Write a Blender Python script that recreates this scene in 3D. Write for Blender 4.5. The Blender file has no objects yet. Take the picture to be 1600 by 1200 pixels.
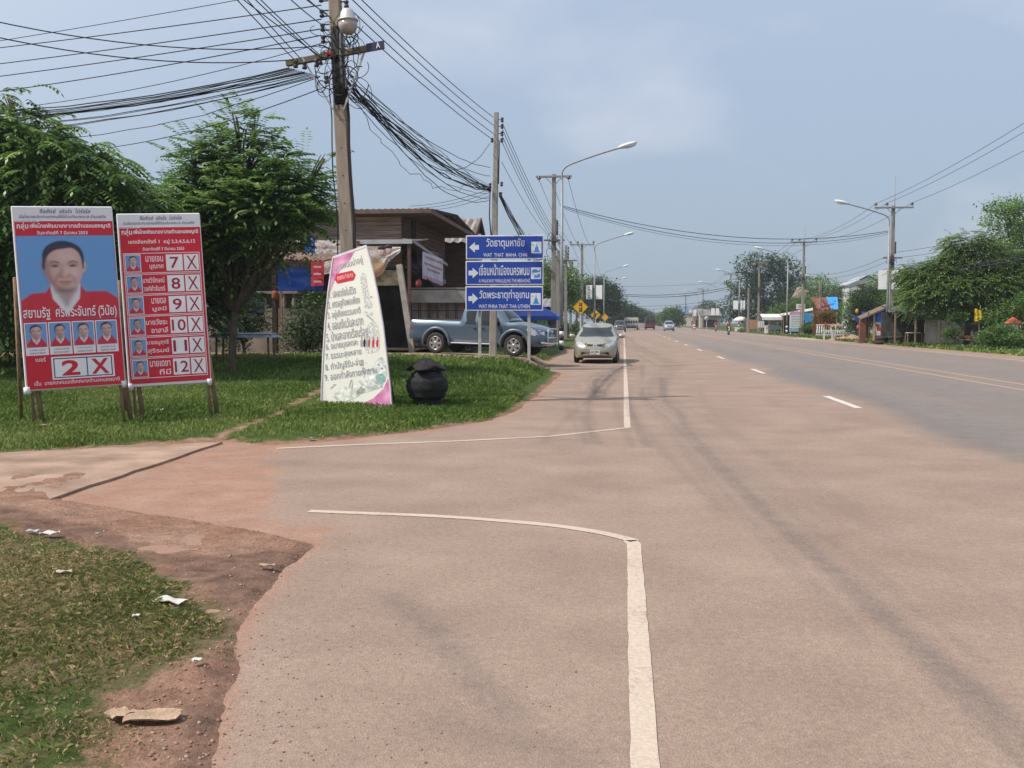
import bpy, math, random
import numpy as np
from mathutils import Vector, Matrix, Euler
from mathutils.geometry import delaunay_2d_cdt, tessellate_polygon
from mathutils.bvhtree import BVHTree
R = math.radians
S = bpy.context.scene
C = S.collection
# ------------------------------------------------------------------ camera
FPX, HZ, VPX, EYE = 1540.0, 503.0, 974.0, 1.55
pitch = math.atan((600-HZ)/FPX); yaw = math.atan((VPX-800)/(FPX/math.cos(pitch)))
cd = bpy.data.cameras.new("camera"); cam = bpy.data.objects.new("camera", cd); C.objects.link(cam)
cam.location = (0, 0, EYE); cam.rotation_euler = (math.pi/2-pitch, 0, yaw)
cd.sensor_width = 36; cd.lens = 36*FPX/1600; cd.clip_end = 5000; cd.clip_start = .05
S.camera = cam
CM = Euler((math.pi/2-pitch, 0, yaw)).to_matrix()
# ------------------------------------------------------------------ sky and sun
SUN_EL, SUN_AZ = 50.0, 204.0        # azimuth counter-clockwise from +X, where the sun stands
sv = Vector((math.cos(R(SUN_EL))*math.cos(R(SUN_AZ)), math.cos(R(SUN_EL))*math.sin(R(SUN_AZ)), math.sin(R(SUN_EL))))
W_ = bpy.data.worlds.new("World"); S.world = W_; W_.use_nodes = True
wn = W_.node_tree.nodes; wl = W_.node_tree.links; wn.clear()
wo = wn.new('ShaderNodeOutputWorld'); bg = wn.new('ShaderNodeBackground')
sky = wn.new('ShaderNodeTexSky'); sky.sky_type = 'NISHITA'; sky.sun_disc = False
sky.sun_elevation = R(SUN_EL); sky.sun_rotation = R(90-SUN_AZ) % (2*math.pi)
sky.air_density = 1.0; sky.dust_density = 3.0; sky.ozone_density = 2.0; sky.altitude = 0
wtc = wn.new('ShaderNodeTexCoord'); wsep = wn.new('ShaderNodeSeparateXYZ')
wl.new(wtc.outputs['Generated'], wsep.inputs[0])
wr = wn.new('ShaderNodeValToRGB'); wl.new(wsep.outputs['Z'], wr.inputs[0])
e = wr.color_ramp.elements     # thick tropical haze: grey blue low down, paler and milkier higher up
e[0].position = 0.0; e[0].color = (3.2, 3.95, 4.8, 1)
e[1].position = .5; e[1].color = (4.9, 5.75, 7.1, 1)
q = wr.color_ramp.elements.new(.08); q.color = (3.4, 4.2, 5.2, 1)
q = wr.color_ramp.elements.new(.22); q.color = (3.85, 4.7, 6.0, 1)
wm = wn.new('ShaderNodeMixRGB'); wm.inputs[0].default_value = .78
wl.new(sky.outputs[0], wm.inputs[1]); wl.new(wr.outputs[0], wm.inputs[2])
# brighter milky air on the sun's side of the sky
dotn = wn.new('ShaderNodeVectorMath'); dotn.operation = 'DOT_PRODUCT'
wl.new(wtc.outputs['Generated'], dotn.inputs[0]); dotn.inputs[1].default_value = sv
wmap = wn.new('ShaderNodeMapRange'); wmap.inputs[1].default_value = .1; wmap.inputs[2].default_value = .95
wmap.inputs[3].default_value = 0; wmap.inputs[4].default_value = .75
wl.new(dotn.outputs['Value'], wmap.inputs[0])
wadd = wn.new('ShaderNodeMixRGB'); wadd.inputs[2].default_value = (8.6, 8.9, 9.5, 1)
wl.new(wmap.outputs[0], wadd.inputs[0]); wl.new(wm.outputs[0], wadd.inputs[1])
# thin soft clouds
wmp = wn.new('ShaderNodeMapping'); wmp.inputs['Scale'].default_value = (1, 1, 2.2)
wl.new(wtc.outputs['Generated'], wmp.inputs[0])
wno = wn.new('ShaderNodeTexNoise'); wno.inputs['Scale'].default_value = 3.4; wno.inputs['Detail'].default_value = 4; wno.inputs['Roughness'].default_value = .5
wl.new(wmp.outputs[0], wno.inputs[0])
wcr = wn.new('ShaderNodeValToRGB'); wcr.color_ramp.elements[0].position = .54; wcr.color_ramp.elements[1].position = .80
wcr.color_ramp.elements[1].color = (.42, .42, .42, 1); wl.new(wno.outputs[0], wcr.inputs[0])
wcl = wn.new('ShaderNodeMixRGB'); wcl.inputs[2].default_value = (6.9, 6.9, 7.5, 1)
wl.new(wcr.outputs[0], wcl.inputs[0]); wl.new(wadd.outputs[0], wcl.inputs[1])
wl.new(wcl.outputs[0], bg.inputs[0]); bg.inputs[1].default_value = .115
wl.new(bg.outputs[0], wo.inputs[0])
sd_ = bpy.data.lights.new("sun", 'SUN'); sd_.energy = 4.4; sd_.angle = R(.9); sd_.color = (1, .93, .82)
sun = bpy.data.objects.new("sun", sd_); C.objects.link(sun); sun.location = (0, 0, 60)
sun.rotation_euler = sv.to_track_quat('Z', 'Y').to_euler()
S.view_settings.view_transform = 'Standard'; S.view_settings.look = 'None'
S.view_settings.exposure = .12; S.view_settings.gamma = 1; S.view_settings.use_curve_mapping = False
S.cycles.max_bounces = 6; S.cycles.transparent_max_bounces = 8
# ------------------------------------------------------------------ where a pixel's ray meets a depth or the ground
def ray(px, py):
    return CM @ Vector(((px-800)/FPX, -(py-600)/FPX, -1))
def W(px, py, d): return Vector((0, 0, EYE)) + ray(px, py)*d
def G(px, py, z=0.0):
    r = ray(px, py); t = (z-EYE)/r.z
    return Vector((r.x*t, r.y*t))
def GX(px, d): w = W(px, HZ, d); return w.x, w.y
# ------------------------------------------------------------------ materials
MATS = {}
def nmat(name, col, rough=.7, metal=0.0, var=.12, scale=4.0, bump=0.0, bscale=60.0, spec=.3, col2=None, detail=4, coat=0.0, stretch=None, alpha=1.0, transl=0.0):
    if name in MATS: return MATS[name]
    m = bpy.data.materials.new(name); MATS[name] = m; m.use_nodes = True
    n = m.node_tree.nodes; l = m.node_tree.links; b = n['Principled BSDF']
    b.inputs['Roughness'].default_value = rough; b.inputs['Metallic'].default_value = metal
    b.inputs['Specular IOR Level'].default_value = spec; b.inputs['Coat Weight'].default_value = coat
    b.inputs['Coat Roughness'].default_value = .05
    tc = n.new('ShaderNodeTexCoord'); src = tc.outputs['Object']
    if stretch:
        mp = n.new('ShaderNodeMapping'); mp.inputs['Scale'].default_value = stretch; l.new(src, mp.inputs[0]); src = mp.outputs[0]
    no = n.new('ShaderNodeTexNoise'); no.inputs['Scale'].default_value = scale; no.inputs['Detail'].default_value = detail
    l.new(src, no.inputs['Vector'])
    cr = n.new('ShaderNodeValToRGB'); l.new(no.outputs[0], cr.inputs[0])
    c1 = tuple(max(0, c*(1-var)) for c in col); c2 = tuple(min(1, c*(1+var)) for c in (col2 or col))
    cr.color_ramp.elements[0].position = .32; cr.color_ramp.elements[1].position = .68
    cr.color_ramp.elements[0].color = (*c1, 1); cr.color_ramp.elements[1].color = (*c2, 1)
    l.new(cr.outputs[0], b.inputs['Base Color'])
    if bump:
        n2 = n.new('ShaderNodeTexNoise'); n2.inputs['Scale'].default_value = bscale; l.new(src, n2.inputs['Vector'])
        bp = n.new('ShaderNodeBump'); bp.inputs['Strength'].default_value = bump; bp.inputs['Distance'].default_value = .02
        l.new(n2.outputs[0], bp.inputs['Height']); l.new(bp.outputs[0], b.inputs['Normal'])
    if transl:
        tr = n.new('ShaderNodeBsdfTranslucent'); l.new(cr.outputs[0], tr.inputs[0])
        mx = n.new('ShaderNodeMixShader'); mx.inputs[0].default_value = transl
        l.new(b.outputs[0], mx.inputs[1]); l.new(tr.outputs[0], mx.inputs[2])
        l.new(mx.outputs[0], n['Material Output'].inputs[0])
    return m
def leafmat(name, c1, c2, c3, transl=.3, rough=.5):
    """leaf colours picked per leaf from the attribute 'tint'"""
    if name in MATS: return MATS[name]
    m = bpy.data.materials.new(name); MATS[name] = m; m.use_nodes = True
    n = m.node_tree.nodes; l = m.node_tree.links; b = n['Principled BSDF']
    b.inputs['Roughness'].default_value = rough; b.inputs['Specular IOR Level'].default_value = .35
    at = n.new('ShaderNodeAttribute'); at.attribute_name = 'tint'
    cr = n.new('ShaderNodeValToRGB'); l.new(at.outputs['Fac'], cr.inputs[0])
    cr.color_ramp.elements[0].color = (*c1, 1); cr.color_ramp.elements[1].color = (*c3, 1)
    q = cr.color_ramp.elements.new(.5); q.color = (*c2, 1)
    l.new(cr.outputs[0], b.inputs['Base Color'])
    tr = n.new('ShaderNodeBsdfTranslucent'); l.new(cr.outputs[0], tr.inputs[0])
    mx = n.new('ShaderNodeMixShader'); mx.inputs[0].default_value = transl
    l.new(b.outputs[0], mx.inputs[1]); l.new(tr.outputs[0], mx.inputs[2]); l.new(mx.outputs[0], n['Material Output'].inputs[0])
    return m
# ------------------------------------------------------------------ mesh collecting
TM = {}
def tag(o, label=None, cat=None, group=None, kind=None):
    if label: o['label'] = label
    if cat: o['category'] = cat
    if group: o['group'] = group
    if kind: o['kind'] = kind
    return o
def thing(name, label, cat, loc=(0, 0, 0), rot=(0, 0, 0), group=None):
    o = bpy.data.objects.new(name, None); C.objects.link(o); o.empty_display_size = .2
    o.location = loc; o.rotation_euler = rot
    TM[o] = Matrix.Translation(Vector(loc)) @ Euler(rot).to_matrix().to_4x4()
    return tag(o, label, cat, group)
def copy_tree(o, parent=None, loc=None, rot=None):
    c = o.copy(); C.objects.link(c)
    if parent: c.parent = parent
    if loc is not None: c.location = loc
    if rot is not None: c.rotation_euler = rot
    for ch in o.children: copy_tree(ch, c)
    return c
class MB:
    def __init__(s): s.v = []; s.f = []; s.m = []; s.s = []
    def add(s, vs, fs, mi=0, sm=False, M=None):
        k = len(s.v)
        for v in vs: s.v.append((M @ Vector(v)) if M is not None else Vector(v))
        for f in fs: s.f.append([i+k for i in f]); s.m.append(mi); s.s.append(sm)
        return s
    def box(s, c, d, mi=0, rot=None, M=None, bev=0):
        x, y, z = d[0]/2, d[1]/2, d[2]/2
        T = Matrix.Translation(Vector(c)) @ (Euler(rot).to_matrix().to_4x4() if rot else Matrix())
        if M is not None: T = M @ T
        if bev:
            b = min(bev, x*.9, y*.9, z*.9); vs = []
            for sx in (-1, 1):
                for sy in (-1, 1):
                    for sz in (-1, 1):
                        vs += [(sx*x, sy*(y-b), sz*(z-b)), (sx*(x-b), sy*y, sz*(z-b)), (sx*(x-b), sy*(y-b), sz*z)]
            import itertools
            idx = {}
            k = 0
            for sx in (-1, 1):
                for sy in (-1, 1):
                    for sz in (-1, 1): idx[sx, sy, sz] = k; k += 3
            fs = []
            for a in range(3):
                for sg in (-1, 1):
                    q = []
                    o = [(-1, -1), (1, -1), (1, 1), (-1, 1)]
                    for u, w_ in o:
                        t = [0, 0, 0]; t[a] = sg; t[(a+1) % 3] = u; t[(a+2) % 3] = w_
                        q.append(idx[tuple(t)]+a)
                    if sg < 0: q.reverse()
                    fs.append(q)
            for a in range(3):
                b1, b2 = (a+1) % 3, (a+2) % 3
                for s1 in (-1, 1):
                    for s2 in (-1, 1):
                        t0 = [0, 0, 0]; t0[b1] = s1; t0[b2] = s2; t1 = list(t0); t0[a] = -1; t1[a] = 1
                        fs.append([idx[tuple(t0)]+b1, idx[tuple(t1)]+b1, idx[tuple(t1)]+b2, idx[tuple(t0)]+b2])
            for t, k in idx.items(): fs.append([k, k+1, k+2])
            return s.add(vs, fs, mi, False, T)
        vs = [(-x, -y, -z), (x, -y, -z), (x, y, -z), (-x, y, -z), (-x, -y, z), (x, -y, z), (x, y, z), (-x, y, z)]
        return s.add(vs, [(0, 3, 2, 1), (4, 5, 6, 7), (0, 1, 5, 4), (1, 2, 6, 5), (2, 3, 7, 6), (3, 0, 4, 7)], mi, False, T)
    def bar(s, a, b, w, h=None, mi=0, w2=None):
        """square-section bar between two points"""
        return s.tube([a, b], [w*.7071, (w2 or w)*.7071], 4, mi, False, sq=True, asp=(h or w)/w)
    def tube(s, pts, r, n=8, mi=0, sm=True, caps=True, sq=False, asp=1.0, closed=False):
        pts = [Vector(p) for p in pts]; k = len(pts)
        if not isinstance(r, (list, tuple)): r = [r]*k
        up = Vector((0, 0, 1)); prev = None; vs = []
        for i, p in enumerate(pts):
            t = (pts[min(i+1, k-1)]-pts[max(i-1, 0)])
            if t.length < 1e-9: t = Vector((0, 0, 1))
            t.normalize()
            if prev is None:
                a = up if abs(t.z) < .95 else Vector((0, 1, 0))
                u = t.cross(a).normalized()
            else:
                u = (prev-t*prev.dot(t)); u = u.normalized() if u.length > 1e-6 else prev
            prev = u; w_ = u.cross(t).normalized()
            for j in range(n):
                an = 2*math.pi*(j+(.5 if sq else 0))/n
                vs.append(p+u*math.cos(an)*r[i]+w_*math.sin(an)*r[i]*asp)
        fs = [(i*n+j, i*n+(j+1) % n, (i+1)*n+(j+1) % n, (i+1)*n+j) for i in range(k-1) for j in range(n)]
        if caps: fs += [tuple(range(n-1, -1, -1)), tuple(range((k-1)*n, k*n))]
        return s.add(vs, fs, mi, sm)
    def lathe(s, prof, n=16, c=(0, 0, 0), mi=0, sm=True, M=None, ax='z', caps=True):
        vs = []
        for r, z in prof:
            for j in range(n):
                a = 2*math.pi*j/n; p = (r*math.cos(a), r*math.sin(a), z)
                if ax == 'y': p = (p[0], p[2], p[1])
                if ax == 'x': p = (p[2], p[0], p[1])
                vs.append(Vector(p)+Vector(c))
        k = len(prof)
        fs = [(i*n+j, i*n+(j+1) % n, (i+1)*n+(j+1) % n, (i+1)*n+j) for i in range(k-1) for j in range(n)]
        if caps:
            if prof[0][0] > 1e-6: fs.append(tuple(range(n-1, -1, -1)))
            if prof[-1][0] > 1e-6: fs.append(tuple(range((k-1)*n, k*n)))
        return s.add(vs, fs, mi, sm, M)
    def ell(s, c, r, mi=0, n=12, k=8, M=None, noise=0, rng=None):
        prof = []; vs = []; rng = rng or random.Random(3)
        for i in range(k+1):
            th = math.pi*i/k
            for j in range(n):
                a = 2*math.pi*j/n; q = 1+noise*(rng.random()-.5) if 0 < i < k else 1
                vs.append((c[0]+r[0]*q*math.sin(th)*math.cos(a), c[1]+r[1]*q*math.sin(th)*math.sin(a), c[2]-r[2]*q*math.cos(th)))
        fs = [(i*n+j, i*n+(j+1) % n, (i+1)*n+(j+1) % n, (i+1)*n+j) for i in range(k) for j in range(n)]
        return s.add(vs, fs, mi, True, M)
    def poly(s, pts, mi=0): return s.add(pts, [tuple(range(len(pts)))], mi)
    def slab(s, quad, t, mi=0, nrm=None):
        """thick sheet from a planar outline: pts in order, thickness t along its normal"""
        p = [Vector(q) for q in quad]; n_ = nrm or (p[1]-p[0]).cross(p[2]-p[0]).normalized(); n_ = Vector(n_)
        k = len(p); vs = p+[q-n_*t for q in p]
        fs = [tuple(range(k)), tuple(range(2*k-1, k-1, -1))]+[(i, i+k, (i+1) % k+k, (i+1) % k) for i in range(k)]
        return s.add(vs, fs, mi)
    # flat print, in the plane x (right), z (up), looking out along -y; layer lifts it
    def rect(s, u0, v0, u1, v1, ly=0.0, mi=0): return s.add([(u0, -ly, v0), (u1, -ly, v0), (u1, -ly, v1), (u0, -ly, v1)], [(0, 1, 2, 3)], mi)
    def shape(s, pts, ly=0.0, mi=0):
        v = [Vector((p[0], -ly, p[1])) for p in pts]
        fs = tessellate_polygon([v]); out = []
        for f in fs:
            a, b, c = (v[i] for i in f)
            out.append(tuple(f) if (b-a).cross(c-a).y < 0 else tuple(reversed(f)))
        return s.add(v, out, mi)
    def text(s, t, u, v, w, h, ly=0.0, mi=0, bold=0.0, rot=0.0, skew=0.0):
        """lettering t fitted into a box of w x h whose lower left corner is u, v"""
        vs, fs = text_geo(t, bold)
        x0 = min(p[0] for p in vs); x1 = max(p[0] for p in vs); y0 = min(p[1] for p in vs); y1 = max(p[1] for p in vs)
        sx = w/(x1-x0) if w else h/(y1-y0); sy = h/(y1-y0); cr, sr = math.cos(rot), math.sin(rot); o = []
        for p in vs:
            a, b = (p[0]-x0)*sx, (p[1]-y0)*sy; a += b*skew
            o.append((u+a*cr-b*sr, -ly, v+a*sr+b*cr))
        return s.add(o, fs, mi)
    def build(s, name, mats, parent=None, world=False, M=None):
        if not isinstance(mats, (list, tuple)): mats = [mats]
        T = M
        if world and parent is not None: T = TM[parent].inverted()
        vs = [tuple(T @ v) for v in s.v] if T is not None else [tuple(v) for v in s.v]
        me = bpy.data.meshes.new(name); me.from_pydata(vs, [], s.f); 
        for m in mats: me.materials.append(m)
        me.polygons.foreach_set('material_index', s.m); me.polygons.foreach_set('use_smooth', s.s); me.update()
        o = bpy.data.objects.new(name, me); C.objects.link(o)
        if parent is not None: o.parent = parent; TM[o] = TM[parent]
        else: TM[o] = Matrix()
        return o
TXT = {}
def text_geo(t, bold):
    if (t, bold) in TXT: return TXT[t, bold]
    c = bpy.data.curves.new('t', 'FONT'); c.body = t; c.resolution_u = 3; c.offset = bold
    o = bpy.data.objects.new('t', c); C.objects.link(o); bpy.context.view_layer.update()
    me = o.evaluated_get(bpy.context.evaluated_depsgraph_get()).to_mesh()
    vs = [(v.co.x, v.co.y) for v in me.vertices]; fs = [tuple(p.vertices) for p in me.polygons]
    out = []
    for f in fs:   # face them all out along -y
        a = sum(vs[f[i]][0]*vs[f[(i+1) % len(f)]][1]-vs[f[(i+1) % len(f)]][0]*vs[f[i]][1] for i in range(len(f)))
        out.append(f if a > 0 else tuple(reversed(f)))
    bpy.data.objects.remove(o); bpy.data.curves.remove(c)
    if not vs: vs = [(0, 0), (1, 0), (1, 1)]; out = []
    TXT[t, bold] = (vs, out); return vs, out
def npmesh(name, v, f, mats, attrs=None, parent=None, smooth=False):
    me = bpy.data.meshes.new(name); v = np.asarray(v, np.float32); f = np.asarray(f, np.int32); k = f.shape[1]
    me.vertices.add(len(v)); me.vertices.foreach_set('co', v.ravel())
    me.loops.add(f.size); me.loops.foreach_set('vertex_index', f.ravel())
    me.polygons.add(len(f)); me.polygons.foreach_set('loop_start', np.arange(0, f.size, k, dtype=np.int32))
    me.polygons.foreach_set('loop_total', np.full(len(f), k, np.int32))
    if smooth: me.polygons.foreach_set('use_smooth', np.ones(len(f), bool))
    for m in (mats if isinstance(mats, (list, tuple)) else [mats]): me.materials.append(m)
    for a, val in (attrs or {}).items():
        t = me.attributes.new(a, 'FLOAT', 'POINT'); t.data.foreach_set('value', np.asarray(val, np.float32))
    me.update(); me.validate()
    o = bpy.data.objects.new(name, me); C.objects.link(o)
    if parent is not None: o.parent = parent; TM[o] = TM[parent]
    else: TM[o] = Matrix()
    return o
def smooth_loop(pts, n=6, closed=True):
    out = []; k = len(pts)
    for i in range(k if closed else k-1):
        p = [pts[(i+j) % k] if closed else pts[min(max(i+j, 0), k-1)] for j in (-1, 0, 1, 2)]
        for q in range(n):
            t = q/n; t2 = t*t; t3 = t2*t
            out.append(tuple(.5*((2*p[1][a])+(-p[0][a]+p[2][a])*t+(2*p[0][a]-5*p[1][a]+4*p[2][a]-p[3][a])*t2+(-p[0][a]+3*p[1][a]-3*p[2][a]+p[3][a])*t3) for a in range(len(p[0]))))
    if not closed: out.append(tuple(pts[-1]))
    return out
# ------------------------------------------------------------------ numpy noise and distances
_rs = np.random.RandomState(11); _tab = _rs.rand(256, 256)
def vnoise(x, y, s=1.0, o=0.0):
    x = np.asarray(x)*s+o+1000; y = np.asarray(y)*s+o*1.7+1000
    xi = np.floor(x).astype(int); yi = np.floor(y).astype(int); fx = x-xi; fy = y-yi
    fx = fx*fx*(3-2*fx); fy = fy*fy*(3-2*fy)
    a = _tab[xi % 256, yi % 256]; b = _tab[(xi+1) % 256, yi % 256]; c = _tab[xi % 256, (yi+1) % 256]; d = _tab[(xi+1) % 256, (yi+1) % 256]
    return (a*(1-fx)+b*fx)*(1-fy)+(c*(1-fx)+d*fx)*fy
def fbm(x, y, s=1.0, o=0.0): return (vnoise(x, y, s, o)+.5*vnoise(x, y, s*2.1, o+7)+.25*vnoise(x, y, s*4.3, o+13))/1.75
def sst(a, b, x): t = np.clip((np.asarray(x)-a)/(b-a), 0, 1); return t*t*(3-2*t)
def sdpoly(P, X, Y):
    X = np.asarray(X, float); Y = np.asarray(Y, float)
    d = np.full(X.shape, 1e18); ins = np.zeros(X.shape, bool); n = len(P)
    for i in range(n):
        x0, y0 = P[i]; x1, y1 = P[(i+1) % n]; ex, ey = x1-x0, y1-y0
        t = np.clip(((X-x0)*ex+(Y-y0)*ey)/(ex*ex+ey*ey+1e-12), 0, 1)
        d = np.minimum(d, (X-x0-t*ex)**2+(Y-y0-t*ey)**2)
        c = (y0 > Y) != (y1 > Y)
        with np.errstate(divide='ignore', invalid='ignore'):
            ins ^= c & (X < ex*(Y-y0)/(ey if abs(ey) > 1e-12 else 1e-12)+x0)
    d = np.sqrt(d); return np.where(ins, d, -d)
def dline(P, X, Y):
    X = np.asarray(X, float); d = np.full(X.shape, 1e18)
    for (x0, y0), (x1, y1) in zip(P[:-1], P[1:]):
        ex, ey = x1-x0, y1-y0; t = np.clip(((X-x0)*ex+(Y-y0)*ey)/(ex*ex+ey*ey+1e-12), 0, 1)
        d = np.minimum(d, (X-x0-t*ex)**2+(Y-y0-t*ey)**2)
    return np.sqrt(d)
# ================================================================== the ground and the road
def GP(*pp): return [tuple(G(x, y)) for x, y in pp]
PAVED = [(-1.4, -30)] + GP((300, 1330), (322, 1200), (350, 1110), (375, 1000), (400, 940), (440, 890), (492, 852), (440, 838), (300, 812), (170, 797), (60, 790), (85, 772),
        (345, 690), (425, 696), (520, 689), (640, 676), (760, 659), (805, 644), (832, 624), (856, 603), (880, 583)) + \
        [(-2.55, 31.5), (-2.75, 34), (-2.9, 40), (-2.75, 60), (-2.9, 120), (-3.0, 420), (17.3, 420), (17.0, 120), (16.9, 80), (17.6, 50), (17.8, 30), (17.8, -30)]
GA = GP((-500, 830), (0, 838), (60, 846), (130, 858), (215, 866), (255, 905), (300, 935), (345, 955), (372, 975), (345, 1010),
        (330, 1040), (250, 1062), (190, 1085), (165, 1120), (178, 1160), (150, 1205), (120, 1400), (-500, 1400))
GB = GP((-600, 728), (0, 708), (150, 700), (250, 692), (330, 686), (400, 693), (520, 687), (640, 675), (760, 657), (800, 642),
        (828, 622), (850, 603), (874, 582)) + [(-2.9, 30.0), (-4.2, 31.0), (-6.5, 31.3), (-9, 31), (-14, 28.5), (-24, 28), (-40, 28), (-60, 10)]
GC = [(-3.0, 37.6), (-3.1, 60), (-3.2, 420), (-60, 420), (-60, 50), (-12, 50), (-5.5, 38.5)]
GD = [(17.9, -30), (18.0, 30), (17.9, 50), (17.2, 80), (17.3, 120), (17.5, 420), (90, 420), (90, -30)]
MUD = GP((-300, 790), (0, 812), (150, 830), (250, 858), (330, 872), (430, 862), (490, 862), (462, 900), (420, 935), (385, 960), (340, 950), (270, 905), (215, 868), (0, 838), (-300, 838))
TRACK = GP((300, 700), (350, 684), (430, 655), (500, 626), (570, 598), (620, 580))
def gh(x, y):
    x = np.asarray(x, float); y = np.asarray(y, float)
    sd = sdpoly(PAVED, x, y); out = -sd
    h = np.clip(out*.22, -.07, .014)+(fbm(x, y, 2.2)-.5)*.05*sst(-.35, .3, out)*sst(2.2, .6, out)+(fbm(x, y, 3.0)-.5)*.016*sst(-.2, .6, out)+(fbm(x, y, 11)-.5)*.012*sst(-.3, .1, out)
    gb = np.maximum(sdpoly(GB, x, y), sdpoly(GC, x, y)); gd = sdpoly(GD, x, y)
    h = h+np.clip(gb*.22, 0, .05)+np.clip(gd*.1, 0, .04)+np.clip(sdpoly(GA, x, y)*.1, 0, .025)
    o = sst(0.0, .6, out)
    for _q in ((30, 800), (-60, 830), (-160, 860)): _g = G(*_q); h = h+.055*np.exp(-(((x-_g.x)**2+(y-_g.y)**2)/.45))
    h = h+o*.34*sst(2.2, 3.4, -x)*np.exp(-((y-32)/8.0)**2)
    h = h+o*.12*sst(3.6, 7.0, -x)*sst(13, 19, y)*sst(80, 40, y)
    h = h+(fbm(x, y, .35, 5)-.5)*.10*sst(.5, 3, out)
    return h
def gz(x, y): return float(gh(np.array([x]), np.array([y]))[0])
# fine polar grid centred under the photographer: small cells near, large far
va = math.pi/2+yaw
ang = np.concatenate([np.linspace(-48, 48, 440), np.linspace(52, 308, 58)]); ang = va-np.radians(ang)
rad = np.concatenate([[.4, .9, 1.4, 1.9, 2.3], np.geomspace(2.6, 950, 520)])
AA, RR = np.meshgrid(ang, rad); PX_, PY_ = RR*np.cos(AA), RR*np.sin(AA); nr, na = AA.shape
idx = np.arange(nr*na).reshape(nr, na); nx = np.roll(idx, -1, 1)
faces = np.stack([idx[:-1], idx[1:], nx[1:], nx[:-1]], -1).reshape(-1, 4)
X = PX_.ravel(); Y = PY_.ravel()
Hh = gh(X, Y)
grass_sd = np.maximum.reduce([sdpoly(GA, X, Y), sdpoly(GB, X, Y), sdpoly(GC, X, Y), sdpoly(GD, X, Y)])
track = dline(TRACK, X, Y)
grass_a = np.clip(.5+np.minimum(grass_sd, (track-.05))*1.2, 0, 1)
grass_a = np.where((Y > 420) | (X < -22) | (X > 60) | ((X < -14) & (Y > 36)), 1, grass_a)
_sd = sdpoly(PAVED, X, Y); mud_shade_a = np.clip(.5+sdpoly(MUD, X, Y)*2.0, 0, 1); mud_shade_a = np.maximum(mud_shade_a, np.where((X < 0), .60*np.exp(-((_sd+.05)/.13)**2)*sst(7.2, 6.4, Y), 0)); mud_shade_a = np.maximum(mud_shade_a, np.where((X < 0) & (Y < 30), .60*np.exp(-((_sd+.05)/.10)**2)*sst(12.3, 12.9, Y), 0))  # besides the mud, paints a thin shadow along the crumbled asphalt edge
dry_a = np.clip(.5+sdpoly(GA, X, Y)*1.2, 0, 1)*sst(.9, .2, np.abs(fbm(X, Y, 1.1, 3)-.35)*4-(Y < 6.2)*.5)
# ---- ground material
def attr(n, name): a = n.new('ShaderNodeAttribute'); a.attribute_name = name; return a.outputs['Fac']
def mixc(n, l, fac, a, b, typ='MIX'):
    m = n.new('ShaderNodeMixRGB'); m.blend_type = typ
    for i, v in ((0, fac), (1, a), (2, b)):
        if isinstance(v, (int, float)): m.inputs[i].default_value = v
        elif isinstance(v, tuple): m.inputs[i].default_value = (*v, 1)
        else: l.new(v, m.inputs[i])
    return m.outputs[0]
def math_(n, l, op, a, b=0.0, c=None):
    m = n.new('ShaderNodeMath'); m.operation = op
    for i, v in enumerate((a, b) if c is None else (a, b, c)):
        if isinstance(v, (int, float)): m.inputs[i].default_value = v
        else: l.new(v, m.inputs[i])
    return m.outputs[0]
def noise(n, l, vec, scale, detail=4, rough=.55, sc=None):
    if sc:
        mp = n.new('ShaderNodeMapping'); mp.inputs['Scale'].default_value = sc; l.new(vec, mp.inputs[0]); vec = mp.outputs[0]
    t = n.new('ShaderNodeTexNoise'); t.inputs['Scale'].default_value = scale; t.inputs['Detail'].default_value = detail
    t.inputs['Roughness'].default_value = rough; l.new(vec, t.inputs['Vector']); return t.outputs[0]
def ramp(n, l, f, *st):
    r = n.new('ShaderNodeValToRGB'); l.new(f, r.inputs[0]); el = r.color_ramp.elements
    for i, (p, c) in enumerate(st):
        q = el[i] if i < 2 else el.new(p)
        q.position = p; q.color = (*c, 1) if isinstance(c, tuple) else (c, c, c, 1)
    return r.outputs[0]
gm = bpy.data.materials.new("earth and grass"); gm.use_nodes = True
n = gm.node_tree.nodes; l = gm.node_tree.links; b = n['Principled BSDF']; b.inputs['Roughness'].default_value = .95; b.inputs['Specular IOR Level'].default_value = .1
tc = n.new('ShaderNodeTexCoord').outputs['Object']
dirt = ramp(n, l, noise(n, l, tc, 1.3, 6, .6), (.3, (.23, .118, .078)), (.7, (.34, .215, .16)), (.5, (.28, .165, .118)))
dirt = mixc(n, l, .6, dirt, ramp(n, l, noise(n, l, tc, 7, 8, .8), (.34, .25), (.66, .74)), 'OVERLAY')
fine = noise(n, l, tc, 45, 5, .7)
dirt = mixc(n, l, .55, dirt, ramp(n, l, fine, (.3, .25), (.72, .8)), 'OVERLAY')
mud_shade_c = ramp(n, l, noise(n, l, tc, 6, 6, .65), (.3, (.105, .062, .047)), (.7, (.27, .165, .125)))
mud_shade_f = ramp(n, l, math_(n, l, 'ADD', attr(n, 'mud'), math_(n, l, 'MULTIPLY', math_(n, l, 'SUBTRACT', noise(n, l, tc, 4, 5), .5), .9)), (.36, 0.0), (.72, 1.0))  # mask holds real mud plus the painted edge shadow
dirt = mixc(n, l, mud_shade_f, dirt, mud_shade_c)
grc = ramp(n, l, noise(n, l, tc, 9, 6, .65), (.3, (.03, .05, .012)), (.72, (.095, .135, .035)))
dryc = ramp(n, l, noise(n, l, tc, 16, 6, .7), (.3, (.075, .06, .03)), (.7, (.25, .18, .11)))
grc = mixc(n, l, attr(n, 'dry'), grc, dryc)
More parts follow.
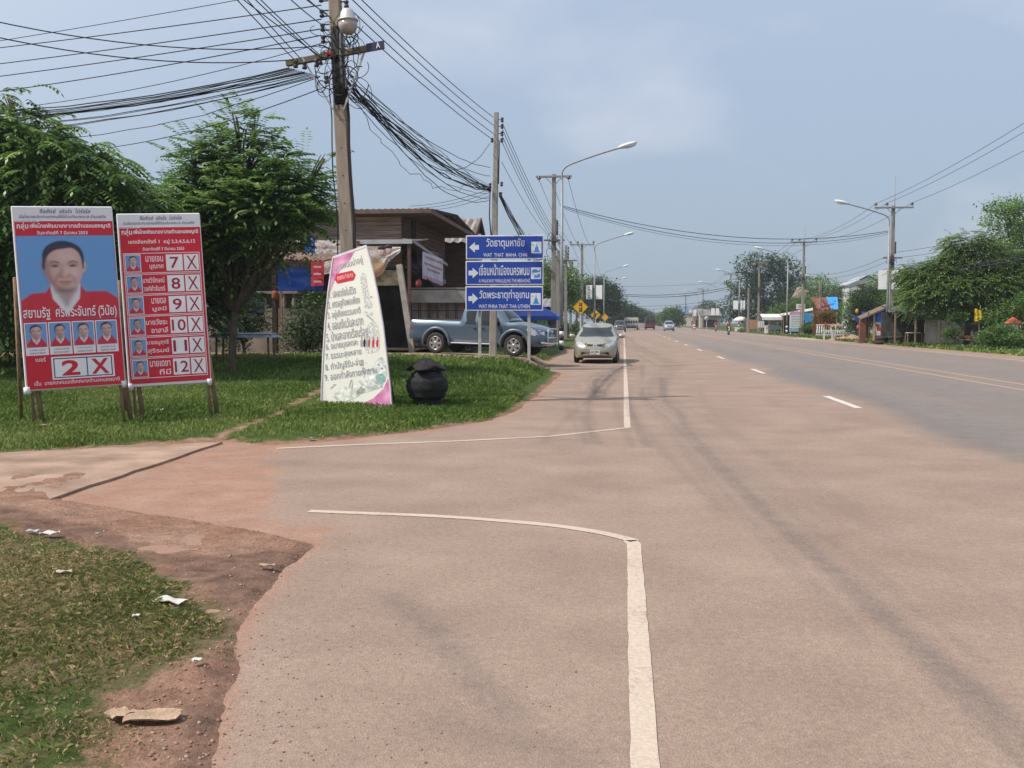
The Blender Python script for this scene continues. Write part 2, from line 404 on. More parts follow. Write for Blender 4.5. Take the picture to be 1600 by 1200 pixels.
gf = ramp(n, l, math_(n, l, 'ADD', attr(n, 'grass'), math_(n, l, 'MULTIPLY', math_(n, l, 'SUBTRACT', noise(n, l, tc, 5, 6, .7), .5), .8)), (.44, 0.0), (.6, 1.0))
l.new(mixc(n, l, gf, dirt, grc), b.inputs['Base Color'])
bp = n.new('ShaderNodeBump'); bp.inputs['Strength'].default_value = .9; bp.inputs['Distance'].default_value = .035
l.new(math_(n, l, 'ADD', noise(n, l, tc, 30, 6, .7), math_(n, l, 'MULTIPLY', noise(n, l, tc, 6, 4), .8)), bp.inputs['Height']); l.new(bp.outputs[0], b.inputs['Normal'])
ground = npmesh('ground', np.stack([X, Y, Hh], -1), faces, gm, {'grass': grass_a, 'mud': mud_shade_a, 'dry': dry_a}, smooth=True)
tag(ground, kind='structure')
# ---- road: flat paved sheet that runs under the earth at its ragged edges
m_ = (X > -16) & (X < 22) & (Y > -30) & (Y < 430)
fm = m_[faces].all(1); used = np.unique(faces[fm]); remap = -np.ones(len(X), int); remap[used] = np.arange(len(used))
rx, ry = X[used], Y[used]; sd = sdpoly(PAVED, rx, ry)
wob = (fbm(rx, ry, .25, 2)-.5)
dust = 1-.92*sst(3.9, 5.0, rx+wob*1.2)+.28*np.exp(-((rx-9.5)/1.1)**2)+.12*sst(10.5, 11.5, rx)+.6*sst(14.6, 16.2, rx+wob)+.22*np.exp(-((rx-6.6)/.7)**2)+.16*np.exp(-((rx-13)/.8)**2)+.3*sst(30, 120, ry)
dust = np.clip(dust, 0, 1)
red = np.exp(-np.clip(sd, 0, 9)/np.where(ry < 7, .09, .4))*.75+.6*np.exp(-np.clip(dline(GP((250, 880), (300, 740), (345, 690)), rx, ry), 0, 9)/.9)
RED = GP((-200, 790), (85, 772), (345, 690), (385, 700), (395, 715), (402, 745), (430, 775), (478, 812), (492, 852), (440, 850), (250, 825), (0, 820))
red = np.maximum(np.clip(red, 0, 1)*sst(60, 30, ry), 1.0*sst(-.55, .35, sdpoly(RED, rx, ry)+.15+(fbm(rx, ry, 1.1, 8)-.5)*1.8))
sk = np.zeros_like(rx)  # tyre streaks and stains; upper ends also paint in cable shadows
SK = [(GP((1006, 568), (1001, 595), (1003, 612), (1014, 630), (1050, 662), (1100, 712), (1180, 792), (1290, 890), (1420, 1010), (1620, 1210)), .05, .9),
      (GP((1034, 590), (1040, 625), (1062, 645), (1072, 668), (1100, 700), (1150, 752), (1215, 815), (1330, 915), (1460, 1030), (1680, 1210)), .09, 1.0),
      (GP((985, 600), (988, 640), (1020, 685), (1060, 730), (1130, 800)), .06, .5),
      (GP((1090, 600), (1110, 640), (1180, 700), (1290, 790)), .06, .3),
      (GP((990, 596), (1040, 618), (1080, 622), (1240, 640), (1300, 690)), .05, .25),
      (GP((1230, 578), (1290, 600), (1400, 640), (1600, 720)), .35, .5),
      (GP((1270, 572), (1400, 600), (1600, 650)), .35, .4)]
SK += [(GP((610, 930), (680, 990), (740, 1060), (800, 1120)), .10, .75), (GP((430, 725), (560, 728)), .22, .35), (GP((700, 1130), (900, 1180)), .12, .5)]
_r = random.Random(12)
for _i in range(12):
    _o = [_r.uniform(-26, 60) for _ in range(2)]; _k0 = _r.randint(0, 3); _k1 = _r.randint(7, 10)
    SK.append(([(q[0]+(_o[0]*.006)*(1+.25*j), q[1]) for j, q in enumerate(SK[_i % 2][0])][_k0:_k1], _r.uniform(.022, .04), _r.uniform(.25, .5)))
for P, w_, a in SK:
    P = smooth_loop(P, 5, False); sk = np.maximum(sk, a*np.exp(-(dline(P, rx, ry)/w_)**2))
rm = bpy.data.materials.new("dusty asphalt"); rm.use_nodes = True
n = rm.node_tree.nodes; l = rm.node_tree.links; b = n['Principled BSDF']; b.inputs['Specular IOR Level'].default_value = .25
tc = n.new('ShaderNodeTexCoord').outputs['Object']
asp = ramp(n, l, noise(n, l, tc, 3, 5), (.3, (.14, .128, .122)), (.7, (.185, .168, .158)))
dst = ramp(n, l, noise(n, l, tc, .9, 7, .6), (.3, (.228, .161, .125)), (.7, (.308, .224, .178)))
lanes = noise(n, l, tc, 1.0, 5, .6, (3.0, .12, 1))
df = ramp(n, l, math_(n, l, 'ADD', attr(n, 'dust'), math_(n, l, 'MULTIPLY', math_(n, l, 'SUBTRACT', lanes, .5), .7)), (.1, .12), (.85, .95))
col = mixc(n, l, df, asp, dst)
rdc = ramp(n, l, noise(n, l, tc, 2.5, 6, .65), (.3, (.26, .135, .09)), (.7, (.34, .21, .155)))
rf = ramp(n, l, math_(n, l, 'ADD', attr(n, 'red'), math_(n, l, 'MULTIPLY', math_(n, l, 'SUBTRACT', noise(n, l, tc, 2.2, 6, .65), .5), 1.0)), (.3, 0.0), (.8, .9))
col = mixc(n, l, rf, col, rdc)
# patches: slightly darker damp or worn areas with ragged outlines
pt = ramp(n, l, noise(n, l, tc, .55, 8, .7), (.52, 0.0), (.62, .35))
col = mixc(n, l, pt, col, (.23, .165, .14))
stn = ramp(n, l, noise(n, l, tc, 1.7, 10, .78), (.6, 0.0), (.68, .4))
col = mixc(n, l, stn, col, (.17, .12, .105))
skf = math_(n, l, 'MULTIPLY', attr(n, 'skid_and_shade'), ramp(n, l, noise(n, l, tc, 5, 5, .7), (.3, .22), (.7, .72)))
col = mixc(n, l, skf, col, (.115, .098, .092))
# grit: small stones light and dark, standing out of the binder
vo = n.new('ShaderNodeTexVoronoi'); vo.inputs['Scale'].default_value = 120; l.new(tc, vo.inputs['Vector'])
grit = ramp(n, l, vo.outputs['Color'], (.0, .36), (1.0, .64))
col = mixc(n, l, .6, col, grit, 'OVERLAY')
col = mixc(n, l, .32, col, ramp(n, l, noise(n, l, tc, 22, 6, .75), (.32, .28), (.68, .72)), 'OVERLAY')
crk = n.new('ShaderNodeTexVoronoi'); crk.feature = 'DISTANCE_TO_EDGE'; crk.inputs['Scale'].default_value = .55
wv = n.new('ShaderNodeVectorMath'); wv.operation = 'ADD'; nz_ = n.new('ShaderNodeTexNoise'); nz_.inputs['Scale'].default_value = 1.6; nz_.inputs['Detail'].default_value = 6; l.new(tc, nz_.inputs['Vector']); l.new(tc, wv.inputs[0]); l.new(nz_.outputs['Color'], wv.inputs[1]); l.new(wv.outputs[0], crk.inputs['Vector'])
cm = math_(n, l, 'MULTIPLY', ramp(n, l, crk.outputs['Distance'], (.002, .55), (.007, 0.0)), ramp(n, l, noise(n, l, tc, .5, 3), (.5, 0.0), (.62, 1.0)))
sp = n.new('ShaderNodeTexVoronoi'); sp.inputs['Scale'].default_value = 9; l.new(tc, sp.inputs['Vector'])
spk = ramp(n, l, sp.outputs['Distance'], (.03, .7), (.06, 0.0))
col = mixc(n, l, spk, col, ramp(n, l, sp.outputs['Color'], (.45, (.09, .06, .05)), (.8, (.5, .42, .36))))
l.new(col, b.inputs['Base Color'])
l.new(ramp(n, l, df, (.0, .68), (1.0, .92)), b.inputs['Roughness'])
bp = n.new('ShaderNodeBump'); bp.inputs['Strength'].default_value = .5; bp.inputs['Distance'].default_value = .006
l.new(math_(n, l, 'ADD', vo.outputs['Distance'], noise(n, l, tc, 40, 5)), bp.inputs['Height']); l.new(bp.outputs[0], b.inputs['Normal'])
road = npmesh('road', np.stack([rx, ry, np.zeros_like(rx)], -1), remap[faces[fm]], rm, {'dust': dust, 'red': red, 'skid_and_shade': sk}, smooth=True)
tag(road, kind='structure')
# ---- painted lines
def paint(name, col, wear):
    m = bpy.data.materials.new(name); m.use_nodes = True; n = m.node_tree.nodes; l = m.node_tree.links; b = n['Principled BSDF']
    tc = n.new('ShaderNodeTexCoord').outputs['Object']; b.inputs['Roughness'].default_value = .8
    f = ramp(n, l, math_(n, l, 'ADD', noise(n, l, tc, 26, 9, .8), math_(n, l, 'MULTIPLY', math_(n, l, 'SUBTRACT', noise(n, l, tc, 1.5, 3), .5), .45)), (wear, 0.0), (wear+.12, 1.0))
    c = mixc(n, l, f, col, (.34, .245, .205)); g = mixc(n, l, .35, c, ramp(n, l, noise(n, l, tc, 70, 4), (.3, .3), (.7, .75)), 'OVERLAY')
    l.new(g, b.inputs['Base Color']); return m
white = paint('worn white road paint', (.46, .375, .30), .53); yel = paint('worn yellow road paint', (.36, .245, .14), .44); whd = paint('white dash paint', (.52, .47, .44), .58)
rng = random.Random(5)
def ribbon(mb, pts, w, z=.004, jag=.004):
    L, Rr = [], []
    for i, p in enumerate(pts):
        a = pts[max(i-1, 0)]; c = pts[min(i+1, len(pts)-1)]; t = Vector((c[0]-a[0], c[1]-a[1])).normalized(); nn = Vector((-t.y, t.x))
        w0 = w/2+rng.uniform(-jag, jag); w1 = w/2+rng.uniform(-jag, jag)
        L.append((p[0]+nn.x*w0, p[1]+nn.y*w0, z)); Rr.append((p[0]-nn.x*w1, p[1]-nn.y*w1, z))
    k = len(pts); mb.add(Rr+L, [(i, i+1, k+i+1, k+i) for i in range(k-1)])
def dense(pts, st=.12):
    o = [pts[0]]
    for a, b_ in zip(pts[:-1], pts[1:]):
        d = math.dist(a, b_); k = max(1, int(d/st)); o += [(a[0]+(b_[0]-a[0])*j/k, a[1]+(b_[1]-a[1])*j/k) for j in range(1, k+1)]
    return o
cn = G(986, 846); cf = G(979, 668)
mb = MB()
ribbon(mb, dense([(cn.x+.02, -6), (cn.x+.02, cn.y-.1), (cn.x-.01, cn.y+.02)]), .10)
ribbon(mb, dense(smooth_loop([(cn.x+.03, cn.y)]+GP((940, 833), (850, 820), (700, 808), (560, 802), (483, 799)), 5, False)), .10)
ribbon(mb, dense([(cf.x+.01, cf.y), (cf.x+.02, 80)], .4)+[(cf.x+.02, 240), (cf.x, 420)], .10)
ribbon(mb, dense([(cf.x+.04, cf.y-.02)]+GP((860, 682), (700, 690), (560, 695), (432, 701))), .10)
tag(mb.build('edge_line_marking', white), kind='structure')
mb = MB(); ribbon(mb, [(15.9, y) for y in range(-20, 420, 5)], .12)
tag(mb.build('far_edge_line_marking', white), kind='structure')
mb = MB(); d0 = G(1345, 638).y; xl = G(1315, 628).x
for i in range(-2, 30): ribbon(mb, dense([(xl, d0+i*12), (xl, d0+i*12+2.9)], .5), .15)
tag(mb.build('lane_dash_marking', whd), kind='structure')
mb = MB(); ribbon(mb, [(9.05, y) for y in range(-20, 420, 4)], .13); ribbon(mb, [(9.85, y) for y in range(-20, 420, 4)], .13)
tag(mb.build('centre_line_marking', yel), kind='structure')
# ---- concrete path slab at the left
conc = nmat('dusty concrete', (.25, .165, .12), .9, var=.18, scale=1.6, bump=.4, bscale=30, col2=(.32, .22, .165))
a, b_, c_, d_, e_ = G(348, 687, .05), G(85, 772, .05), G(-200, 870, .05), G(-500, 745, .05), G(0, 704, .05)
mb = MB(); P = dense([tuple(a), tuple(b_)], .3)
P = [(p[0]+rng.uniform(-.015, .015), p[1]+rng.uniform(-.015, .015)) for p in P]+[tuple(b_+(c_-b_)*.3), tuple(d_), tuple(e_)]
v = [Vector((p[0], p[1], .026)) for p in P]
if (v[1]-v[0]).cross(v[-1]-v[0]).z < 0: v.reverse()
mb.slab(v, .12, nrm=(0, 0, 1)); tag(mb.build('concrete_path', conc), kind='structure')
# driveway in front of the house, where the pickup stands
mb = MB(); P = [(-2.35, 31.2), (-2.5, 37.4), (-5.0, 38.2), (-12, 38.5), (-12, 31.9), (-6, 32.0), (-3.6, 31.4)]
k = 26; vs = []; 
for i in range(k+1):
    for j in range(15):
        x = -2.3-i*(10/k); t = j/14; y = 31.3+.5*math.sin(x*.8)*.2+t*6.4; vs.append((x, y, gz(x, y)+.012))
mb.add(vs, [(i*15+j, i*15+j+1, (i+1)*15+j+1, (i+1)*15+j) for i in range(k) for j in range(14)], 0, True)
tag(mb.build('driveway', conc), kind='structure')
# ---- grass blades
def blades(name, polys, dens, hgt, label, mat, seed, xr, yr, wid=.006, lean=.6, taper=None, dryf=0.0):
    rs = np.random.RandomState(seed); N = int((xr[1]-xr[0])*(yr[1]-yr[0])*dens)
    x = rs.uniform(*xr, N); y = rs.uniform(*yr, N)
    vang = np.arctan2(x, y)+yaw   # only what a camera near here can see
    keep = np.abs(vang) < R(34); x, y = x[keep], y[keep]
    sd = np.maximum.reduce([sdpoly(p, x, y) for p in polys])
    sd = np.minimum(sd, dline(TRACK, x, y)-.22*(vnoise(x, y, 1.7, 31)-.35)-.06*(y < 12.6))
    cl = np.clip(fbm(x, y, 1.6, 4)*.7+fbm(x, y, .45, 9)*.55-.12, 0, 1); k = (sd+(vnoise(x, y, 4, 2)-.5)*.35 > .0) & (rs.rand(len(x)) < np.clip(.12+2.0*(cl-.27), .03, 1))
    if taper is not None: k &= rs.rand(len(x)) < taper(x, y)
    x, y, cl, sd = x[k], y[k], cl[k], sd[k]; z = gh(x, y)-.004; N = len(x)
    a = rs.uniform(0, 2*np.pi, N); hh = hgt*rs.uniform(.4, 1.25, N)*(.55+.9*cl)*np.clip(.5+sd*2.5, .45, 1); le = lean*rs.uniform(.2, 1.3, N)
    ca, sa = np.cos(a), np.sin(a); w = wid*rs.uniform(.6, 1.4, N)*(1+np.hypot(x, y)/14)
    b0 = rs.uniform(0, 2*np.pi, N); wx, wy = np.cos(b0)*w, np.sin(b0)*w
    v = np.stack([np.stack([x-wx, y-wy, z], -1), np.stack([x+wx, y+wy, z], -1),
                  np.stack([x+ca*hh*le*.35+wx*.7, y+sa*hh*le*.35+wy*.7, z+hh*.62], -1),
                  np.stack([x+ca*hh*le, y+sa*hh*le, z+hh*(1-.25*le)], -1)], 1).reshape(-1, 3)
    f = np.arange(N*4).reshape(N, 4)
    tint = np.clip(rs.rand(N)*.38+fbm(x, y, .55, 21)*.95-.22+dryf*(rs.rand(N) < .55+.2*np.sin(x*3))*.7, 0, 1)  # broad noise puts sunlit and shaded patches into the blade colour
    o = npmesh(name, v, f, mat, {'tint': np.repeat(tint, 4)}); tag(o, label, 'grass', kind='stuff'); print(name, N); return o
gr1 = leafmat('verge grass', (.045, .09, .015), (.115, .19, .03), (.34, .36, .12), .3, .6)
gr2 = leafmat('lawn grass', (.07, .125, .02), (.18, .19, .06), (.42, .31, .17), .25, .7)
blades('verge_grass', [GB], 2100, .08, 'thick green grass on the verge around the signs', gr1, 1, (-14, -2), (10.2, 21), .0032, dryf=.25)
blades('back_grass', [GB, GC], 480, .12, 'green grass in front of the house and pickup', gr1, 2, (-22, -2.2), (21, 42), .005)
blades('lawn_grass', [GA], 11000, .038, 'short dry patchy grass beside the road corner', gr2, 3, (-4.6, -.9), (2.4, 8.8), .0013, 1.4, None, .8)
blades('far_verge_grass', [GD], 45, .17, 'mown grass strip along the far side of the road', gr1, 4, (17.4, 34), (36, 110), .02, dryf=.08)
# ---- loose stones and crumbs on the dirt
rs = np.random.RandomState(8); mb = MB(); N = 0
while N < 900:
    px, py = rs.uniform(0, 900), rs.uniform(700, 1200); g = G(px, py); s_ = float(sdpoly(PAVED, [g.x], [g.y])[0])
    if rs.rand() > math.exp(-abs(s_)/.35)*.9+.07: continue
    r = rs.uniform(.002, .007)*(1.5 if s_ < 0 else 1); z = max(0, gz(g.x, g.y)); N += 1
    mb.ell((g.x, g.y, z+r*.3), (r*rs.uniform(.8, 1.5), r, r*.6), 0 if rs.rand() < .6 else 1, 5, 3, noise=.5)
st = mb.build('gravel', [nmat('red crumbs', (.25, .14, .10), .9, var=.4, scale=30), nmat('pale stones', (.30, .23, .18), .9, var=.3, scale=30)])
tag(st, 'scattered small stones and clods along the road edge', 'gravel', kind='stuff')
# ================================================================== print inks
INK = {}
def ink(name, col, rough=.5, var=.05):
    return nmat('print '+name, col, rough, var=var, scale=1.5, spec=.3, bump=.5, bscale=2.2)
wood = nmat('weathered timber', (.24, .16, .10), .9, var=.35, scale=6, bump=.5, bscale=40, stretch=(4, 4, .5))
steel = nmat('galvanised steel', (.42, .43, .44), .45, .6, var=.1, scale=8)
vinyl = nmat('white vinyl sheet', (.72, .72, .76), .5, var=.04, scale=2, bump=.15, bscale=6)
I = dict(red=ink('red', (.60, .020, .040)), white=ink('white', (.80, .79, .82)), blue=ink('sky blue', (.13, .31, .63)), lblue=ink('pale sky blue', (.20, .38, .68)),
         navy=ink('navy', (.02, .03, .16)), black=ink('black', (.012, .012, .018)), skin=ink('skin', (.60, .40, .38)), skin2=ink('shaded skin', (.44, .26, .25)),
         skin3=ink('light skin', (.68, .50, .49)), lip=ink('lips', (.36, .13, .13)), hair=ink('hair', (.022, .018, .026)), dred=ink('dark red', (.34, .012, .03)),
         grey=ink('grey', (.35, .35, .38)), pink=nmat('print magenta', (.58, .14, .36), .5, var=.14, scale=5, col2=(.66, .34, .50)), cream=ink('cream', (.72, .71, .64)), green=nmat('printed foliage', (.48, .53, .45), .5, var=.3, scale=9, col2=(.70, .70, .64), spec=.3),
         pgrey=nmat('printed temple', (.48, .49, .47), .5, var=.3, scale=30, col2=(.62, .62, .58), spec=.3), lilac=ink('lilac', (.40, .36, .55)), teal=nmat('printed teal', (.22, .42, .36), .5, var=.3, scale=30), yel=ink('yellow', (.62, .50, .12)), ink=ink('text grey', (.28, .28, .30)), skyp=nmat('printed garden', (.46, .52, .50), .5, var=.3, scale=10, col2=(.68, .70, .66), spec=.3))
IN = list(I); IM = [I[k] for k in IN]
class Pr(MB):
    """a print: colours by name, only the inks used become slots"""
    def r(s, c, u0, v0, u1, v1, ly=0): s.rect(u0, v0, u1, v1, ly, IN.index(c)); return s
    def sh(s, c, pts, ly=0, n=0): s.shape(smooth_loop(pts, n) if n else pts, ly, IN.index(c)); return s
    def t(s, c, txt, u, v, w, h, ly=0, **k): s.text(txt, u, v, w, h, ly, IN.index(c), **k); return s
    def frame(s, c, u0, v0, u1, v1, t, ly=0):
        s.r(c, u0, v0, u1, v0+t, ly); s.r(c, u0, v1-t, u1, v1, ly); s.r(c, u0, v0+t, u0+t, v1-t, ly); s.r(c, u1-t, v0+t, u1, v1-t, ly); return s
    def done(s, name, parent, label=None):
        us = sorted(set(s.m)); s.m = [us.index(i) for i in s.m]; o = s.build(name, [IM[i] for i in us], parent)
        if label: o['label'] = label
        return o
def head(p, cx, cy, h, ly, var=0, rs=None):
    """head and shoulders of a man, head height h, centred on cx; cy is the chin"""
    def q(pts): return [(cx+x*h, cy+y*h) for x, y in pts]
    f = 1+.06*math.sin(var*2.1)
    p.sh('skin2', q([(-.26, .14), (.26, .14), (.25, .0), (.19, -.12), (.03, -.42), (-.03, -.42), (-.19, -.12), (-.25, .0)]), ly)                                      # neck
    p.sh('skin2', q([(-.40*f, .52), (-.46*f, .58), (-.47*f, .46), (-.42*f, .34), (-.36*f, .36)]), ly+.001, 3)          # ears
    p.sh('skin', q([(.40*f, .52), (.46*f, .58), (.47*f, .46), (.42*f, .34), (.36*f, .36)]), ly+.001, 3)
    p.sh('hair', q([(-.41*f, .42), (-.44*f, .62), (-.42*f, .82), (-.30*f, .98), (-.08, 1.07), (.14, 1.05), (.34*f, .94), (.43*f, .76), (.42*f, .52), (.38*f, .42), (0, .5)]), ly+.0015, 4)
    p.sh('skin', q([(-.385*f, .50), (-.38*f, .28), (-.30*f, .09), (-.14, -.03), (.02, -.05), (.18, -.01), (.31*f, .12), (.38*f, .32), (.385*f, .56), (.33*f, .78), (.20, .90), (.02, .89), (-.18, .85), (-.33*f, .72)]), ly+.002, 4)
    p.sh('skin2', q([(-.385*f, .48), (-.38*f, .28), (-.30*f, .09), (-.14, -.03), (-.05, -.04), (-.2, .12), (-.29, .3), (-.31, .48), (-.36*f, .66)]), ly+.0023, 4)   # shaded cheek
    p.sh('skin3', q([(-.06, .78), (.16, .76), (.24, .66), (.1, .60), (-.1, .63)]), ly+.0024, 4)                                     # forehead light
    p.sh('skin3', q([(.12, .38), (.26, .40), (.28, .26), (.16, .22)]), ly+.0024, 4)
    for s in (-1, 1):
        p.sh('hair', q([(s*.10, .585), (s*.19, .615), (s*.29, .585), (s*.29, .57), (s*.19, .592), (s*.10, .565)]), ly+.003)        # brows
        p.sh('hair', q([(s*.105, .492), (s*.15, .518), (s*.20, .525), (s*.28, .497), (s*.20, .470), (s*.15, .474)]), ly+.003)                                    # eyes
        p.sh('skin2', q([(s*.09, .54), (s*.19, .55), (s*.28, .53), (s*.2, .53)]), ly+.0026)
        p.sh('skin2', q([(s*.05, .27), (s*.095, .29), (s*.10, .25), (s*.04, .235)]), ly+.003)                                  # nostrils
        p.sh('skin2', q([(s*.13, .30), (s*.20, .22), (s*.21, .12), (s*.17, .20)]), ly+.0026)
    p.sh('skin2', q([(-.045, .50), (-.035, .36), (-.075, .26), (-.10, .28), (-.07, .40)]), ly+.0028)
    p.sh('lip', q([(-.15, .135), (-.05, .155), (0, .148), (.05, .155), (.15, .135), (.07, .10), (-.07, .10)]), ly+.003)
    p.sh('skin2', q([(-.07, .075), (.07, .075), (.05, .06), (-.05, .06)]), ly+.003)
def bust(p, u0, v0, w, h, ly, var=0, big=False):
    """a portrait photograph: blue ground, red jacket, white collar"""
    p.r('blue', u0, v0, u0+w, v0+h, ly); hh = h*(.50 if not big else .515); cx = u0+w*(.5 if not big else .46); cy = v0+h*(.42 if not big else .385)
    y = v0; sh = .14 if not big else .24
    e_ = .0 if big else .03
    L = [(u0+w*e_, y), (u0+w*e_, y+h*sh), (u0+w*.12, y+h*(sh+.085)), (cx-hh*.42, cy-hh*.10), (cx-hh*.32, cy+hh*.04), (cx-hh*.28, cy-hh*.26), (cx, cy-hh*.62), (cx, y)]
    Rr = [(u0+w*(1-e_), y), (u0+w*(1-e_), y+h*sh), (u0+w*.88, y+h*(sh+.09)), (cx+hh*.42, cy-hh*.10), (cx+hh*.32, cy+hh*.04), (cx+hh*.28, cy-hh*.26), (cx, cy-hh*.62), (cx, y)]
    p.sh('white', [(cx-hh*.31, cy+hh*.10), (cx+hh*.31, cy+hh*.10), (cx+hh*.34, cy-hh*.20), (cx+hh*.1, cy-hh*.62), (cx-hh*.06, cy-hh*.62), (cx-hh*.34, cy-hh*.20)], ly+.0009)
    p.sh('red', L, ly+.0014); p.sh('red', Rr, ly+.0014)
    head(p, cx, cy, hh, ly+.002, var)
class Paint:
    """a printed photograph: the shapes are laid with soft edges on a fine grid of coloured points"""
    RGB = dict(red=(.56, .02, .04), white=(.68, .68, .72), blue=(.13, .32, .64), lblue=(.2, .4, .7), skin=(.60, .39, .35), skin2=(.30, .155, .135), skin3=(.68, .50, .48), lip=(.34, .12, .12), hair=(.02, .018, .026), dred=(.34, .012, .03))
    def __init__(s, u0, v0, w, h, nx_, ny): s.a = (u0, v0, w, h, nx_, ny); g = np.meshgrid(np.linspace(u0, u0+w, nx_), np.linspace(v0, v0+h, ny), indexing='ij'); s.X, s.Z = g[0].ravel(), g[1].ravel(); s.c = np.zeros((len(s.X), 3)); s.unit = h
    def lay(s, c, pts, soft, al=1.0):
        f = 1/(1+np.exp(-np.clip(sdpoly(pts, s.X, s.Z)/(soft*s.unit), -30, 30))); f = (f*al)[:, None]; s.c = s.c*(1-f)+np.array(Paint.RGB[c] if isinstance(c, str) else c)*f
    def r(s, c, u0, v0, u1, v1, ly=0): s.lay(c, [(u0, v0), (u1, v0), (u1, v1), (u0, v1)], .002)
    def sh(s, c, pts, ly=0, n=0):
        P = smooth_loop(pts, n) if n else pts; so, al = {'skin2': (.012, .75), 'skin3': (.020, .55), 'hair': (.0035, .96), 'lip': (.006, .9)}.get(c, (.0035, 1)); s.lay(c, P, so, al)
    def done(s, name, parent, ly, label=None):
        u0, v0, w, h, nx_, ny = s.a; i = np.arange(nx_*ny).reshape(nx_, ny); f = np.stack([i[:-1, :-1], i[1:, :-1], i[1:, 1:], i[:-1, 1:]], -1).reshape(-1, 4)
        o = npmesh(name, np.stack([s.X, np.full_like(s.X, -ly), s.Z], -1), f, photo_m, None, parent); at = o.data.color_attributes.new('col', 'FLOAT_COLOR', 'POINT')
        at.data.foreach_set('color', np.concatenate([np.clip(s.c, 0, 1), np.ones((len(s.X), 1))], 1).astype(np.float32).ravel())
        if label: o['label'] = label
        return o
photo_m = bpy.data.materials.new('printed photograph'); photo_m.use_nodes = True; _a = photo_m.node_tree.nodes.new('ShaderNodeAttribute'); _a.attribute_name = 'col'; _b = photo_m.node_tree.nodes['Principled BSDF']
_b.inputs['Roughness'].default_value = .5; photo_m.node_tree.links.new(_a.outputs['Color'], _b.inputs['Base Color'])
def photo(parent, u0, v0, w, h, ly, var, big=False, name='small_portrait', label=None):
    p = Paint(u0, v0, w, h, *((190, 175) if big else (30, 38))); bust(p, u0, v0, w, h, ly, var, big)
    hh = h*(.50 if not big else .515); cx = u0+w*(.5 if not big else .46); cy = v0+h*(.42 if not big else .385)
    X, Z = (p.X-cx)/hh, (p.Z-cy)/hh; face = 1/(1+np.exp(-np.clip((1-((X/.42)**2+((Z-.42)/.50)**2))*9, -30, 30)))
    g = 1+face*(.12*X-.16*(X/.42)**2-.10*np.clip(.3-Z, 0, 1)+.10*np.exp(-((X-.03)/.05)**2-((Z-.34)/.12)**2)-.16*np.exp(-((X+.02)/.16)**2-((Z-.245)/.022)**2)
        -.20*(np.exp(-((X-.19)/.12)**2-((Z-.545)/.035)**2)+np.exp(-((X+.19)/.12)**2-((Z-.545)/.035)**2))+.10*np.exp(-((X-.2)/.12)**2-((Z-.33)/.10)**2)-.1*np.exp(-(X/.1)**2-((Z-.05)/.03)**2))
    neck = np.exp(-(X/.3)**2-((Z+.06)/.07)**2)*.4; g = g*(1-neck*(Z < .02)*(np.abs(X) < .27))
    fold = 1-.10*np.exp(-((X+.75)/.05)**2)*(Z < -.1)-.08*np.exp(-((X-.62-.2*Z)/.05)**2)*(Z < -.1)
    p.c = p.c*(g*fold*(1-(0 if big else .22*((var*.37) % 1))*face))[:, None]; return p.done(name, parent, ly, label)
def board(label, px0, px1, pyb, d0, d1, legs, wd, hd):
    a = W(px0, 560, d0); c = W(px1, 560, d1); rz = math.atan2(c.y-a.y, c.x-a.x); g0 = gz(a.x, a.y)
    zb = W(px0, pyb, d0).z
    t = thing('election_banner', label, 'banner', (a.x, a.y, g0), (R(-3.5), R(-2.6), rz), 'election banners on the verge'); zl = zb-g0
    m = MB(); m.box((wd/2, .03, zl+hd/2), (wd, .05, hd), 0, bev=.012)
    for z, x, r_ in ((zl-.03, .02, .05), (zl-.03, wd-.03, .03)): m.tube([(x, .02, zl+.06), (x+.005, .02, zl-.04)], [.045, r_], 8)
    m.build('sheet', vinyl, t)
    for x in legs: f = MB(); f.tube([(x, .085, zl+.5), (x+.02, .085, -.06)], .026, 7); f.build('post', wood, t)
    for i, (x, y, hx) in enumerate(((legs[0]+.10, .11, .03), (legs[-1]+.09, .12, .03))):
        g = MB(); g.tube([(x-.05, y, zl+.6), (x+.03, y+.01, -.06)], .036, 7); g.build('post', wood, t)
    g = MB()
    for z in (zl+.2, zl+hd/2, zl+hd-.2): g.bar((.05, .09, z), (wd-.05, .09, z), .035)
    for x in (.05, wd-.05): g.tube([(x, .09, zl+.1), (x, .09, zl+hd-.05)], .02, 6)
    g.build('batten', wood, t)
    g = MB(); g.tube([(-.02, .10, zl+hd*.62), (-.10, .75, -.05)], .028, 6); g.build('brace', wood, t)
    return t, zl
wd, hd = 1.33, 2.62
EL = lambda: None
tb, zl = board('tall red and blue election banner with one large portrait and the number 2', 41, 192, 612, 13.9, 14.45, (.06, 1.25), wd, hd)
def hdr(p, zt, wd, b2):
    p.t('navy', 'ซื่อสัตย์  จริงใจ  โปร่งใส', wd*.27, zt-.100, wd*.50, .062, .003, skew=.2)
    p.t('navy', 'มีนโยบายประสานทุกคนให้ดีร่วมกับเทศบาล อำนวยกิจ', wd*.07, zt-.185, wd*.85, .065, .003, skew=.2)
    p.r('red', .03, (zl+.02) if not b2 else (zl+.05), wd-.012, zt-.215, .002)
    p.r('white', .045, zt-.225, wd*.26, zt-.19, .003); p.t('navy', 'หมายเลขหนึ่ง เลือก', .055, zt-.222, wd*.2, .028, .004)
    p.t('white', 'กลุ่ม', .055, zt-.345, .15, .115, .004, bold=.02)
    p.t('white', 'เพื่อไทยพัฒนาเทศบาลตำบลหนองญาติ', .225, zt-.322, wd-.27, .080, .004, bold=.03)
zt = zl+hd
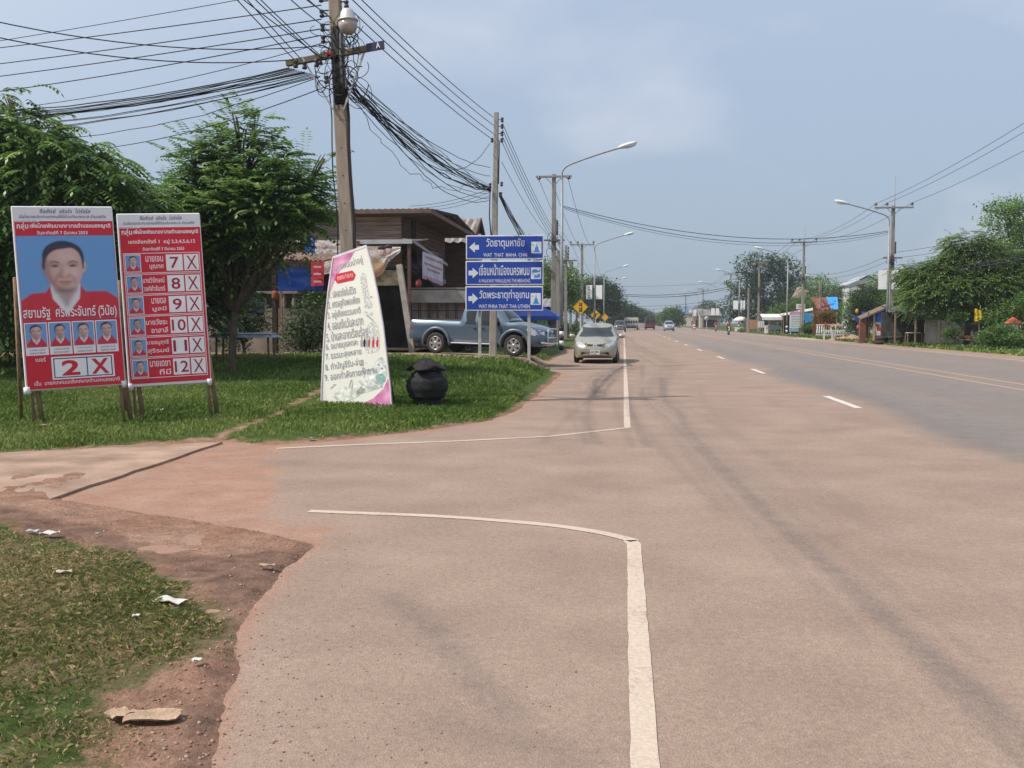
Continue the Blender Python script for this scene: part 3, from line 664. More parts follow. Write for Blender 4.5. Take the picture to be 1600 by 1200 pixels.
p = Pr(); hdr(p, zt, wd, False); p.t('white', 'วันอาทิตย์ที่ 7 มีนาคม 2553', wd*.23, zt-.405, wd*.50, .055, .004, bold=.02); p.done('print', tb)
# the big portrait
u0, v0, w, h = .032, zl+.985, wd-.046, 1.215
photo(tb, u0, v0, w, h, .006, 0, True, 'portrait', 'large portrait of a man in a red jacket and white collar')
p = Pr(); p.t('white', 'สยามรัฐ  ศรีพระจันทร์ (วินัย)', .05, v0+.005, wd-.10, .20, .016, bold=.012)
p.done('lettering', tb); p = Pr(); p.t('white', 'เบอร์', .16, zl+.41, .13, .06, .004, bold=.01); p.done('lettering', tb); p = Pr(); p.t('white', 'เป็น  นายกเทศมนตรีเทศบาลตำบลหนองญาติ', .12, zl+.06, wd-.20, .075, .004, bold=.01)
p.done('lettering', tb)
for i in range(4):
    p = Pr(); a = .045+i*.310; p.r('white', a, zl+.50, a+.294, zl+.965, .004); photo(tb, a+.014, zl+.615, .266, .335, .007, i+1)
    for k, s in enumerate(('นายชัย ทองดี', 'นายประสิทธิ์', 'นายบุญเลิศ', 'นายวิชัย จันดี')[i:i+1]+('รองนายก',)): p.t('navy', s, a+.05, zl+.565-.048*k, .2, .026, .006)
    p.done('portrait_card', tb)
p = Pr(); a = .36; p.r('white', a, zl+.14, a+.83, zl+.465, .004); p.frame('navy', a+.025, zl+.16, a+.805, zl+.445, .014, .005); p.r('navy', a+.46, zl+.17, a+.474, zl+.435, .005)
p.t('red', '2', a+.13, zl+.19, .24, .22, .006, bold=.03); p.t('red', 'X', a+.52, zl+.19, .24, .22, .006, bold=.03); p.done('number_panel', tb)
# the second banner
wd = 1.20; tb, zl = board('tall red election banner listing six small portraits numbered 7 to 12', 202, 331, 606, 14.8, 15.2, (.05, 1.14), wd, hd)
zt = zl+hd; p = Pr(); hdr(p, zt, wd, True)
p.t('white', 'เขตเลือกตั้งที่ 1  หมู่ 2,3,4,5,6,12', wd*.12, zt-.475, wd*.80, .082, .004, bold=.02)
p.t('white', 'วันอาทิตย์ที่ 7 มีนาคม 2553', wd*.28, zt-.565, wd*.50, .055, .004, bold=.02); p.done('print', tb)
NM = (('นายเจน', 'บุญทศ', '7'), ('นายวิจักษณ์', 'วงค์คำจันทร์', '8'), ('นายดล', 'มูลมี', '9'), ('นายวัชระ', 'อาสาลี', '10'), ('นายธนูฤทธิ์', 'สุริรมย์', '11'), ('นายเดชา', 'ทีมี', '12'))
rh = .318
for i, (a, b_, no) in enumerate(NM):
    y1 = zt-.60-i*rh; y0 = y1-rh+.012; p = Pr(); p.frame('white', .055, y0, wd-.045, y1, .009, .004)
    p.r('white', .075, y0+.018, .30, y1-.018, .004); pic = photo(tb, .088, y0+.03, .20, rh-.075, .007, i*1.7)
    wa = .042*len(a); wb = .040*len(b_)
    p.t('white', a, .62-min(wa, .31), y1-.135, min(wa, .31), .085, .004, bold=.01); p.t('white', b_, .62-min(wb, .31), y0+.045, min(wb, .31), .085, .004, bold=.01)
    p.r('white', .66, y0+.03, .90, y1-.03, .004); p.r('white', .92, y0+.03, wd-.065, y1-.03, .004)
    w_ = .13 if len(no) < 2 else .20
    p.t('dred', no, .78-w_/2, y0+.065, w_, rh-.145, .005, bold=.01); p.t('dred', 'X', .955, y0+.05, .15, rh-.115, .005)
    cr_ = p.done('candidate_row', tb); pic.parent = cr_
# ------------------------------------------------------------------ the tapering village motto panel
g = G(500, 622, .12); gx = GX(500, 17.3); ox, oy = gx[0], gx[1]; z0 = gz(ox, oy)
t = thing('motto_panel', 'tapering white and pink panel with nine numbered lines standing in the grass', 'sign', (ox, oy, z0-.05), (R(-6), 0, R(-11)))
kx = 17.3/FPX
def pp(px, py): return ((px-500)*kx, (634-py)*kx)
out = [pp(500, 632), pp(500, 560), pp(501.5, 500), pp(505, 450), pp(511, 398), pp(568, 381)] + [pp(*q) for q in ((580, 418), (591, 460), (601, 505), (610, 560), (617, 600), (621, 634))]
o3 = [(q[0], .0, q[1]) for q in out]
m = MB(); m.slab(o3, .05, 0, nrm=(0, -1, 0)); m.build('panel', nmat('panel face', (.74, .73, .66), .45, var=.04, scale=1.2), t)
m = MB()
for q0, q1 in zip(out, out[1:]+out[:1]): m.bar((q0[0], .005, q0[1]), (q1[0], .005, q1[1]), .02, .04)
m.build('edge_trim', nmat('pale panel edging', (.66, .60, .66), .5), t)
p = Pr()
p.sh('pink', [pp(512, 400), pp(548, 389), pp(540, 403), pp(526, 415), pp(516, 432), pp(507, 456)], .004)
p.sh('pink', [pp(567, 629), pp(590, 618), pp(606, 603), pp(614, 585), pp(618, 607), pp(620, 629)], .004)
p.sh('skyp', smooth_loop([pp(575, 590), pp(592, 560), pp(603, 556), pp(611, 580), pp(600, 600), pp(585, 607), pp(560, 612)], 4), .003)
p.sh('green', smooth_loop([pp(520, 614), pp(545, 600), pp(575, 604), pp(560, 618), pp(535, 625)], 4), .003)
p.sh('pgrey', smooth_loop([pp(560, 430), pp(568, 425), pp(576, 460), pp(582, 475), pp(573, 478), pp(566, 462)], 4), .003)
p.sh('pgrey', smooth_loop([pp(570, 520), pp(580, 500), pp(592, 505), pp(597, 540), pp(584, 548), pp(572, 545)], 4), .003)
p.sh('teal', smooth_loop([pp(592, 585), pp(604, 580), pp(609, 590), pp(600, 596)], 4), .0035)
rs2 = np.random.RandomState(4)
for i in range(46):   # trees, temple roofs and people of the printed picture, seen as small marks
    x = rs2.uniform(565, 607); y = rs2.choice([rs2.normal(568, 9), rs2.normal(598, 6), rs2.normal(468, 14)])
    if x > 572+(y-400)*.19 or y > 612: continue
    a_ = rs2.uniform(1, 3.5); p.sh(['grey', 'green', 'pgrey', 'grey'][i % 4], [pp(x-a_, y), pp(x, y-a_*.7), pp(x+a_, y+.5), pp(x, y+a_*.8)], .004+.00002*i)
for x, c in ((566, 'grey'), (571, 'black'), (575, 'grey'), (579, 'lip'), (586, 'red'), (593, 'red')):
    p.sh(c, [pp(x-1.8, 538), pp(x-2, 530), pp(x, 525), pp(x+2, 530), pp(x+1.4, 540)], .005); p.sh('skin2', [pp(x-1.2, 525), pp(x, 521.5), pp(x+1.2, 525), pp(x, 527)], .0055)
p.sh('grey', [pp(573, 488), pp(585, 497), pp(585, 499), pp(572, 490)], .0045); p.sh('pgrey', [pp(571, 482), pp(582, 489), pp(582, 491), pp(571, 485)], .0045)
p.sh('grey', [pp(515, 606), pp(522, 600), pp(519, 598), pp(526, 598), pp(517, 602)], .0045)
p.sh('grey', [pp(548, 603), pp(551, 592), pp(553, 592), pp(552, 602), pp(554, 603), pp(553, 591), pp(550, 590), pp(547, 602)], .0045)
p.done('picture', t)
p = Pr(); ro = R(10.5)
p.t('ink', 'นครพนมน่าอยู่', *pp(516, 423), .56, .17, .006, rot=R(15))
b0 = pp(517, 440); cr, sr = math.cos(ro), math.sin(ro)
def rt(x, y): return (b0[0]+x*cr-y*sr, b0[1]+x*sr+y*cr)
p.sh('red', [rt(0, .07), rt(.04, .0), rt(.36, .0), rt(.41, .09), rt(.36, .17), rt(.04, .17)], .006)
p.t('cream', 'คุณธรรม 9 ประการ', *rt(.05, .03), .31, .11, .0075, rot=ro)
LN = (('1. ปลอดภัยในชีวิต', 508, 463, 46, 19), ('2. เศรษฐกิจพอเพียง', 507, 482, 55, 21), ('3. อยู่เคียงธรรมชาติ', 507, 498.5, 57, 21), ('4. ออมเงินวันละบาท', 507, 514, 62, 21),
      ('5. บ้านสะอาดเรียบร้อย', 506, 532, 72, 22), ('6. อบายมุขลดละ', 506, 548, 56, 18), ('7. ธรรมะสุขหลาย', 506, 563, 62, 17), ('8. ทำบัญชีรับ-จ่าย', 506, 579, 66, 19), ('9. ออกกำลังกายทุกยาม', 506, 597, 90, 21))
p.done('title', t)
for s, x, y, w, h in LN: p = Pr(); p.t('ink', s, *pp(x, y), w*kx, h*kx*.74, .006, rot=R(9), bold=.004); p.done('text_line', t)
m = MB()
for x in (.25, 1.05): m.tube([(x, .06, 1.6), (x, .09, -.05)], .03, 6); m.tube([(x, .07, 1.4), (x+.02, .8, .02)], .025, 6)
m.build('rear_prop', wood, t)
# ------------------------------------------------------------------ blue direction sign
D = 31.6; x, y = GX(788, D); z0 = gz(x, y); kk = D/FPX
t = thing('direction_sign', 'blue three panel direction sign with white Thai lettering on two grey legs', 'road sign', (x, y, z0), (0, 0, R(2)))
sb = nmat('blue sign face', (.012, .055, .36), .4, var=.08, scale=3, spec=.4); sw = nmat('white reflective paint', (.68, .69, .72), .4, var=.05, scale=9); sbk = nmat('sign back', (.34, .34, .35), .5, .4)
sl = nmat('sign symbol blue', (.05, .25, .62), .4)
def sp_(px, py): return ((px-788)*kk, EYE-(py-HZ)*kk-z0)
rows = ((368.5, 405.5, 'วัดธาตุมหาชัย', 'WAT  THAT  MAHA  CHAI', -1), (408, 445.5, 'เขื่อนหน้าเมืองนครพนม', 'A WALKWAY PARALLELING THE MEKHONG', 1), (447.5, 485.5, 'วัดพระธาตุท่าอุเทน', 'WAT PHRA THAT THA UTHEN', 1))
for i, (y0, y1, th, en, ar) in enumerate(rows):
    a = sp_(728-i*.5, y1); c = sp_(849.5-i*.5, y0); xm, zm = (a[0]+c[0])/2, (a[1]+c[1])/2; ww, h_ = c[0]-a[0], c[1]-a[1]
    m = MB(); m.box((xm, .02, zm), (ww, .035, h_), 0, bev=.008); m.rect(a[0]+.035, a[1]+.035, c[0]-.035, c[1]-.035, .0005, 1)
    bd = m.build('sign_panel', [sw, sb], t); m = MB()
    def q(fx, fz): return (a[0]+ww*fx, a[1]+h_*fz)
    ax = .04 if ar < 0 else .165; dx = .075 if ar < 0 else -.075
    zc = .5; 
    pts = [(ax, zc), (ax+dx, zc+.22), (ax+dx, zc+.10), (ax+dx*1.7, zc+.10), (ax+dx*1.7, zc-.10), (ax+dx, zc-.10), (ax+dx, zc-.22)]
    m.shape([q(*w_) for w_ in pts], .003); m.build('arrow', sw, bd); m = MB()
    if i == 0: m.text(th, *q(.262, .42), ww*.49, h_*.46, .003, bold=.012); m.build('lettering', sw, bd); m = MB(); m.text(en, *q(.225, .10), ww*.56, h_*.155, .003, bold=.006)
    if i == 1: m.text(th, *q(.175, .40), ww*.645, h_*.47, .003, bold=.012); m.build('lettering', sw, bd); m = MB(); m.text(en, *q(.17, .10), ww*.66, h_*.15, .003, bold=.004)
    if i == 2: m.text(th, *q(.18, .40), ww*.64, h_*.47, .003, bold=.012); m.build('lettering', sw, bd); m = MB(); m.text(en, *q(.17, .10), ww*.66, h_*.155, .003, bold=.006)
    m.build('lettering', sw, bd)
    m = MB(); e0 = q(.84, .24); e1 = q(.97, .72); m.rect(*e0, *e1, .003, 0); ex, ez = e1[0]-e0[0], e1[1]-e0[1]
    def s_(fx, fz): return (e0[0]+ex*fx, e0[1]+ez*fz)
    if i != 1:
        m.shape([s_(*w_) for w_ in ((.22, .08), (.22, .18), (.32, .22), (.40, .50), (.48, .60), (.54, .92), (.60, .60), (.68, .50), (.76, .22), (.86, .18), (.86, .08))], .005, 1)
        m.shape([s_(.18+.10*math.cos(k*.8), .72+.10*math.sin(k*.8)) for k in range(8)], .005, 2)
    else:
        m.shape([s_(*w_) for w_ in ((.06, .55), (.15, .8), (.5, .86), (.72, .7), (.93, .84), (.88, .62), (.5, .55))], .005, 1)
        m.shape([s_(*w_) for w_ in ((.3, .12), (.36, .42), (.55, .3), (.75, .45), (.92, .4), (.86, .14), (.6, .1))], .005, 1)
        m.shape([s_(*w_) for w_ in ((.08, .48), (.3, .52), (.25, .40), (.1, .38))], .005, 2)
    m.build('symbol', [sw, sl, nmat('symbol grey', (.45, .55, .65), .5)], bd)
m = MB()
for px in (749, 826.5):
    xx = sp_(px, 0)[0]; g = MB(); g.box((xx, .10, (sp_(0, 366)[1]-.1)/2), (.095, .06, sp_(0, 366)[1]+.1), 0, bev=.008); g.build('leg', nmat('painted sign leg', (.36, .36, .34), .8, var=.15, scale=5), t)
for zf in (374, 398, 414, 440, 454, 480): m.box((0, .055, sp_(0, zf)[1]), (2.3, .03, .05))
m.build('cross_rail', steel, t)
# ------------------------------------------------------------------ black lidded jar made of old tyres
D = 17.4; x, y = GX(667, D); z0 = gz(x, y)
t = thing('jar_bin', 'round black rubber jar with a pointed drooping lid on the grass', 'bin', (x, y, z0), (0, 0, 0))
rub = nmat('black rubber', (.012, .012, .013), .75, var=.4, scale=9, bump=.6, bscale=25)
m = MB(); m.lathe([(.0, .0), (.22, .0), (.25, .03), (.24, .08), (.23, .10), (.30, .13), (.335, .17), (.325, .20), (.36, .26), (.378, .34), (.362, .385), (.37, .43), (.33, .49), (.30, .50), (.28, .56), (.22, .60), (.19, .62)], 28)
m.build('body', rub, t)
g = MB()
for z, r in ((.335, .372), (.10, .25)): g.lathe([(r-.01, z-.02), (r, z), (r-.01, z+.02)], 28, caps=False)
g.build('seam', rub, t)
m = MB(); k = 28; vs = [(-.03, -.01, .83)]
for ri, zz_, q_ in ((.06, .825, 0), (.13, .79, .3), (.22, .735, .7), (.31, .68, 1), (.335, .65, 1), (.26, .62, .5)):
    for j in range(k):
        a = 2*math.pi*j/k; s_ = 1+.17*q_*math.cos(a*4+.2); vs.append((ri*s_*math.cos(a)-.02, ri*s_*math.sin(a), zz_-.035*q_*math.cos(a*4+.2)+.012*math.sin(a*7)))
fs = [(0, 1+j, 1+(j+1) % k) for j in range(k)]+[(1+i*k+j, 1+(i+1)*k+j, 1+(i+1)*k+(j+1) % k, 1+i*k+(j+1) % k) for i in range(5) for j in range(k)]
m.add(vs, fs, 0, True); m.build('lid', rub, t)
# ------------------------------------------------------------------ litter
pap = nmat('crumpled white paper', (.50, .47, .44), .8, var=.1, scale=20); crd = nmat('wet cardboard', (.36, .25, .17), .9, var=.2, scale=12, bump=.4)
def scrap(name, label, px, py, w, h, rz, mat, seed, bumpz=.03, group=None):
    bumpz *= .6
    r_ = random.Random(seed); g = G(px, py); z = gz(g.x, g.y)
    t = MB(); nx_, ny = 7, 5; T = Matrix.Rotation(rz, 4, 'Z')
    vs = []
    for k_ in (1, 0):
        r_ = random.Random(seed)
        for i in range(nx_):
            for j in range(ny):
                u = (i/(nx_-1)-.5); v = (j/(ny-1)-.5); s_ = 1-.35*abs(u)*r_.random()
                vs.append((u*w+r_.uniform(-.1, .1)*w*.3, v*h*s_*1.5+r_.uniform(-.1, .1)*h*.8, .012+bumpz*abs(math.sin(u*4+seed+v*2))*r_.uniform(.5, .8)+(.004 if k_ else 0)))
    n_ = nx_*ny; fs = [(i*ny+j, (i+1)*ny+j, (i+1)*ny+j+1, i*ny+j+1) for i in range(nx_-1) for j in range(ny-1)]
    fs += [tuple(n_+q for q in reversed(f)) for f in fs]
    t.add(vs, fs, 0, False, T); o = t.build(name, mat); o.location = (g.x, g.y, z+.012); return tag(o, label, 'litter', group)
scrap('paper_scrap', 'crumpled white paper at the top edge of the near lawn', 78, 849, .13, .05, .5, pap, 1, .05)
scrap('paper_scrap', 'small grey plastic scrap left of the crumpled white paper', 52, 846, .10, .03, -.2, nmat('grey plastic', (.4, .4, .42), .5), 12, .02)
scrap('paper_scrap', 'rolled white paper strip lying on the lawn near the mud', 266, 953, .19, .05, -.35, pap, 2, .03)
scrap('cardboard_scrap', 'torn flat piece of brown cardboard beside the tyre tracks', 240, 1129, .20, .075, .15, crd, 3, .02)
scrap('cardboard_scrap', 'small brown cardboard flap left of the larger torn piece', 186, 1127, .085, .06, .9, crd, 4, .02)
scrap('paper_scrap', 'dirty pale scrap in the middle of the near lawn', 100, 912, .09, .03, .3, nmat('dirty paper', (.42, .33, .28), .9), 5, .02)
scrap('paper_scrap', 'tiny white scrap below the rolled paper strip', 213, 979, .035, .02, .3, pap, 6, .01)
scrap('paper_scrap', 'small greenish white wrapper at the lawn edge by the asphalt', 308, 1051, .05, .025, .8, nmat('wrapper', (.45, .50, .42), .5), 7, .02)
scrap('paper_scrap', 'pale leaf shaped scrap on the dark mud', 417, 895, .10, .03, .1, crd, 8, .02)
scrap('paper_scrap', 'small white scrap on the grass below the election banners', 250, 655, .14, .09, .1, pap, 9, .06)
scrap('paper_scrap', 'small blue grey scrap on the verge edge above the white line', 486, 690, .08, .05, .1, nmat('blue scrap', (.2, .24, .3), .5), 10, .03)
scrap('paper_scrap', 'white scrap lying on the grass in front of the direction sign', 758, 590, .13, .07, .1, pap, 11, .04)
scrap('paper_scrap', 'tiny white pebble like scrap at the edge of the mud', 152, 844, .025, .015, .1, pap, 13, .01)
scrap('paper_scrap', 'pinkish torn scrap in the grass under the portrait banner', 68, 678, .16, .08, .1, nmat('pink scrap', (.45, .28, .22), .8), 14, .06)
#, 'dry brown leaf lying by the tyre tracks at the bottom edge', 545, 0, .06, .03, .1, crd, 15, .02) if False else None
# ================================================================== poles, street lamps and cables
cpole = nmat('weathered concrete pole', (.27, .22, .175), .9, var=.18, scale=3, bump=.3, bscale=40, stretch=(3, 3, .6))
cpole2 = nmat('grey concrete pole', (.23, .21, .19), .9, var=.2, scale=3, bump=.2, stretch=(3, 3, .6))
xarm = nmat('brown crossarm', (.13, .10, .08), .85, var=.3, scale=5)
insu = nmat('brown glazed insulator', (.035, .022, .025), .3, spec=.5)
cabm = nmat('black cable', (.018, .018, .022), .6); gal = nmat('galvanised post', (.26, .275, .29), .6, .4, var=.1, scale=3)
lampw = nmat('white lamp housing', (.62, .64, .66), .4, var=.05); lens = nmat('lamp glass', (.55, .57, .60), .15, spec=.6)
wht = nmat('white post band', (.66, .66, .65), .6, var=.1, scale=9); blk = nmat('black post band', (.02, .02, .022), .6)
strap = nmat('pale steel strap', (.40, .41, .44), .5, .4)
def taper(mb, x, y, h, w0, w1, d0, d1, z0=-.3, ch=.02):
    for (z, w, d), (z2, w2, d2) in (((z0, w0, d0), (h, w1, d1)),):
        def ring(z, w, d):
            a, b_ = w/2, d/2; return [(x-a+ch, y-b_, z), (x+a-ch, y-b_, z), (x+a, y-b_+ch, z), (x+a, y+b_-ch, z), (x+a-ch, y+b_, z), (x-a+ch, y+b_, z), (x-a, y+b_-ch, z), (x-a, y-b_+ch, z)]
        mb.add(ring(z, w, d)+ring(z2, w2, d2), [tuple(range(7, -1, -1)), tuple(range(8, 16))]+[(i, (i+1) % 8, (i+1) % 8+8, i+8) for i in range(8)])
def spool(t, x, y, z, s=1.0):
    m = MB(); m.lathe([(.02*s, -.07*s), (.045*s, -.06*s), (.045*s, -.025*s), (.025*s, 0), (.045*s, .025*s), (.045*s, .06*s), (.02*s, .07*s)], 8, (x, y, z)); return m.build('insulator', insu, t)
def pin(t, x, y, z, s=1.0):
    m = MB(); m.tube([(x, y, z), (x, y, z+.10*s)], .012*s, 5); m.lathe([(.03*s, .08*s), (.10*s, .10*s), (.085*s, .14*s), (.06*s, .15*s), (.065*s, .20*s), (.03*s, .23*s)], 9, (x, y, z)); return m.build('insulator', insu, t)
def cable(a, b_, sag, r, label, grp, n=16, wig=0, seed=0):
    a, b_ = Vector(a), Vector(b_); pts = []; rr = random.Random(seed); L = (b_-a).length
    for i in range(n+1):
        t = i/n; p = a.lerp(b_, t); p.z -= sag*4*t*(1-t)
        if wig and 0 < i < n: p += Vector((rr.uniform(-wig, wig), rr.uniform(-wig, wig), rr.uniform(-wig, wig)))
        pts.append(p)
    m = MB(); o_ = a.copy(); m.tube([p-o_ for p in pts], r, 5); o = m.build('overhead_cable', cabm); o.location = o_
    return tag(o, label, 'cable', grp)
# ---- the near concrete pole
D1 = 18.3; x, y = GX(556, D1); z0 = gz(x, y); k1 = D1/FPX
def zz(py, d): return EYE-(py-HZ)*d/FPX
t = thing('power_pole', 'nearest leaning concrete power pole with round lamp, brown crossarm and cable tangle', 'power pole', (x, y, z0), (0, R(-2.6), 0), 'concrete power poles')
near = t; A = Vector((x, y, z0)); NT = TM[t]
H1 = 8.6
m = MB(); taper(m, 0, 0, H1, .30, .19, .26, .17); m.build('shaft', cpole, t)
def hh(py): return (zz(py, D1)-z0)/math.cos(R(2.6))
m = MB()
for i in range(13): m.lathe([(.012, 0), (.012, .006)], 7, (0.0, 0, 0), M=Matrix.Translation((.0, -.135+.0052*i-.0, 1.6+i*.5)) @ Matrix.Rotation(R(90), 4, 'X'))
m.build('bolt_hole', blk, t)
za = hh(96)
m = MB(); m.box((-.02, -.16, za), (1.92, .09, .11), 0, rot=(0, R(-3.2), R(-8)), bev=.01); ar = m.build('crossarm', nmat('dusty timber arm', (.12, .10, .07), .85, var=.3, scale=4), t)
m = MB(); m.box((.78, -.31, za+.05), (.34, .02, .14), 0, rot=(0, R(-3.2), R(-8))); o = m.build('sign_plate', nmat('dark blue plate', (.02, .025, .06), .5), t); o['label'] = 'dark plate with a white letter A'
m = MB(); m.text('A', 0, 0, .075, .10, 0, bold=.02); m2 = m.build('letter', sw, o, M=Matrix.Translation((.80, -.335, za+.005)) @ Euler((0, R(-3.2), R(-8))).to_matrix().to_4x4())
for sx, zf in ((-1, za-.03), (1, za+.02)):
    m = MB(); m.bar((sx*.58-.02, -.215, zf), (sx*.10, -.16, za-.98), .03); m.build('brace', strap, t)
for i, py in enumerate((6, 29, 50, 68, 92)):
    h_ = hh(py); m = MB(); m.bar((-.10, 0, h_+.05), (-.27, 0, h_+.05), .02); m.bar((-.10, 0, h_-.05), (-.27, 0, h_-.05), .02); m.tube([(-.26, 0, h_-.08), (-.26, 0, h_+.08)], .01, 5); b1 = m.build('bracket', cabm, t); spool(b1, -.26, 0, h_)
for i, py in enumerate((-30, -5, 18, 30)):
    h_ = hh(py); m = MB(); m.bar((.08, 0, h_+.05), (.22, 0, h_+.05), .02); m.tube([(.21, 0, h_-.08), (.21, 0, h_+.08)], .01, 5); b1 = m.build('bracket', cabm, t); spool(b1, .21, 0, h_)
for px, py in ((470, 107), (484, 110), (503, 108), (509, 105), (517, 134)):
    h_ = hh(py); xx = (px-532)*k1; spool(t, xx, -.22, h_)
lz = hh(52)
m = MB(); m.lathe([(.0, .22), (.09, .215), (.12, .17), (.145, .06), (.185, .03), (.19, .01), (.175, .0)], 20, (.30, -.30, lz)); lp = m.build('lamp_housing', nmat('dull aluminium lamp', (.45, .45, .43), .5, .5, var=.15, scale=6), t)
m = MB(); m.lathe([(.172, .0), (.165, -.10), (.13, -.18), (.07, -.22), (.0, -.23)], 20, (.30, -.30, lz)); m.build('lamp_globe', nmat('dusty globe glass', (.36, .31, .28), .2, spec=.6, var=.15), lp)
m = MB(); m.tube(smooth_loop([(.05, -.10, lz-1.1), (.10, -.20, lz-.95), (.12, -.24, lz-.5), (.16, -.28, lz-.15), (.26, -.30, lz+.1)], 5, False), .022, 7); m.build('lamp_arm', gal, t)
m = MB(); m.box((-.09, -.2, za+.02), (.13, .05, .05), 0, rot=(0, .3, 0)); m.build('cable_clip', nmat('red plastic', (.55, .03, .02), .5), t)
# tangle of spare cable loops and the risers down the shaft
rr = random.Random(9); m = MB()
for i in range(42):
    cx, cz = rr.uniform(-.32, .42), za+rr.uniform(-.75, .55); a_, b_ = rr.uniform(.05, .26), rr.uniform(.08, .34); pts = []
    ph = rr.uniform(0, 6); ex = rr.uniform(.4, 1.0); yy = rr.uniform(-.30, -.12); tl = rr.uniform(-.8, .8)
    for q in range(int(14*ex)+2):
        an = ph+q/14*2*math.pi; u_, v_ = a_*math.cos(an), b_*math.sin(an); pts.append((cx+u_*math.cos(tl)-v_*math.sin(tl), yy+.03*math.sin(an*2), cz+u_*math.sin(tl)+v_*math.cos(tl)))
    m.tube(pts, rr.choice((.006, .007, .010)), 5)
o = m.build('cable_tangle', cabm, t); o['kind'] = 'stuff'
m = MB()
for x_, r_ in ((-.17, .012), (.155, .018), (.13, .011)):
    m.tube([(x_+.02*math.sin(i*1.7), -.10, za-.6-(za-1.2)*i/10) for i in range(11)], r_, 5)
m.build('riser_cable', cabm, t)
m = MB()
for i in range(16): m.tube([(-.05+i*.012, -.17-.004*(i % 3), za-.9), (-.06+i*.013+.02*math.sin(i), -.18, za-.4), (-.05+i*.013, -.17, za+.5)], .008, 5)
o = m.build('cable_strand', cabm, t); o['kind'] = 'stuff'
# ---- pole behind the direction sign
D2 = 33.0; x, y = GX(770, D2); z0 = gz(x, y); B0 = Vector((x, y, z0)); h2 = zz(181, D2)-z0
t = thing('power_pole', 'slim concrete power pole standing directly behind the blue direction sign', 'power pole', B0, (0, R(.9), 0), 'concrete power poles')
m = MB(); taper(m, 0, 0, h2, .24, .15, .22, .15); m.build('shaft', nmat('pale grey concrete pole', (.30, .275, .24), .9, var=.15, scale=3, bump=.3), t)
m = MB()
for i in range(14): m.lathe([(.012, 0), (.012, .006)], 6, M=Matrix.Translation((0, -.115+.0025*i, 2.4+i*.38)) @ Matrix.Rotation(R(90), 4, 'X'))
m.build('bolt_hole', blk, t)
for py in (192, 202, 213, 223): h_ = zz(py, D2)-z0; m = MB(); m.bar((.06, 0, h_), (.2, 0, h_), .02); b1 = m.build('bracket', cabm, t); spool(b1, .20, 0, h_, 1.1)
for px, py in ((767, 223), (765, 292), (765, 298), (783, 290), (782, 306)): h_ = zz(py, D2)-z0; spool(t, (px-773)*D2/FPX, -.02, h_, 1.1)
m = MB(); m.tube([(-.16, -.1, zz(300, D2)-z0), (-.17, -.1, zz(340, D2)-z0), (-.10, -.1, zz(372, D2)-z0)], .02, 6); m.tube([(.12, -.05, zz(225, D2)-z0), (.11, -.05, zz(290, D2)-z0)], .02, 5); m.build('riser_cable', cabm, t)
# ---- tall poles with a T crossarm
def tpole(px, d, py_top, aw, label, dark=False, spike=False, lv=True, dirt=None, arm_up=True):
    x, y = GX(px, d); z0 = gz(x, y); h = zz(py_top, d)-z0
    t = thing('power_pole', label, 'power pole', (x, y, z0), (0, 0, 0), 'concrete power poles')
    m = MB(); taper(m, 0, 0, h, .34, .22, .30, .2); m.build('shaft', cpole2, t)
    m = MB(); m.box((0, -.15, h-.15), (aw, .11, .12), 0, bev=.01); ca = m.build('crossarm', cpole2, t)
    for sx in (-1, 1): m = MB(); m.bar((sx*.45, -.15, h-.2), (sx*.10, -.15, h-.6), .035); m.build('brace', cpole2, t)
    for fx in ((-.92, -.35, .92) if arm_up else (-.82, .82)):
        if arm_up: pin(ca, fx*aw/2, -.15, h-.09, 1.3)
        else: pin(ca, fx*aw/2, -.15, h-.42, 1.3)
    if spike: m = MB(); m.tube([(.06, -.12, h-1.5), (.06, -.12, h+(spike))], .025, 6); m.build('lightning_rod', gal, t)
    if lv:
        m = MB(); m.box((0, -.14, h*.62), (1.3, .08, .09)); m.build('lower_crossarm', xarm, t)
        for i in range(5): spool(t, .2, -.05, h*.66+i*.17, 1.3)
        rr = random.Random(int(px)); m = MB()
        for i in range(9):
            cx, cz = rr.uniform(-.25, .25), h*.6+rr.uniform(-.5, .4); m.tube([(cx+.18*math.cos(q*.6), -.16, cz+.25*math.sin(q*.6)) for q in range(9)], .014, 4)
        o = m.build('cable_tangle', cabm, t); o['kind'] = 'stuff'
    return Vector((x, y, z0)), h
T1, hT1 = tpole(865, 58, 275, 2.1, 'grey concrete pole with wide flat crossarm just behind the first left street lamp', arm_up=False)
T2, hT2 = tpole(909, 100, 381, 2.5, 'tall left side pole with pins on its crossarm behind the diamond sign', lv=False)
T3, hT3 = tpole(929, 175, 431, 2.4, 'distant left side pole with crossarm by the white banners', lv=False)
RA, hRA = tpole(1391.5, 70.5, 323, 2.7, 'concrete pole with lightning rod beside the right side street lamp and white banners', spike=2.0, arm_up=True)
RB, hRB = tpole(1254, 108, 377, 2.8, 'tall right side pole behind the pink headed notice board', spike=1.9)
RC, hRC = tpole(1185, 148, 410, 2.5, 'right side pole in front of the large dark tree crown', spike=1.6)
RD, hRD = tpole(1141, 190, 428, 2.4, 'right side pole at the left edge of the large dark tree', spike=1.6)
RE, hRE = tpole(1098, 240, 452, 2.6, 'far right side pole left of the large tree', spike=1.4)
RF, hRF = tpole(1071, 300, 462, 2.8, 'farthest right side pole above the blue roofed house', spike=1.2)
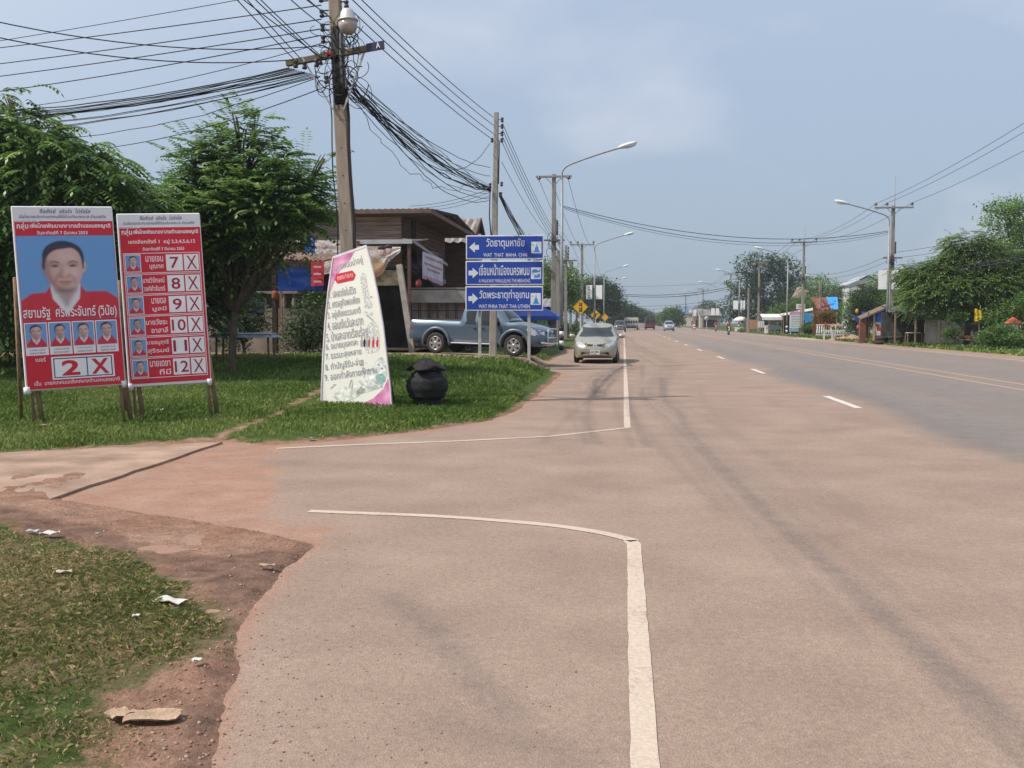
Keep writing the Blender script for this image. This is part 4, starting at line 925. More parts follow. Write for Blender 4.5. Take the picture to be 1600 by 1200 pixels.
def lpole(px, d, py_top, label, arm=False):
    x, y = GX(px, d); z0 = gz(x, y); h = zz(py_top, d)-z0
    t = thing('power_pole', label, 'power pole', (x, y, z0), (0, 0, 0), 'concrete power poles')
    m = MB(); taper(m, 0, 0, h, .28, .2, .26, .18); m.build('shaft', cpole2, t)
    for i in range(4): spool(t, .2, 0, h-.25-i*.26, 1.5)
    if arm: m = MB(); m.box((0, -.14, h-1.3), (1.9, .08, .1)); m.build('crossarm', xarm, t)
    return Vector((x, y, z0)), h
L1, hL1 = lpole(884, 84, 384, 'low voltage pole left of the diamond sign, first behind the street lamp', True)
L2, hL2 = lpole(891.5, 106, 407, 'low voltage pole left of the diamond sign, second behind the street lamp', True)
L3, hL3 = lpole(901, 124, 420, 'short low voltage pole directly above the yellow traffic light sign')
L4, hL4 = lpole(872, 66, 392, 'dark low voltage pole touching the left of the first left street lamp')
L5, hL5 = lpole(1169, 133, 450, 'thin grey pole behind the white umbrella stall')
L6, hL6 = lpole(1281, 100, 443, 'curved topped grey pole in front of the blue tarpaulin roof')
# ---- street lamps
def lamp(px, d, py_head, side, label, bands=True, grp='street lamps along the road'):
    x, y = GX(px, d); z0 = gz(x, y); h = zz(py_head, d)-z0
    t = thing('street_lamp', label, 'street lamp', (x, y, z0), (0, 0, 0), grp); s = side
    m = MB(); hz = h-1.15; m.tube([(0, 0, -.2), (0, 0, hz-.5)], [.095, .062], 10)
    m.build('post', gal, t)
    m = MB(); m.tube(smooth_loop([(0, 0, hz-.5), (0, 0, hz-.25), (s*.05, 0, hz), (s*.30, 0, hz+.22), (s*.9, 0, hz+.45), (s*2.0, 0, hz+.80), (s*2.9, 0, hz+1.05)], 4, False), .045, 8); m.build('arm', gal, t)
    a = math.atan2(.28, 1)*s
    T = Matrix.Translation((s*3.25, 0, h)) @ Matrix.Rotation(-a, 4, 'Y')
    m = MB(); m.ell((0, 0, .02), (.52, .19, .12), 0, 14, 8, M=T); hd_ = m.build('lamp_head', lampw, t)
    m = MB(); m.ell((s*.12, 0, -.05), (.33, .15, .10), 0, 12, 6, M=T); m.build('lens', lens, hd_)
    m = MB(); m.box((0, 0, .02), (.34, .34, .10), 0, bev=.02); m.build('base_block', conc, t)
    if bands:
        for i in range(5):
            g = MB(); g.lathe([(.115, .1+i*.24), (.115, .1+i*.24+.236)], 12); g.build('painted_band', blk if i % 2 == 0 else wht, t)
        g = MB(); g.lathe([(.115, .1+5*.24), (.115, 1.35)], 12); g.build('painted_band', blk, t)
    return Vector((x, y, z0))
lamp(877.5, 50, 233, 1, 'nearest left street lamp with black and white painted foot beside the pickup')
lamp(928.5, 94.5, 367, 1, 'second left street lamp, between the pair of white banners')
lamp(943.5, 148, 416, 1, 'third left street lamp, in front of the dark round tree', False)
lamp(950, 200, 435, 1, 'fourth left street lamp, farthest on the left side', False)
lamp(1386, 69, 317, -1, 'nearest right street lamp with banded foot beside the thatched hut')
lamp(1229.5, 112, 388, -1, 'second right street lamp with banded foot beside the food cart')
lamp(1154.5, 158, 422, -1, 'third right street lamp, above the white umbrella')
lamp(1119, 208, 441, -1, 'fourth right street lamp, beside the round traffic sign', False)
lamp(1090, 262, 454, -1, 'fifth right street lamp, left of the large tree', False)
lamp(1073, 330, 462, -1, 'farthest right street lamp by the blue roofed house', False)
# ---- cables
def onp(px, py, d=D1): return W(px, py, d)
g1 = 'power lines running left from the near pole'
for (ay, by, sg) in ((10, 72, .05), (32, 97, .05), (47, 116, .06), (57, 136, .12)):
    e0 = onp(502, ay-2); e1 = W(-160, by+(by-ay)*.32, 24.0); cable(e0, e1, sg, .011, {10: 'topmost', 32: 'second', 47: 'third', 57: 'lowest'}[ay]+' of four parallel power lines running left from the near pole', g1)
cable(onp(505, -25), W(-160, 88, 24), .05, .008, 'thin brownish line at the top left, highest of those running left', g1)
cable(onp(507, 71), W(-120, 6, 15), .30, .010, 'upper of two lines falling from the top left corner to the near pole', g1)
cable(onp(500, 89), W(-120, 30, 15), .32, .010, 'lower of two lines falling from the top left corner to the near pole', g1)
g2 = 'bundle of communication cables running left from the crossarm'; lb = 'black communication cable in the sagging bundle running left from the crossarm'
rr = random.Random(21)
for i in range(13):
    py = 106+i*1.1; ye = 150+i*3.0+rr.uniform(-3, 3); cable(onp(452+i*4, py), W(-160, ye+22, 24.5), .25+rr.uniform(-.12, .15), rr.choice((.007, .009, .013)), lb, g2, 14, .015, i)
cable(onp(500, 120), W(-100, 205, 24), .55, .008, 'slack thin cable hanging lowest in the bundle left of the near pole', g2, 16, .02, 5)
cable(onp(515, 133), W(108, 236, 27), .25, .010, 'single drop cable sloping down to the left treetop', g2)
cable(onp(508, 66), W(52, 165, 22), .12, .008, 'thin cable crossing under the power lines towards the left trees', g2)
g3 = 'lines running overhead from the near pole towards the camera'; lb = 'black line running steeply up and over the camera from the near pole'
for a_, c_ in (((462, 95), (380, 4)), ((473, 95), (392, 0)), ((500, 91), (406, 0)), ((500, 86), (414, 0)), ((505, 40), (462, 0)), ((512, 22), (480, -6)), ((520, 30), (480, -8)), ((510, 95), (376, -10))):
    e0 = onp(*a_); dx, dy = c_[0]-a_[0], c_[1]-a_[1]; e1 = W(a_[0]+dx*3.2, a_[1]+dy*3.2, 10.5); cable(e0, e1, .06, .009, lb, g3)
g4 = 'lines between the near pole and the pole behind the direction sign'
for i, (a_, c_) in enumerate((((545, -20), (772, 184)), ((545, -6), (774, 198)), ((545, 12), (774, 211)), ((545, 29), (774, 221)))):
    cable(onp(*a_), W(*c_, D2), .10, .011, ('topmost', 'second', 'third', 'lowest')[i]+' of four straight power lines between the two nearest concrete poles', g4)
lb = 'slack black cable in the drooping bundle between the two nearest concrete poles'
for i in range(15):
    cable(onp(543+rr.uniform(-6, 10), 112+i*3.0), W(766, 292+i*.6, D2), .24+rr.uniform(-.18, .35), rr.choice((.007, .008, .011, .016)), lb, g4, 18, .03, 40+i)
for sg, ey, lb in ((.8, 312, 'lowest deeply sagging cable of the drooping bundle'), (.62, 309, 'second lowest sagging cable of the drooping bundle'), (1.25, 224, 'long slack cable curving up to the pole behind the sign'),
                   (.30, 262, 'taut cable meeting the pole behind the sign above the bundle'), (.35, 275, 'taut cable meeting the pole behind the sign just above the bundle')):
    cable(onp(548, 125), W(766, ey, D2), sg, .010, lb, g4, 18, .02, int(ey))
m = MB(); e0, e1 = onp(545, 150), W(735, 287, D2-3); pts = []
for i in range(26): q = i/25; v_ = e0.lerp(e1, q); v_.z -= 1.0*4*q*(1-q)*.75; v_ += Vector((rr.uniform(-.08, .08), 0, rr.uniform(-.07, .07))); pts.append(v_-e0)
m.tube(pts, .007, 4); o = m.build('overhead_cable', cabm); o.location = e0; tag(o, 'thin kinked loose wire dangling below the drooping bundle', 'cable', g4)
g5 = 'lines beyond the pole behind the direction sign'; lb = 'line running from the pole behind the blue sign to the next poles'
T1t = T1+Vector((0, -.1, 0))
for i, py in enumerate((192, 202, 213, 223)): cable(W(785, py, D2), W(863, 355+i*6, 58), .20, .011, ('topmost', 'second', 'third', 'lowest')[i]+' of four lines running on from the pole behind the blue sign', g5)
for i in range(9): cable(W(780, 300+i*.8, D2), W(866, 425+i*1.5, 58), .25+i*.03, .016 if i % 2 else .010, 'cable in the thick bundle passing behind the direction sign', g5, 10, .03, i)
cable(W(784, 253, D2), W(862, 372, 58), .3, .009, 'lone thin line below the four parallel lines beside the second pole', g5)
for i, (ax, by) in enumerate(((745, 334), (720, 333), (700, 335))): cable(W(764, 296+i*5, D2), W(640+i*12, 322+i*3, 41), .12, .009, ('highest', 'middle', 'lowest')[i]+' thin service line from the second pole to the wooden house roof', g5)
g6 = 'lines along the left row of poles'
def run(a, ha, b_, hb, offs, sg, r, lb, grp):
    for q, (ox, oz) in enumerate(offs): cable(a+Vector((ox, -.1, ha+oz)), b_+Vector((ox, -.1, hb+oz)), sg, r, (('left', 'middle', 'right') if 'high' in lb else ('topmost', 'second', 'third', 'fourth', 'fifth'))[q]+' '+lb, grp, 12)
run(T1, hT1, T2, hT2, ((-.85, -.35), (0, -.7), (.85, -.35)), .5, .013, 'high line from the flat armed T pole to the pole behind it', g6)
run(T2, hT2, T3, hT3, ((-1.1, .1), (-.4, .1), (1.1, .1)), .6, .014, 'high line between the two farther left side T poles', g6)
run(T1, hT1*.68, L1, hL1-.6, ((.1, 0), (.1, -.3), (.0, -.6), (-.1, -.9), (0, -1.2)), .4, .018, 'low line between the flat armed T pole and the next low pole', g6)
run(L1, hL1-.6, L2, hL2-.6, ((.1, 0), (.1, -.3), (.0, -.6), (-.1, -.9)), .3, .018, 'low line between the first and second low left poles', g6)
run(L2, hL2-.6, L3, hL3-.6, ((.1, 0), (.1, -.3), (.0, -.6)), .3, .018, 'low line between the second low pole and the one above the diamond sign', g6)
run(L3, hL3-.6, T3, hT3*.6, ((.1, 0), (.1, -.3), (.0, -.6)), .4, .018, 'low line from the pole above the diamond sign to the distant T pole', g6)
g7 = 'lines along the right row of poles'; rw = [(Vector((21.5, 33, 0)), 13.2), (RA, hRA), (RB, hRB), (RC, hRC), (RD, hRD), (RE, hRE), (RF, hRF)]
SP = ('from the right picture edge to the lightning rod pole', 'between the lightning rod pole and the notice board pole', 'between the notice board pole and the dark tree pole', 'between the two poles before the large dark tree', 'just left of the large dark tree', 'between the farthest right side poles')
for ((a_, ha), (b_, hb)), sp_n in zip(zip(rw[:-1], rw[1:]), SP):
    run(a_, ha, b_, hb, ((-1.2, .15), (-.5, .15), (1.2, .15)), .7, .013 if a_.y < 100 else .017, 'high line '+sp_n, g7)
    run(a_, ha*(.60 if a_.y < 40 else .66), b_, hb*.66, ((.1, 0), (.1, -.4), (.1, -.9), (0, -1.5)), .7, .013 if a_.y < 100 else .017, 'low line '+sp_n, g7)
    run(a_, ha*.52, b_, hb*.6, ((0, -.6), (0, -.75), (.1, -.9)), .9, .03, 'thick cable '+sp_n, g7)
g8 = 'cables crossing high over the road'
for i, (a_, c_, sg) in enumerate((((880, 322), (1388, 361), 1.15), ((880, 324), (1388, 363), 1.35), ((882, 327), (1388, 366), 1.4))): cable(W(*a_, 58), W(*c_, 70.5), sg, (.02, .018, .010)[i], ('upper', 'middle', 'lowest')[i]+' dark cable sagging across the road from the flat armed T pole', g8, 22)
for i, (y0_, y1_, sg, r_) in enumerate(((458, 456, .9, .05), (460, 459, 1.0, .05), (448, 449, .2, .02), (478, 474, .6, .03), (486, 478, .4, .025))): cable(W(955, y0_, 185), W(1141, y1_-8, 190), sg, r_, ('upper thick', 'lower thick', 'highest thin', 'second lowest thin', 'lowest thin')[i]+' distant cable crossing the road beyond the sedan', g8, 14)
# ================================================================== vehicles: local x forward, y to the left, z up
glass = nmat('dark car glass', (.018, .021, .025), .10, var=.05, spec=.35); tyre_m = nmat('dusty tyre rubber', (.035, .031, .029), .85, var=.3, scale=9); rim_m = nmat('alloy rim', (.50, .51, .53), .3, .7, var=.08)
blkp = nmat('black plastic trim', (.015, .015, .017), .5); chrome = nmat('chrome', (.62, .63, .65), .15, .9, var=.05); hl = nmat('headlamp glass', (.52, .54, .56), .15, .3, var=.35, scale=16, spec=.7); rl = nmat('tail lamp red', (.35, .012, .015), .25, spec=.6); amb = nmat('amber lamp', (.7, .25, .04), .3)
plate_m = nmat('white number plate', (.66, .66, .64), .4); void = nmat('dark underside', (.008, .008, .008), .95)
def shell(outline, Wf, L, step=.11, bulge=(.14, .10), crown=.05, rnd=.07, nseg=10):
    """closed body from a side outline (x, z) and a half width Wf(x, z)"""
    o = [tuple(p) for p in outline]; n_ = len(o); P = [Vector(p) for p in o]
    gx_ = [(x, z) for x in np.arange(step/2, L, step) for z in np.arange(.2, 2.6, step)]
    sdv = sdpoly(o, [p[0] for p in gx_], [p[1] for p in gx_]) if gx_ else []
    P += [Vector(p) for p, s_ in zip(gx_, sdv) if s_ > step*.35]
    near_ = [Vector(p) for p in o]
    vv, _, ff, *_r = delaunay_2d_cdt(P, [(i, (i+1) % n_) for i in range(n_)], [list(range(n_))], 1, 1e-5)
    sd2 = np.abs(sdpoly(o, [v.x for v in vv], [v.y for v in vv]))
    def hw(x, z, s_): return max(.05, Wf(x, z))*(1-rnd*math.exp(-(s_/.075)))
    vs = []; fs = []; k = len(vv)
    for sg in (1, -1):
        for v, s_ in zip(vv, sd2): vs.append((v.x, sg*hw(v.x, v.y, s_), v.y))
    for f in ff:
        a, b_, c = (vv[f[0]], vv[f[1]], vv[f[2]]); ccw = (b_-a).cross(c-a) > 0
        g = tuple(f) if not ccw else tuple(reversed(f))     # left side looks along +y
        fs.append(g); fs.append(tuple(i+k for i in reversed(g)))
    # strip across the width
    st = len(vs); 
    for i, (x, z) in enumerate(o):
        pr, nx_ = o[i-1], o[(i+1) % n_]; tx, tz = nx_[0]-pr[0], nx_[1]-pr[1]; ln = math.hypot(tx, tz) or 1; nxn, nzn = tz/ln, -tx/ln
        if sdpoly(o, [x+nxn*.02], [z+nzn*.02])[0] > 0: nxn, nzn = -nxn, -nzn
        h_ = hw(x, z, 0)
        for j in range(nseg+1):
            s_ = -1+2*j/nseg; e = 1-abs(s_)**2.4
            bx = (bulge[0] if nxn > 0 else bulge[1])*abs(nxn)*e*(1 if nxn > 0 else -1) if abs(nxn) > .3 else 0
            bz = crown*max(0, nzn)*e
            vs.append((x+bx, -s_*h_, z+bz))
    m = nseg+1
    for i in range(n_):
        i2 = (i+1) % n_
        for j in range(nseg): fs.append((st+i*m+j, st+i*m+j+1, st+i2*m+j+1, st+i2*m+j))
    return vs, fs
def orient(me_ob):
    import bmesh
    bm = bmesh.new(); bm.from_mesh(me_ob.data); bmesh.ops.remove_doubles(bm, verts=bm.verts, dist=.0008); bmesh.ops.recalc_face_normals(bm, faces=bm.faces)
    for e_ in bm.edges:
        if len(e_.link_faces) == 2 and e_.calc_face_angle(0) > R(38): e_.smooth = False
    bm.to_mesh(me_ob.data); bm.free()
class Skin:
    """lays a thin piece on a body by casting it onto the surface"""
    def __init__(s, ob):
        me = ob.data; s.t = BVHTree.FromPolygons([v.co.copy() for v in me.vertices], [tuple(p.vertices) for p in me.polygons])
    def lay(s, pts, axis, side, name, mat, parent, off=.006, step=.09, label=None, nsm=0):
        if nsm: pts = smooth_loop(pts, nsm)
        n_ = len(pts); P = [Vector(p) for p in pts]; xs = [p[0] for p in pts]; zs = [p[1] for p in pts]
        g = [(x, z) for x in np.arange(min(xs), max(xs), step) for z in np.arange(min(zs), max(zs), step)]
        if g: P += [Vector(p) for p, q in zip(g, sdpoly(pts, [p[0] for p in g], [p[1] for p in g])) if q > step*.3]
        vv, _, ff, *_r = delaunay_2d_cdt(P, [(i, (i+1) % n_) for i in range(n_)], [list(range(n_))], 1, 1e-5)
        vs = []; last = None
        for v in vv:
            if axis == 'y': o_, d = Vector((v.x, side*3, v.y)), Vector((0, -side, 0))
            elif axis == 'x': o_, d = Vector((side*9, v.x, v.y)), Vector((-side, 0, 0))
            else: o_, d = Vector((v.x, v.y, 5)), Vector((0, 0, -1))
            h = s.t.ray_cast(o_, d)
            if h[0] is None: vs.append(None); continue
            vs.append(h[0]-d*off)
        ok = [v for v in vs if v]
        if not ok: return None
        md = sum((v for v in ok), Vector())/len(ok)
        vs = [v or md for v in vs]; m = MB()
        for f in ff:
            a, b_, c = (vs[i] for i in f[:3]); d = {'y': Vector((0, side, 0)), 'x': Vector((side, 0, 0)), 'z': Vector((0, 0, 1))}[axis]
            m.f.append(list(f) if (b_-a).cross(c-a).dot(d) > 0 else list(reversed(f))); m.m.append(0); m.s.append(True)
        m.v = vs; o = m.build(name, mat, parent)
        if label: o['label'] = label
        return o
def wheel(t, x, y, r, w, spokes=6, sd=1, rim=None):
    M = Matrix.Translation((x, y, r)) @ (Matrix.Rotation(R(180), 4, 'Z') if sd < 0 else Matrix())
    m = MB(); prof = [(r*.62, w/2-.03), (r*.66, w/2), (r*.9, w/2), (r*.98, w/2-.03), (r, w/4), (r, -w/4), (r*.98, -w/2+.03), (r*.9, -w/2), (r*.66, -w/2), (r*.60, -w/2+.03)]
    m.lathe(prof, 28, ax='y', M=M, caps=True); wo = m.build('wheel', tyre_m, t)
    m = MB(); m.lathe([(r*.655, w/2-.005), (r*.63, w/2+.004), (r*.58, w/2-.02)], 28, ax='y', M=M, caps=False)
    for i in range(spokes):
        a = 2*math.pi*i/spokes; c_, s_ = math.cos(a), math.sin(a); q = r*.10; p_ = r*.60
        vs = []
        for rr_, ww, yy in ((r*.10, r*.10, w/2-.005), (r*.60, r*.15, w/2-.002)):
            for g in (-1, 1): vs.append((c_*rr_-s_*ww*g, yy, s_*rr_+c_*ww*g))
        vs += [(a_[0], a_[1]-.03, a_[2]) for a_ in vs]
        m.add(vs, [(0, 2, 3, 1), (0, 4, 6, 2), (1, 3, 7, 5), (2, 6, 7, 3)], 0, False, M)
    m.lathe([(r*.16, w/2-.04), (r*.16, w/2+.004), (r*.10, w/2+.012), (0, w/2+.012)], 14, ax='y', M=M)
    m.build('rim', rim or rim_m, wo)
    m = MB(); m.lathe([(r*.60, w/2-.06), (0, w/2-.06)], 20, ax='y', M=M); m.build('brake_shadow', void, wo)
    return wo
def arc(cx, cz, r, a0, a1, n): return [(cx+r*math.cos(R(a0+(a1-a0)*i/n)), cz+r*math.sin(R(a0+(a1-a0)*i/n))) for i in range(n+1)]
def strip2(pts, w):
    """thin outline polygon following a line, for seams"""
    L, Rr = [], []
    for i, p in enumerate(pts):
        a = pts[max(i-1, 0)]; c = pts[min(i+1, len(pts)-1)]; t = Vector((c[0]-a[0], c[1]-a[1])).normalized()
        L.append((p[0]-t.y*w/2, p[1]+t.x*w/2)); Rr.append((p[0]+t.y*w/2, p[1]-t.x*w/2))
    return L+Rr[::-1]
def seam(sk, t, pts, side, w=.012, mat=None, name='panel_gap', off=.004): return sk.lay(strip2(pts, w), 'y', side, name, mat or void, t, off, .3)
# ---- pickup truck
def pickup(label, loc, rz, paint, detail=True, tilt=0):
    t = thing('pickup_truck', label, 'pickup truck', loc, (0, tilt, rz))
    Rw, xr, xf = .375, 1.12, 4.15
    out = [(.02, .50), (.0, .62), (.03, 1.13), (.10, 1.17), (2.04, 1.17), (2.07, 1.20), (2.14, 1.58), (2.22, 1.68), (2.40, 1.735), (2.75, 1.75), (3.05, 1.735), (3.25, 1.68), (3.50, 1.48), (3.80, 1.20), (3.86, 1.16),
           (4.2, 1.125), (4.6, 1.06), (4.85, .98), (4.97, .88), (5.02, .74), (5.05, .60), (5.04, .42), (4.95, .36), (4.62, .36)] + \
          arc(xf, Rw, .475, 5, 175, 12)+[(xf-.5, .42), (xr+.5, .42)]+arc(xr, Rw, .475, 5, 175, 12)+[(.55, .48), (.25, .50)]
    def Wf(x, z):
        w = .875
        if z > 1.12: w -= (z-1.12)*.33
        if z < .6: w -= (.6-z)*.12
        if x > 4.3: w -= ((x-4.3)/.75)**2*.20
        if x < 2.05 and z > 1.0: w -= (z-1.0)*.12
        w -= .018*math.exp(-((z-.80)/.07)**2)
        return w
    vs, fs = shell(out, Wf, 5.1, .11, (.20, .03), .05, .06)
    m = MB(); m.add(vs, fs, 0, True); body = m.build('body', paint, t); orient(body); sk = Skin(body)
    for s in (-1, 1):
        sk.lay([(2.27, 1.07), (2.26, 1.50), (2.36, 1.63), (2.70, 1.655), (2.70, 1.07)], 'y', s, 'window', glass, t)
        sk.lay([(2.80, 1.05), (2.80, 1.66), (3.04, 1.645), (3.22, 1.56), (3.52, 1.30), (3.62, 1.14), (3.60, 1.05)], 'y', s, 'window', glass, t)
        sk.lay([(2.08, 1.16), (2.09, .5), (2.115, .5), (2.105, 1.16)], 'y', s, 'panel_gap', void, t, .004)
        seam(sk, t, [(2.755, 1.60), (2.75, 1.15), (2.76, .50)], s); seam(sk, t, [(2.2, 1.58), (2.2, 1.1), (2.20, .52)], s, .006); seam(sk, t, [(3.66, 1.16), (3.68, .95), (3.62, .65), (3.60, .48)], s)
        sk.lay([(2.84, .90), (3.02, .905), (3.02, .945), (2.84, .94)], 'y', s, 'door_handle', blkp, t, .025)
        sk.lay([(2.60, .90), (2.72, .905), (2.72, .945), (2.60, .94)], 'y', s, 'door_handle', blkp, t, .025)
        for cx in (xr, xf):
            m = MB(); pts = [(x, s*(Wf(x, z)+.005), z) for x, z in arc(cx, Rw, .53, -8, 188, 18)]; m.tube(pts, [.03]+[.058]*17+[.03], 8); m.build('fender_flare', nmat('flare paint', (.12, .16, .20), .4, .3), t)
        m = MB(); m.box((2.62, s*.90, .40), (1.75, .16, .05), 0, bev=.02); m.build('side_step', nmat('brushed step', (.42, .43, .45), .35, .7), t)
        m = MB(); m.box((3.44, s*1.0, 1.21), (.12, .20, .17), 0, bev=.045); m.bar((3.52, s*.84, 1.16), (3.47, s*.95, 1.17), .05); m.build('wing_mirror', blkp, t)
        sk.lay([(.0, .82), (.0, 1.08), (.12, 1.08), (.15, .95), (.12, .80)], 'y', s, 'tail_lamp', rl, t, .006)
        sk.lay([(4.66, .82), (4.60, .96), (4.72, 1.0), (4.86, .93), (4.93, .84), (4.90, .74), (4.78, .74)], 'y', s, 'headlight', hl, t, .008, .05, nsm=3)
        sk.lay([(s*.48, .74), (s*.45, .86), (s*.56, .93), (s*.68, .92), (s*.71, .80), (s*.68, .74)][::s], 'x', 1, 'headlight', hl, t, .008)
        wheel(t, xr, s*.80, Rw, .25, 6, s); wheel(t, xf, s*.80, Rw, .25, 6, s)
    sk.lay([(-.60, 1.23), (.60, 1.23), (.47, 1.66), (-.47, 1.66)], 'x', 1, 'windscreen', glass, t, .006)
    sk.lay([(-.36, .70), (.36, .70), (.40, .88), (-.40, .88)], 'x', 1, 'grille', blkp, t, .008)
    sk.lay([(-.72, .38), (.72, .38), (.74, .56), (-.74, .56)], 'x', 1, 'bumper_grille', blkp, t, .01)
    m = MB(); b0 = [(5.22, y, z) for y, z in ((-.42, .35), (-.42, .84), (-.30, .95), (.30, .95), (.42, .84), (.42, .35))]; m.tube(smooth_loop(b0, 4, False), .032, 8); m.tube([(5.22, -.42, .66), (5.24, 0, .66), (5.22, .42, .66)], .028, 8); m.tube([(5.10, -.75, .50), (5.24, -.45, .46), (5.27, 0, .46), (5.24, .45, .46), (5.10, .75, .50)], .035, 8); m.build('bull_bar', chrome, t)
    sk.lay([(.12, -.72), (2.0, -.72), (2.0, .72), (.12, .72)], 'z', 1, 'bed_liner', blkp, t, .004, .4)
    m = MB(); m.box((2.6, 0, .40), (4.3, 1.25, .22)); m.build('chassis', void, t)
    m = MB(); m.tube([(3.55, -.30, 1.22), (3.50, .05, 1.34), (3.42, .35, 1.47)], .012, 5); m.build('wiper', blkp, t)
    return t
pp_ = nmat('steel blue car paint', (.10, .145, .20), .25, .35, var=.05, scale=1.5, spec=.5, coat=.5)
xr_, yr_ = GX(680, 35.0); xf_, yf_ = GX(822, 33.6)
rzp = math.atan2(yf_-yr_, xf_-xr_); u_ = Vector((math.cos(rzp), math.sin(rzp)))
zr_, zf_ = gz(xr_, yr_)+.012, gz(xf_, yf_)+.012; nrm_ = Vector((-math.sin(rzp), math.cos(rzp)))
o0 = Vector((xr_, yr_))+nrm_*.9-u_*1.12
pickup('steel blue extended cab pickup truck parked behind the direction sign', (o0.x, o0.y, zr_-1.12*(zf_-zr_)/3.05), rzp, pp_, tilt=-math.atan2(zf_-zr_, 3.05))
# ---- sedan
def sedan(label, cat, name, loc, rz, paint, sc=(1, 1, 1), plate=None, gl=None):
    t = thing(name, label, cat, loc, (0, 0, rz)); sx, sy, sz = sc; Rw = .30; xr, xf = .85, 3.40
    def q(P): return [(x*sx, z*sz) for x, z in P]
    out = q([(.03, .32), (-.0, .55), (.03, .86), (.12, .98), (.62, 1.06), (.95, 1.24), (1.30, 1.39), (1.70, 1.455), (2.05, 1.46), (2.40, 1.40), (2.80, 1.18), (3.12, .985), (3.2, .96), (3.6, .90), (3.95, .80), (4.12, .70), (4.19, .60), (4.22, .45), (4.20, .30), (4.12, .22), (3.85, .20)]
            + arc(xf, Rw/sz, .37, -12, 192, 12)+[(2.9, .19), (1.3, .19)]+arc(xr, Rw/sz, .37, -12, 192, 12)+[(.3, .24)])
    def Wf(x, z):
        x, z = x/sx, z/sz; w = .84
        if z > .92: w -= (z-.92)*.50
        if z < .5: w -= (.5-z)*.10
        if x > 3.55: w -= ((x-3.55)/.65)**2*.17
        if x < .5: w -= ((.5-x)/.5)**2*.07
        return w*sy
    vs, fs = shell(out, Wf, 4.2*sx, .10, (.15, .10), .05, .07, 14)
    m = MB(); m.add(vs, fs, 0, True); body = m.build('body', paint, t); orient(body); sk = Skin(body)
    Y = lambda P: [(y*sy, z*sz) for y, z in P]; G_ = gl or glass
    for s in (-1, 1):
        sk.lay(q([(1.02, 1.02), (1.10, 1.17), (1.40, 1.32), (1.80, 1.37), (1.80, 1.0)]), 'y', s, 'window', G_, t)
        sk.lay(q([(1.88, 1.0), (1.88, 1.375), (2.2, 1.36), (2.45, 1.26), (2.78, 1.03), (2.80, .98)]), 'y', s, 'window', G_, t)
        seam(sk, t, q([(1.84, .98), (1.84, .4), (1.80, .26)]), s); seam(sk, t, q([(2.85, .95), (2.86, .6), (2.80, .26)]), s); seam(sk, t, q([(.98, 1.0), (1.1, .7), (1.28, .4)]), s)
        sk.lay(q([(1.9, .80), (2.05, .80), (2.05, .84), (1.9, .84)]), 'y', s, 'door_handle', paint, t, .03)
        m = MB(); m.ell((2.72*sx, s*(.95*sy), 1.0*sz), (.07, .13, .085), 0, 12, 7); m.bar((2.74*sx, s*.80*sy, .95*sz), (2.72*sx, s*.88*sy, .97*sz), .05); wm_ = m.build('wing_mirror', paint, t)
        hp = Y([(s*.46, .625), (s*.42, .70), (s*.52, .765), (s*.66, .80), (s*.735, .80), (s*.74, .70), (s*.66, .64)]); sk.lay(hp, 'x', 1, 'headlight', hl, t, .010, .05)
        sk.lay(Y([(s*.56, .685), (s*.60, .73), (s*.65, .70), (s*.61, .66)]), 'x', 1, 'headlight_bulb', chrome, t, .016, .04)
        sk.lay(Y([(s*.52, .34), (s*.50, .39), (s*.70, .40), (s*.71, .35)]), 'x', 1, 'fog_lamp', blkp, t, .008, .05)
        sk.lay(Y([(s*.48, .66), (s*.45, .84), (s*.74, .86), (s*.72, .68)]), 'x', -1, 'tail_lamp', rl, t, .008, .06)
        wheel(t, xr*sx, s*.73*sy, Rw, .19, 5, s); wheel(t, xf*sx, s*.73*sy, Rw, .19, 5, s)
    sk.lay(Y([(-.66, 1.0), (-.40, .975), (.40, .975), (.66, 1.0), (.555, 1.37), (-.555, 1.37)]), 'x', 1, 'windscreen', G_, t, .006, .07)
    sk.lay(Y([(-.64, 1.08), (.64, 1.08), (.52, 1.34), (-.52, 1.34)]), 'x', -1, 'rear_window', G_, t, .006)
    sk.lay(Y([(-.40, .74), (-.33, .60), (.33, .60), (.40, .74), (.36, .755), (-.36, .755)]), 'x', 1, 'grille', blkp, t, .010, .05)
    sk.lay(strip2(Y([(-.35, .705), (-.26, .61), (0, .60), (.26, .61), (.35, .705)]), .018), 'x', 1, 'grille_trim', chrome, t, .012, .2)
    sk.lay(Y([(.085*math.cos(i*math.pi/8), .665+.045*math.sin(i*math.pi/8)) for i in range(16)]), 'x', 1, 'badge', chrome, t, .018, .2)
    sk.lay(Y([(.05*math.cos(i*math.pi/8), .665+.022*math.sin(i*math.pi/8)) for i in range(16)]), 'x', 1, 'badge_centre', blkp, t, .022, .2)
    sk.lay(Y([(-.52, .32), (.52, .32), (.50, .43), (-.50, .43)]), 'x', 1, 'lower_grille', blkp, t, .008, .08)
    sk.lay(strip2(Y([(-.70, .535), (-.3, .525), (.3, .525), (.70, .535)]), .012), 'x', 1, 'bumper_line', void, t, .004, .3)
    sk.lay(strip2(Y([(-.72, .80), (-.5, .835), (0, .85), (.5, .835), (.72, .80)]), .010), 'x', 1, 'bonnet_line', void, t, .004, .3)
    for yy in (-.3, .22): sk.lay(strip2(Y([(yy, .99), (yy+.25, 1.01), (yy+.42, 1.03)]), .012), 'x', 1, 'wiper', blkp, t, .014, .3)
    px_ = sk.t.ray_cast(Vector((9, 0, .37*sz)), Vector((-1, 0, 0)))[0]
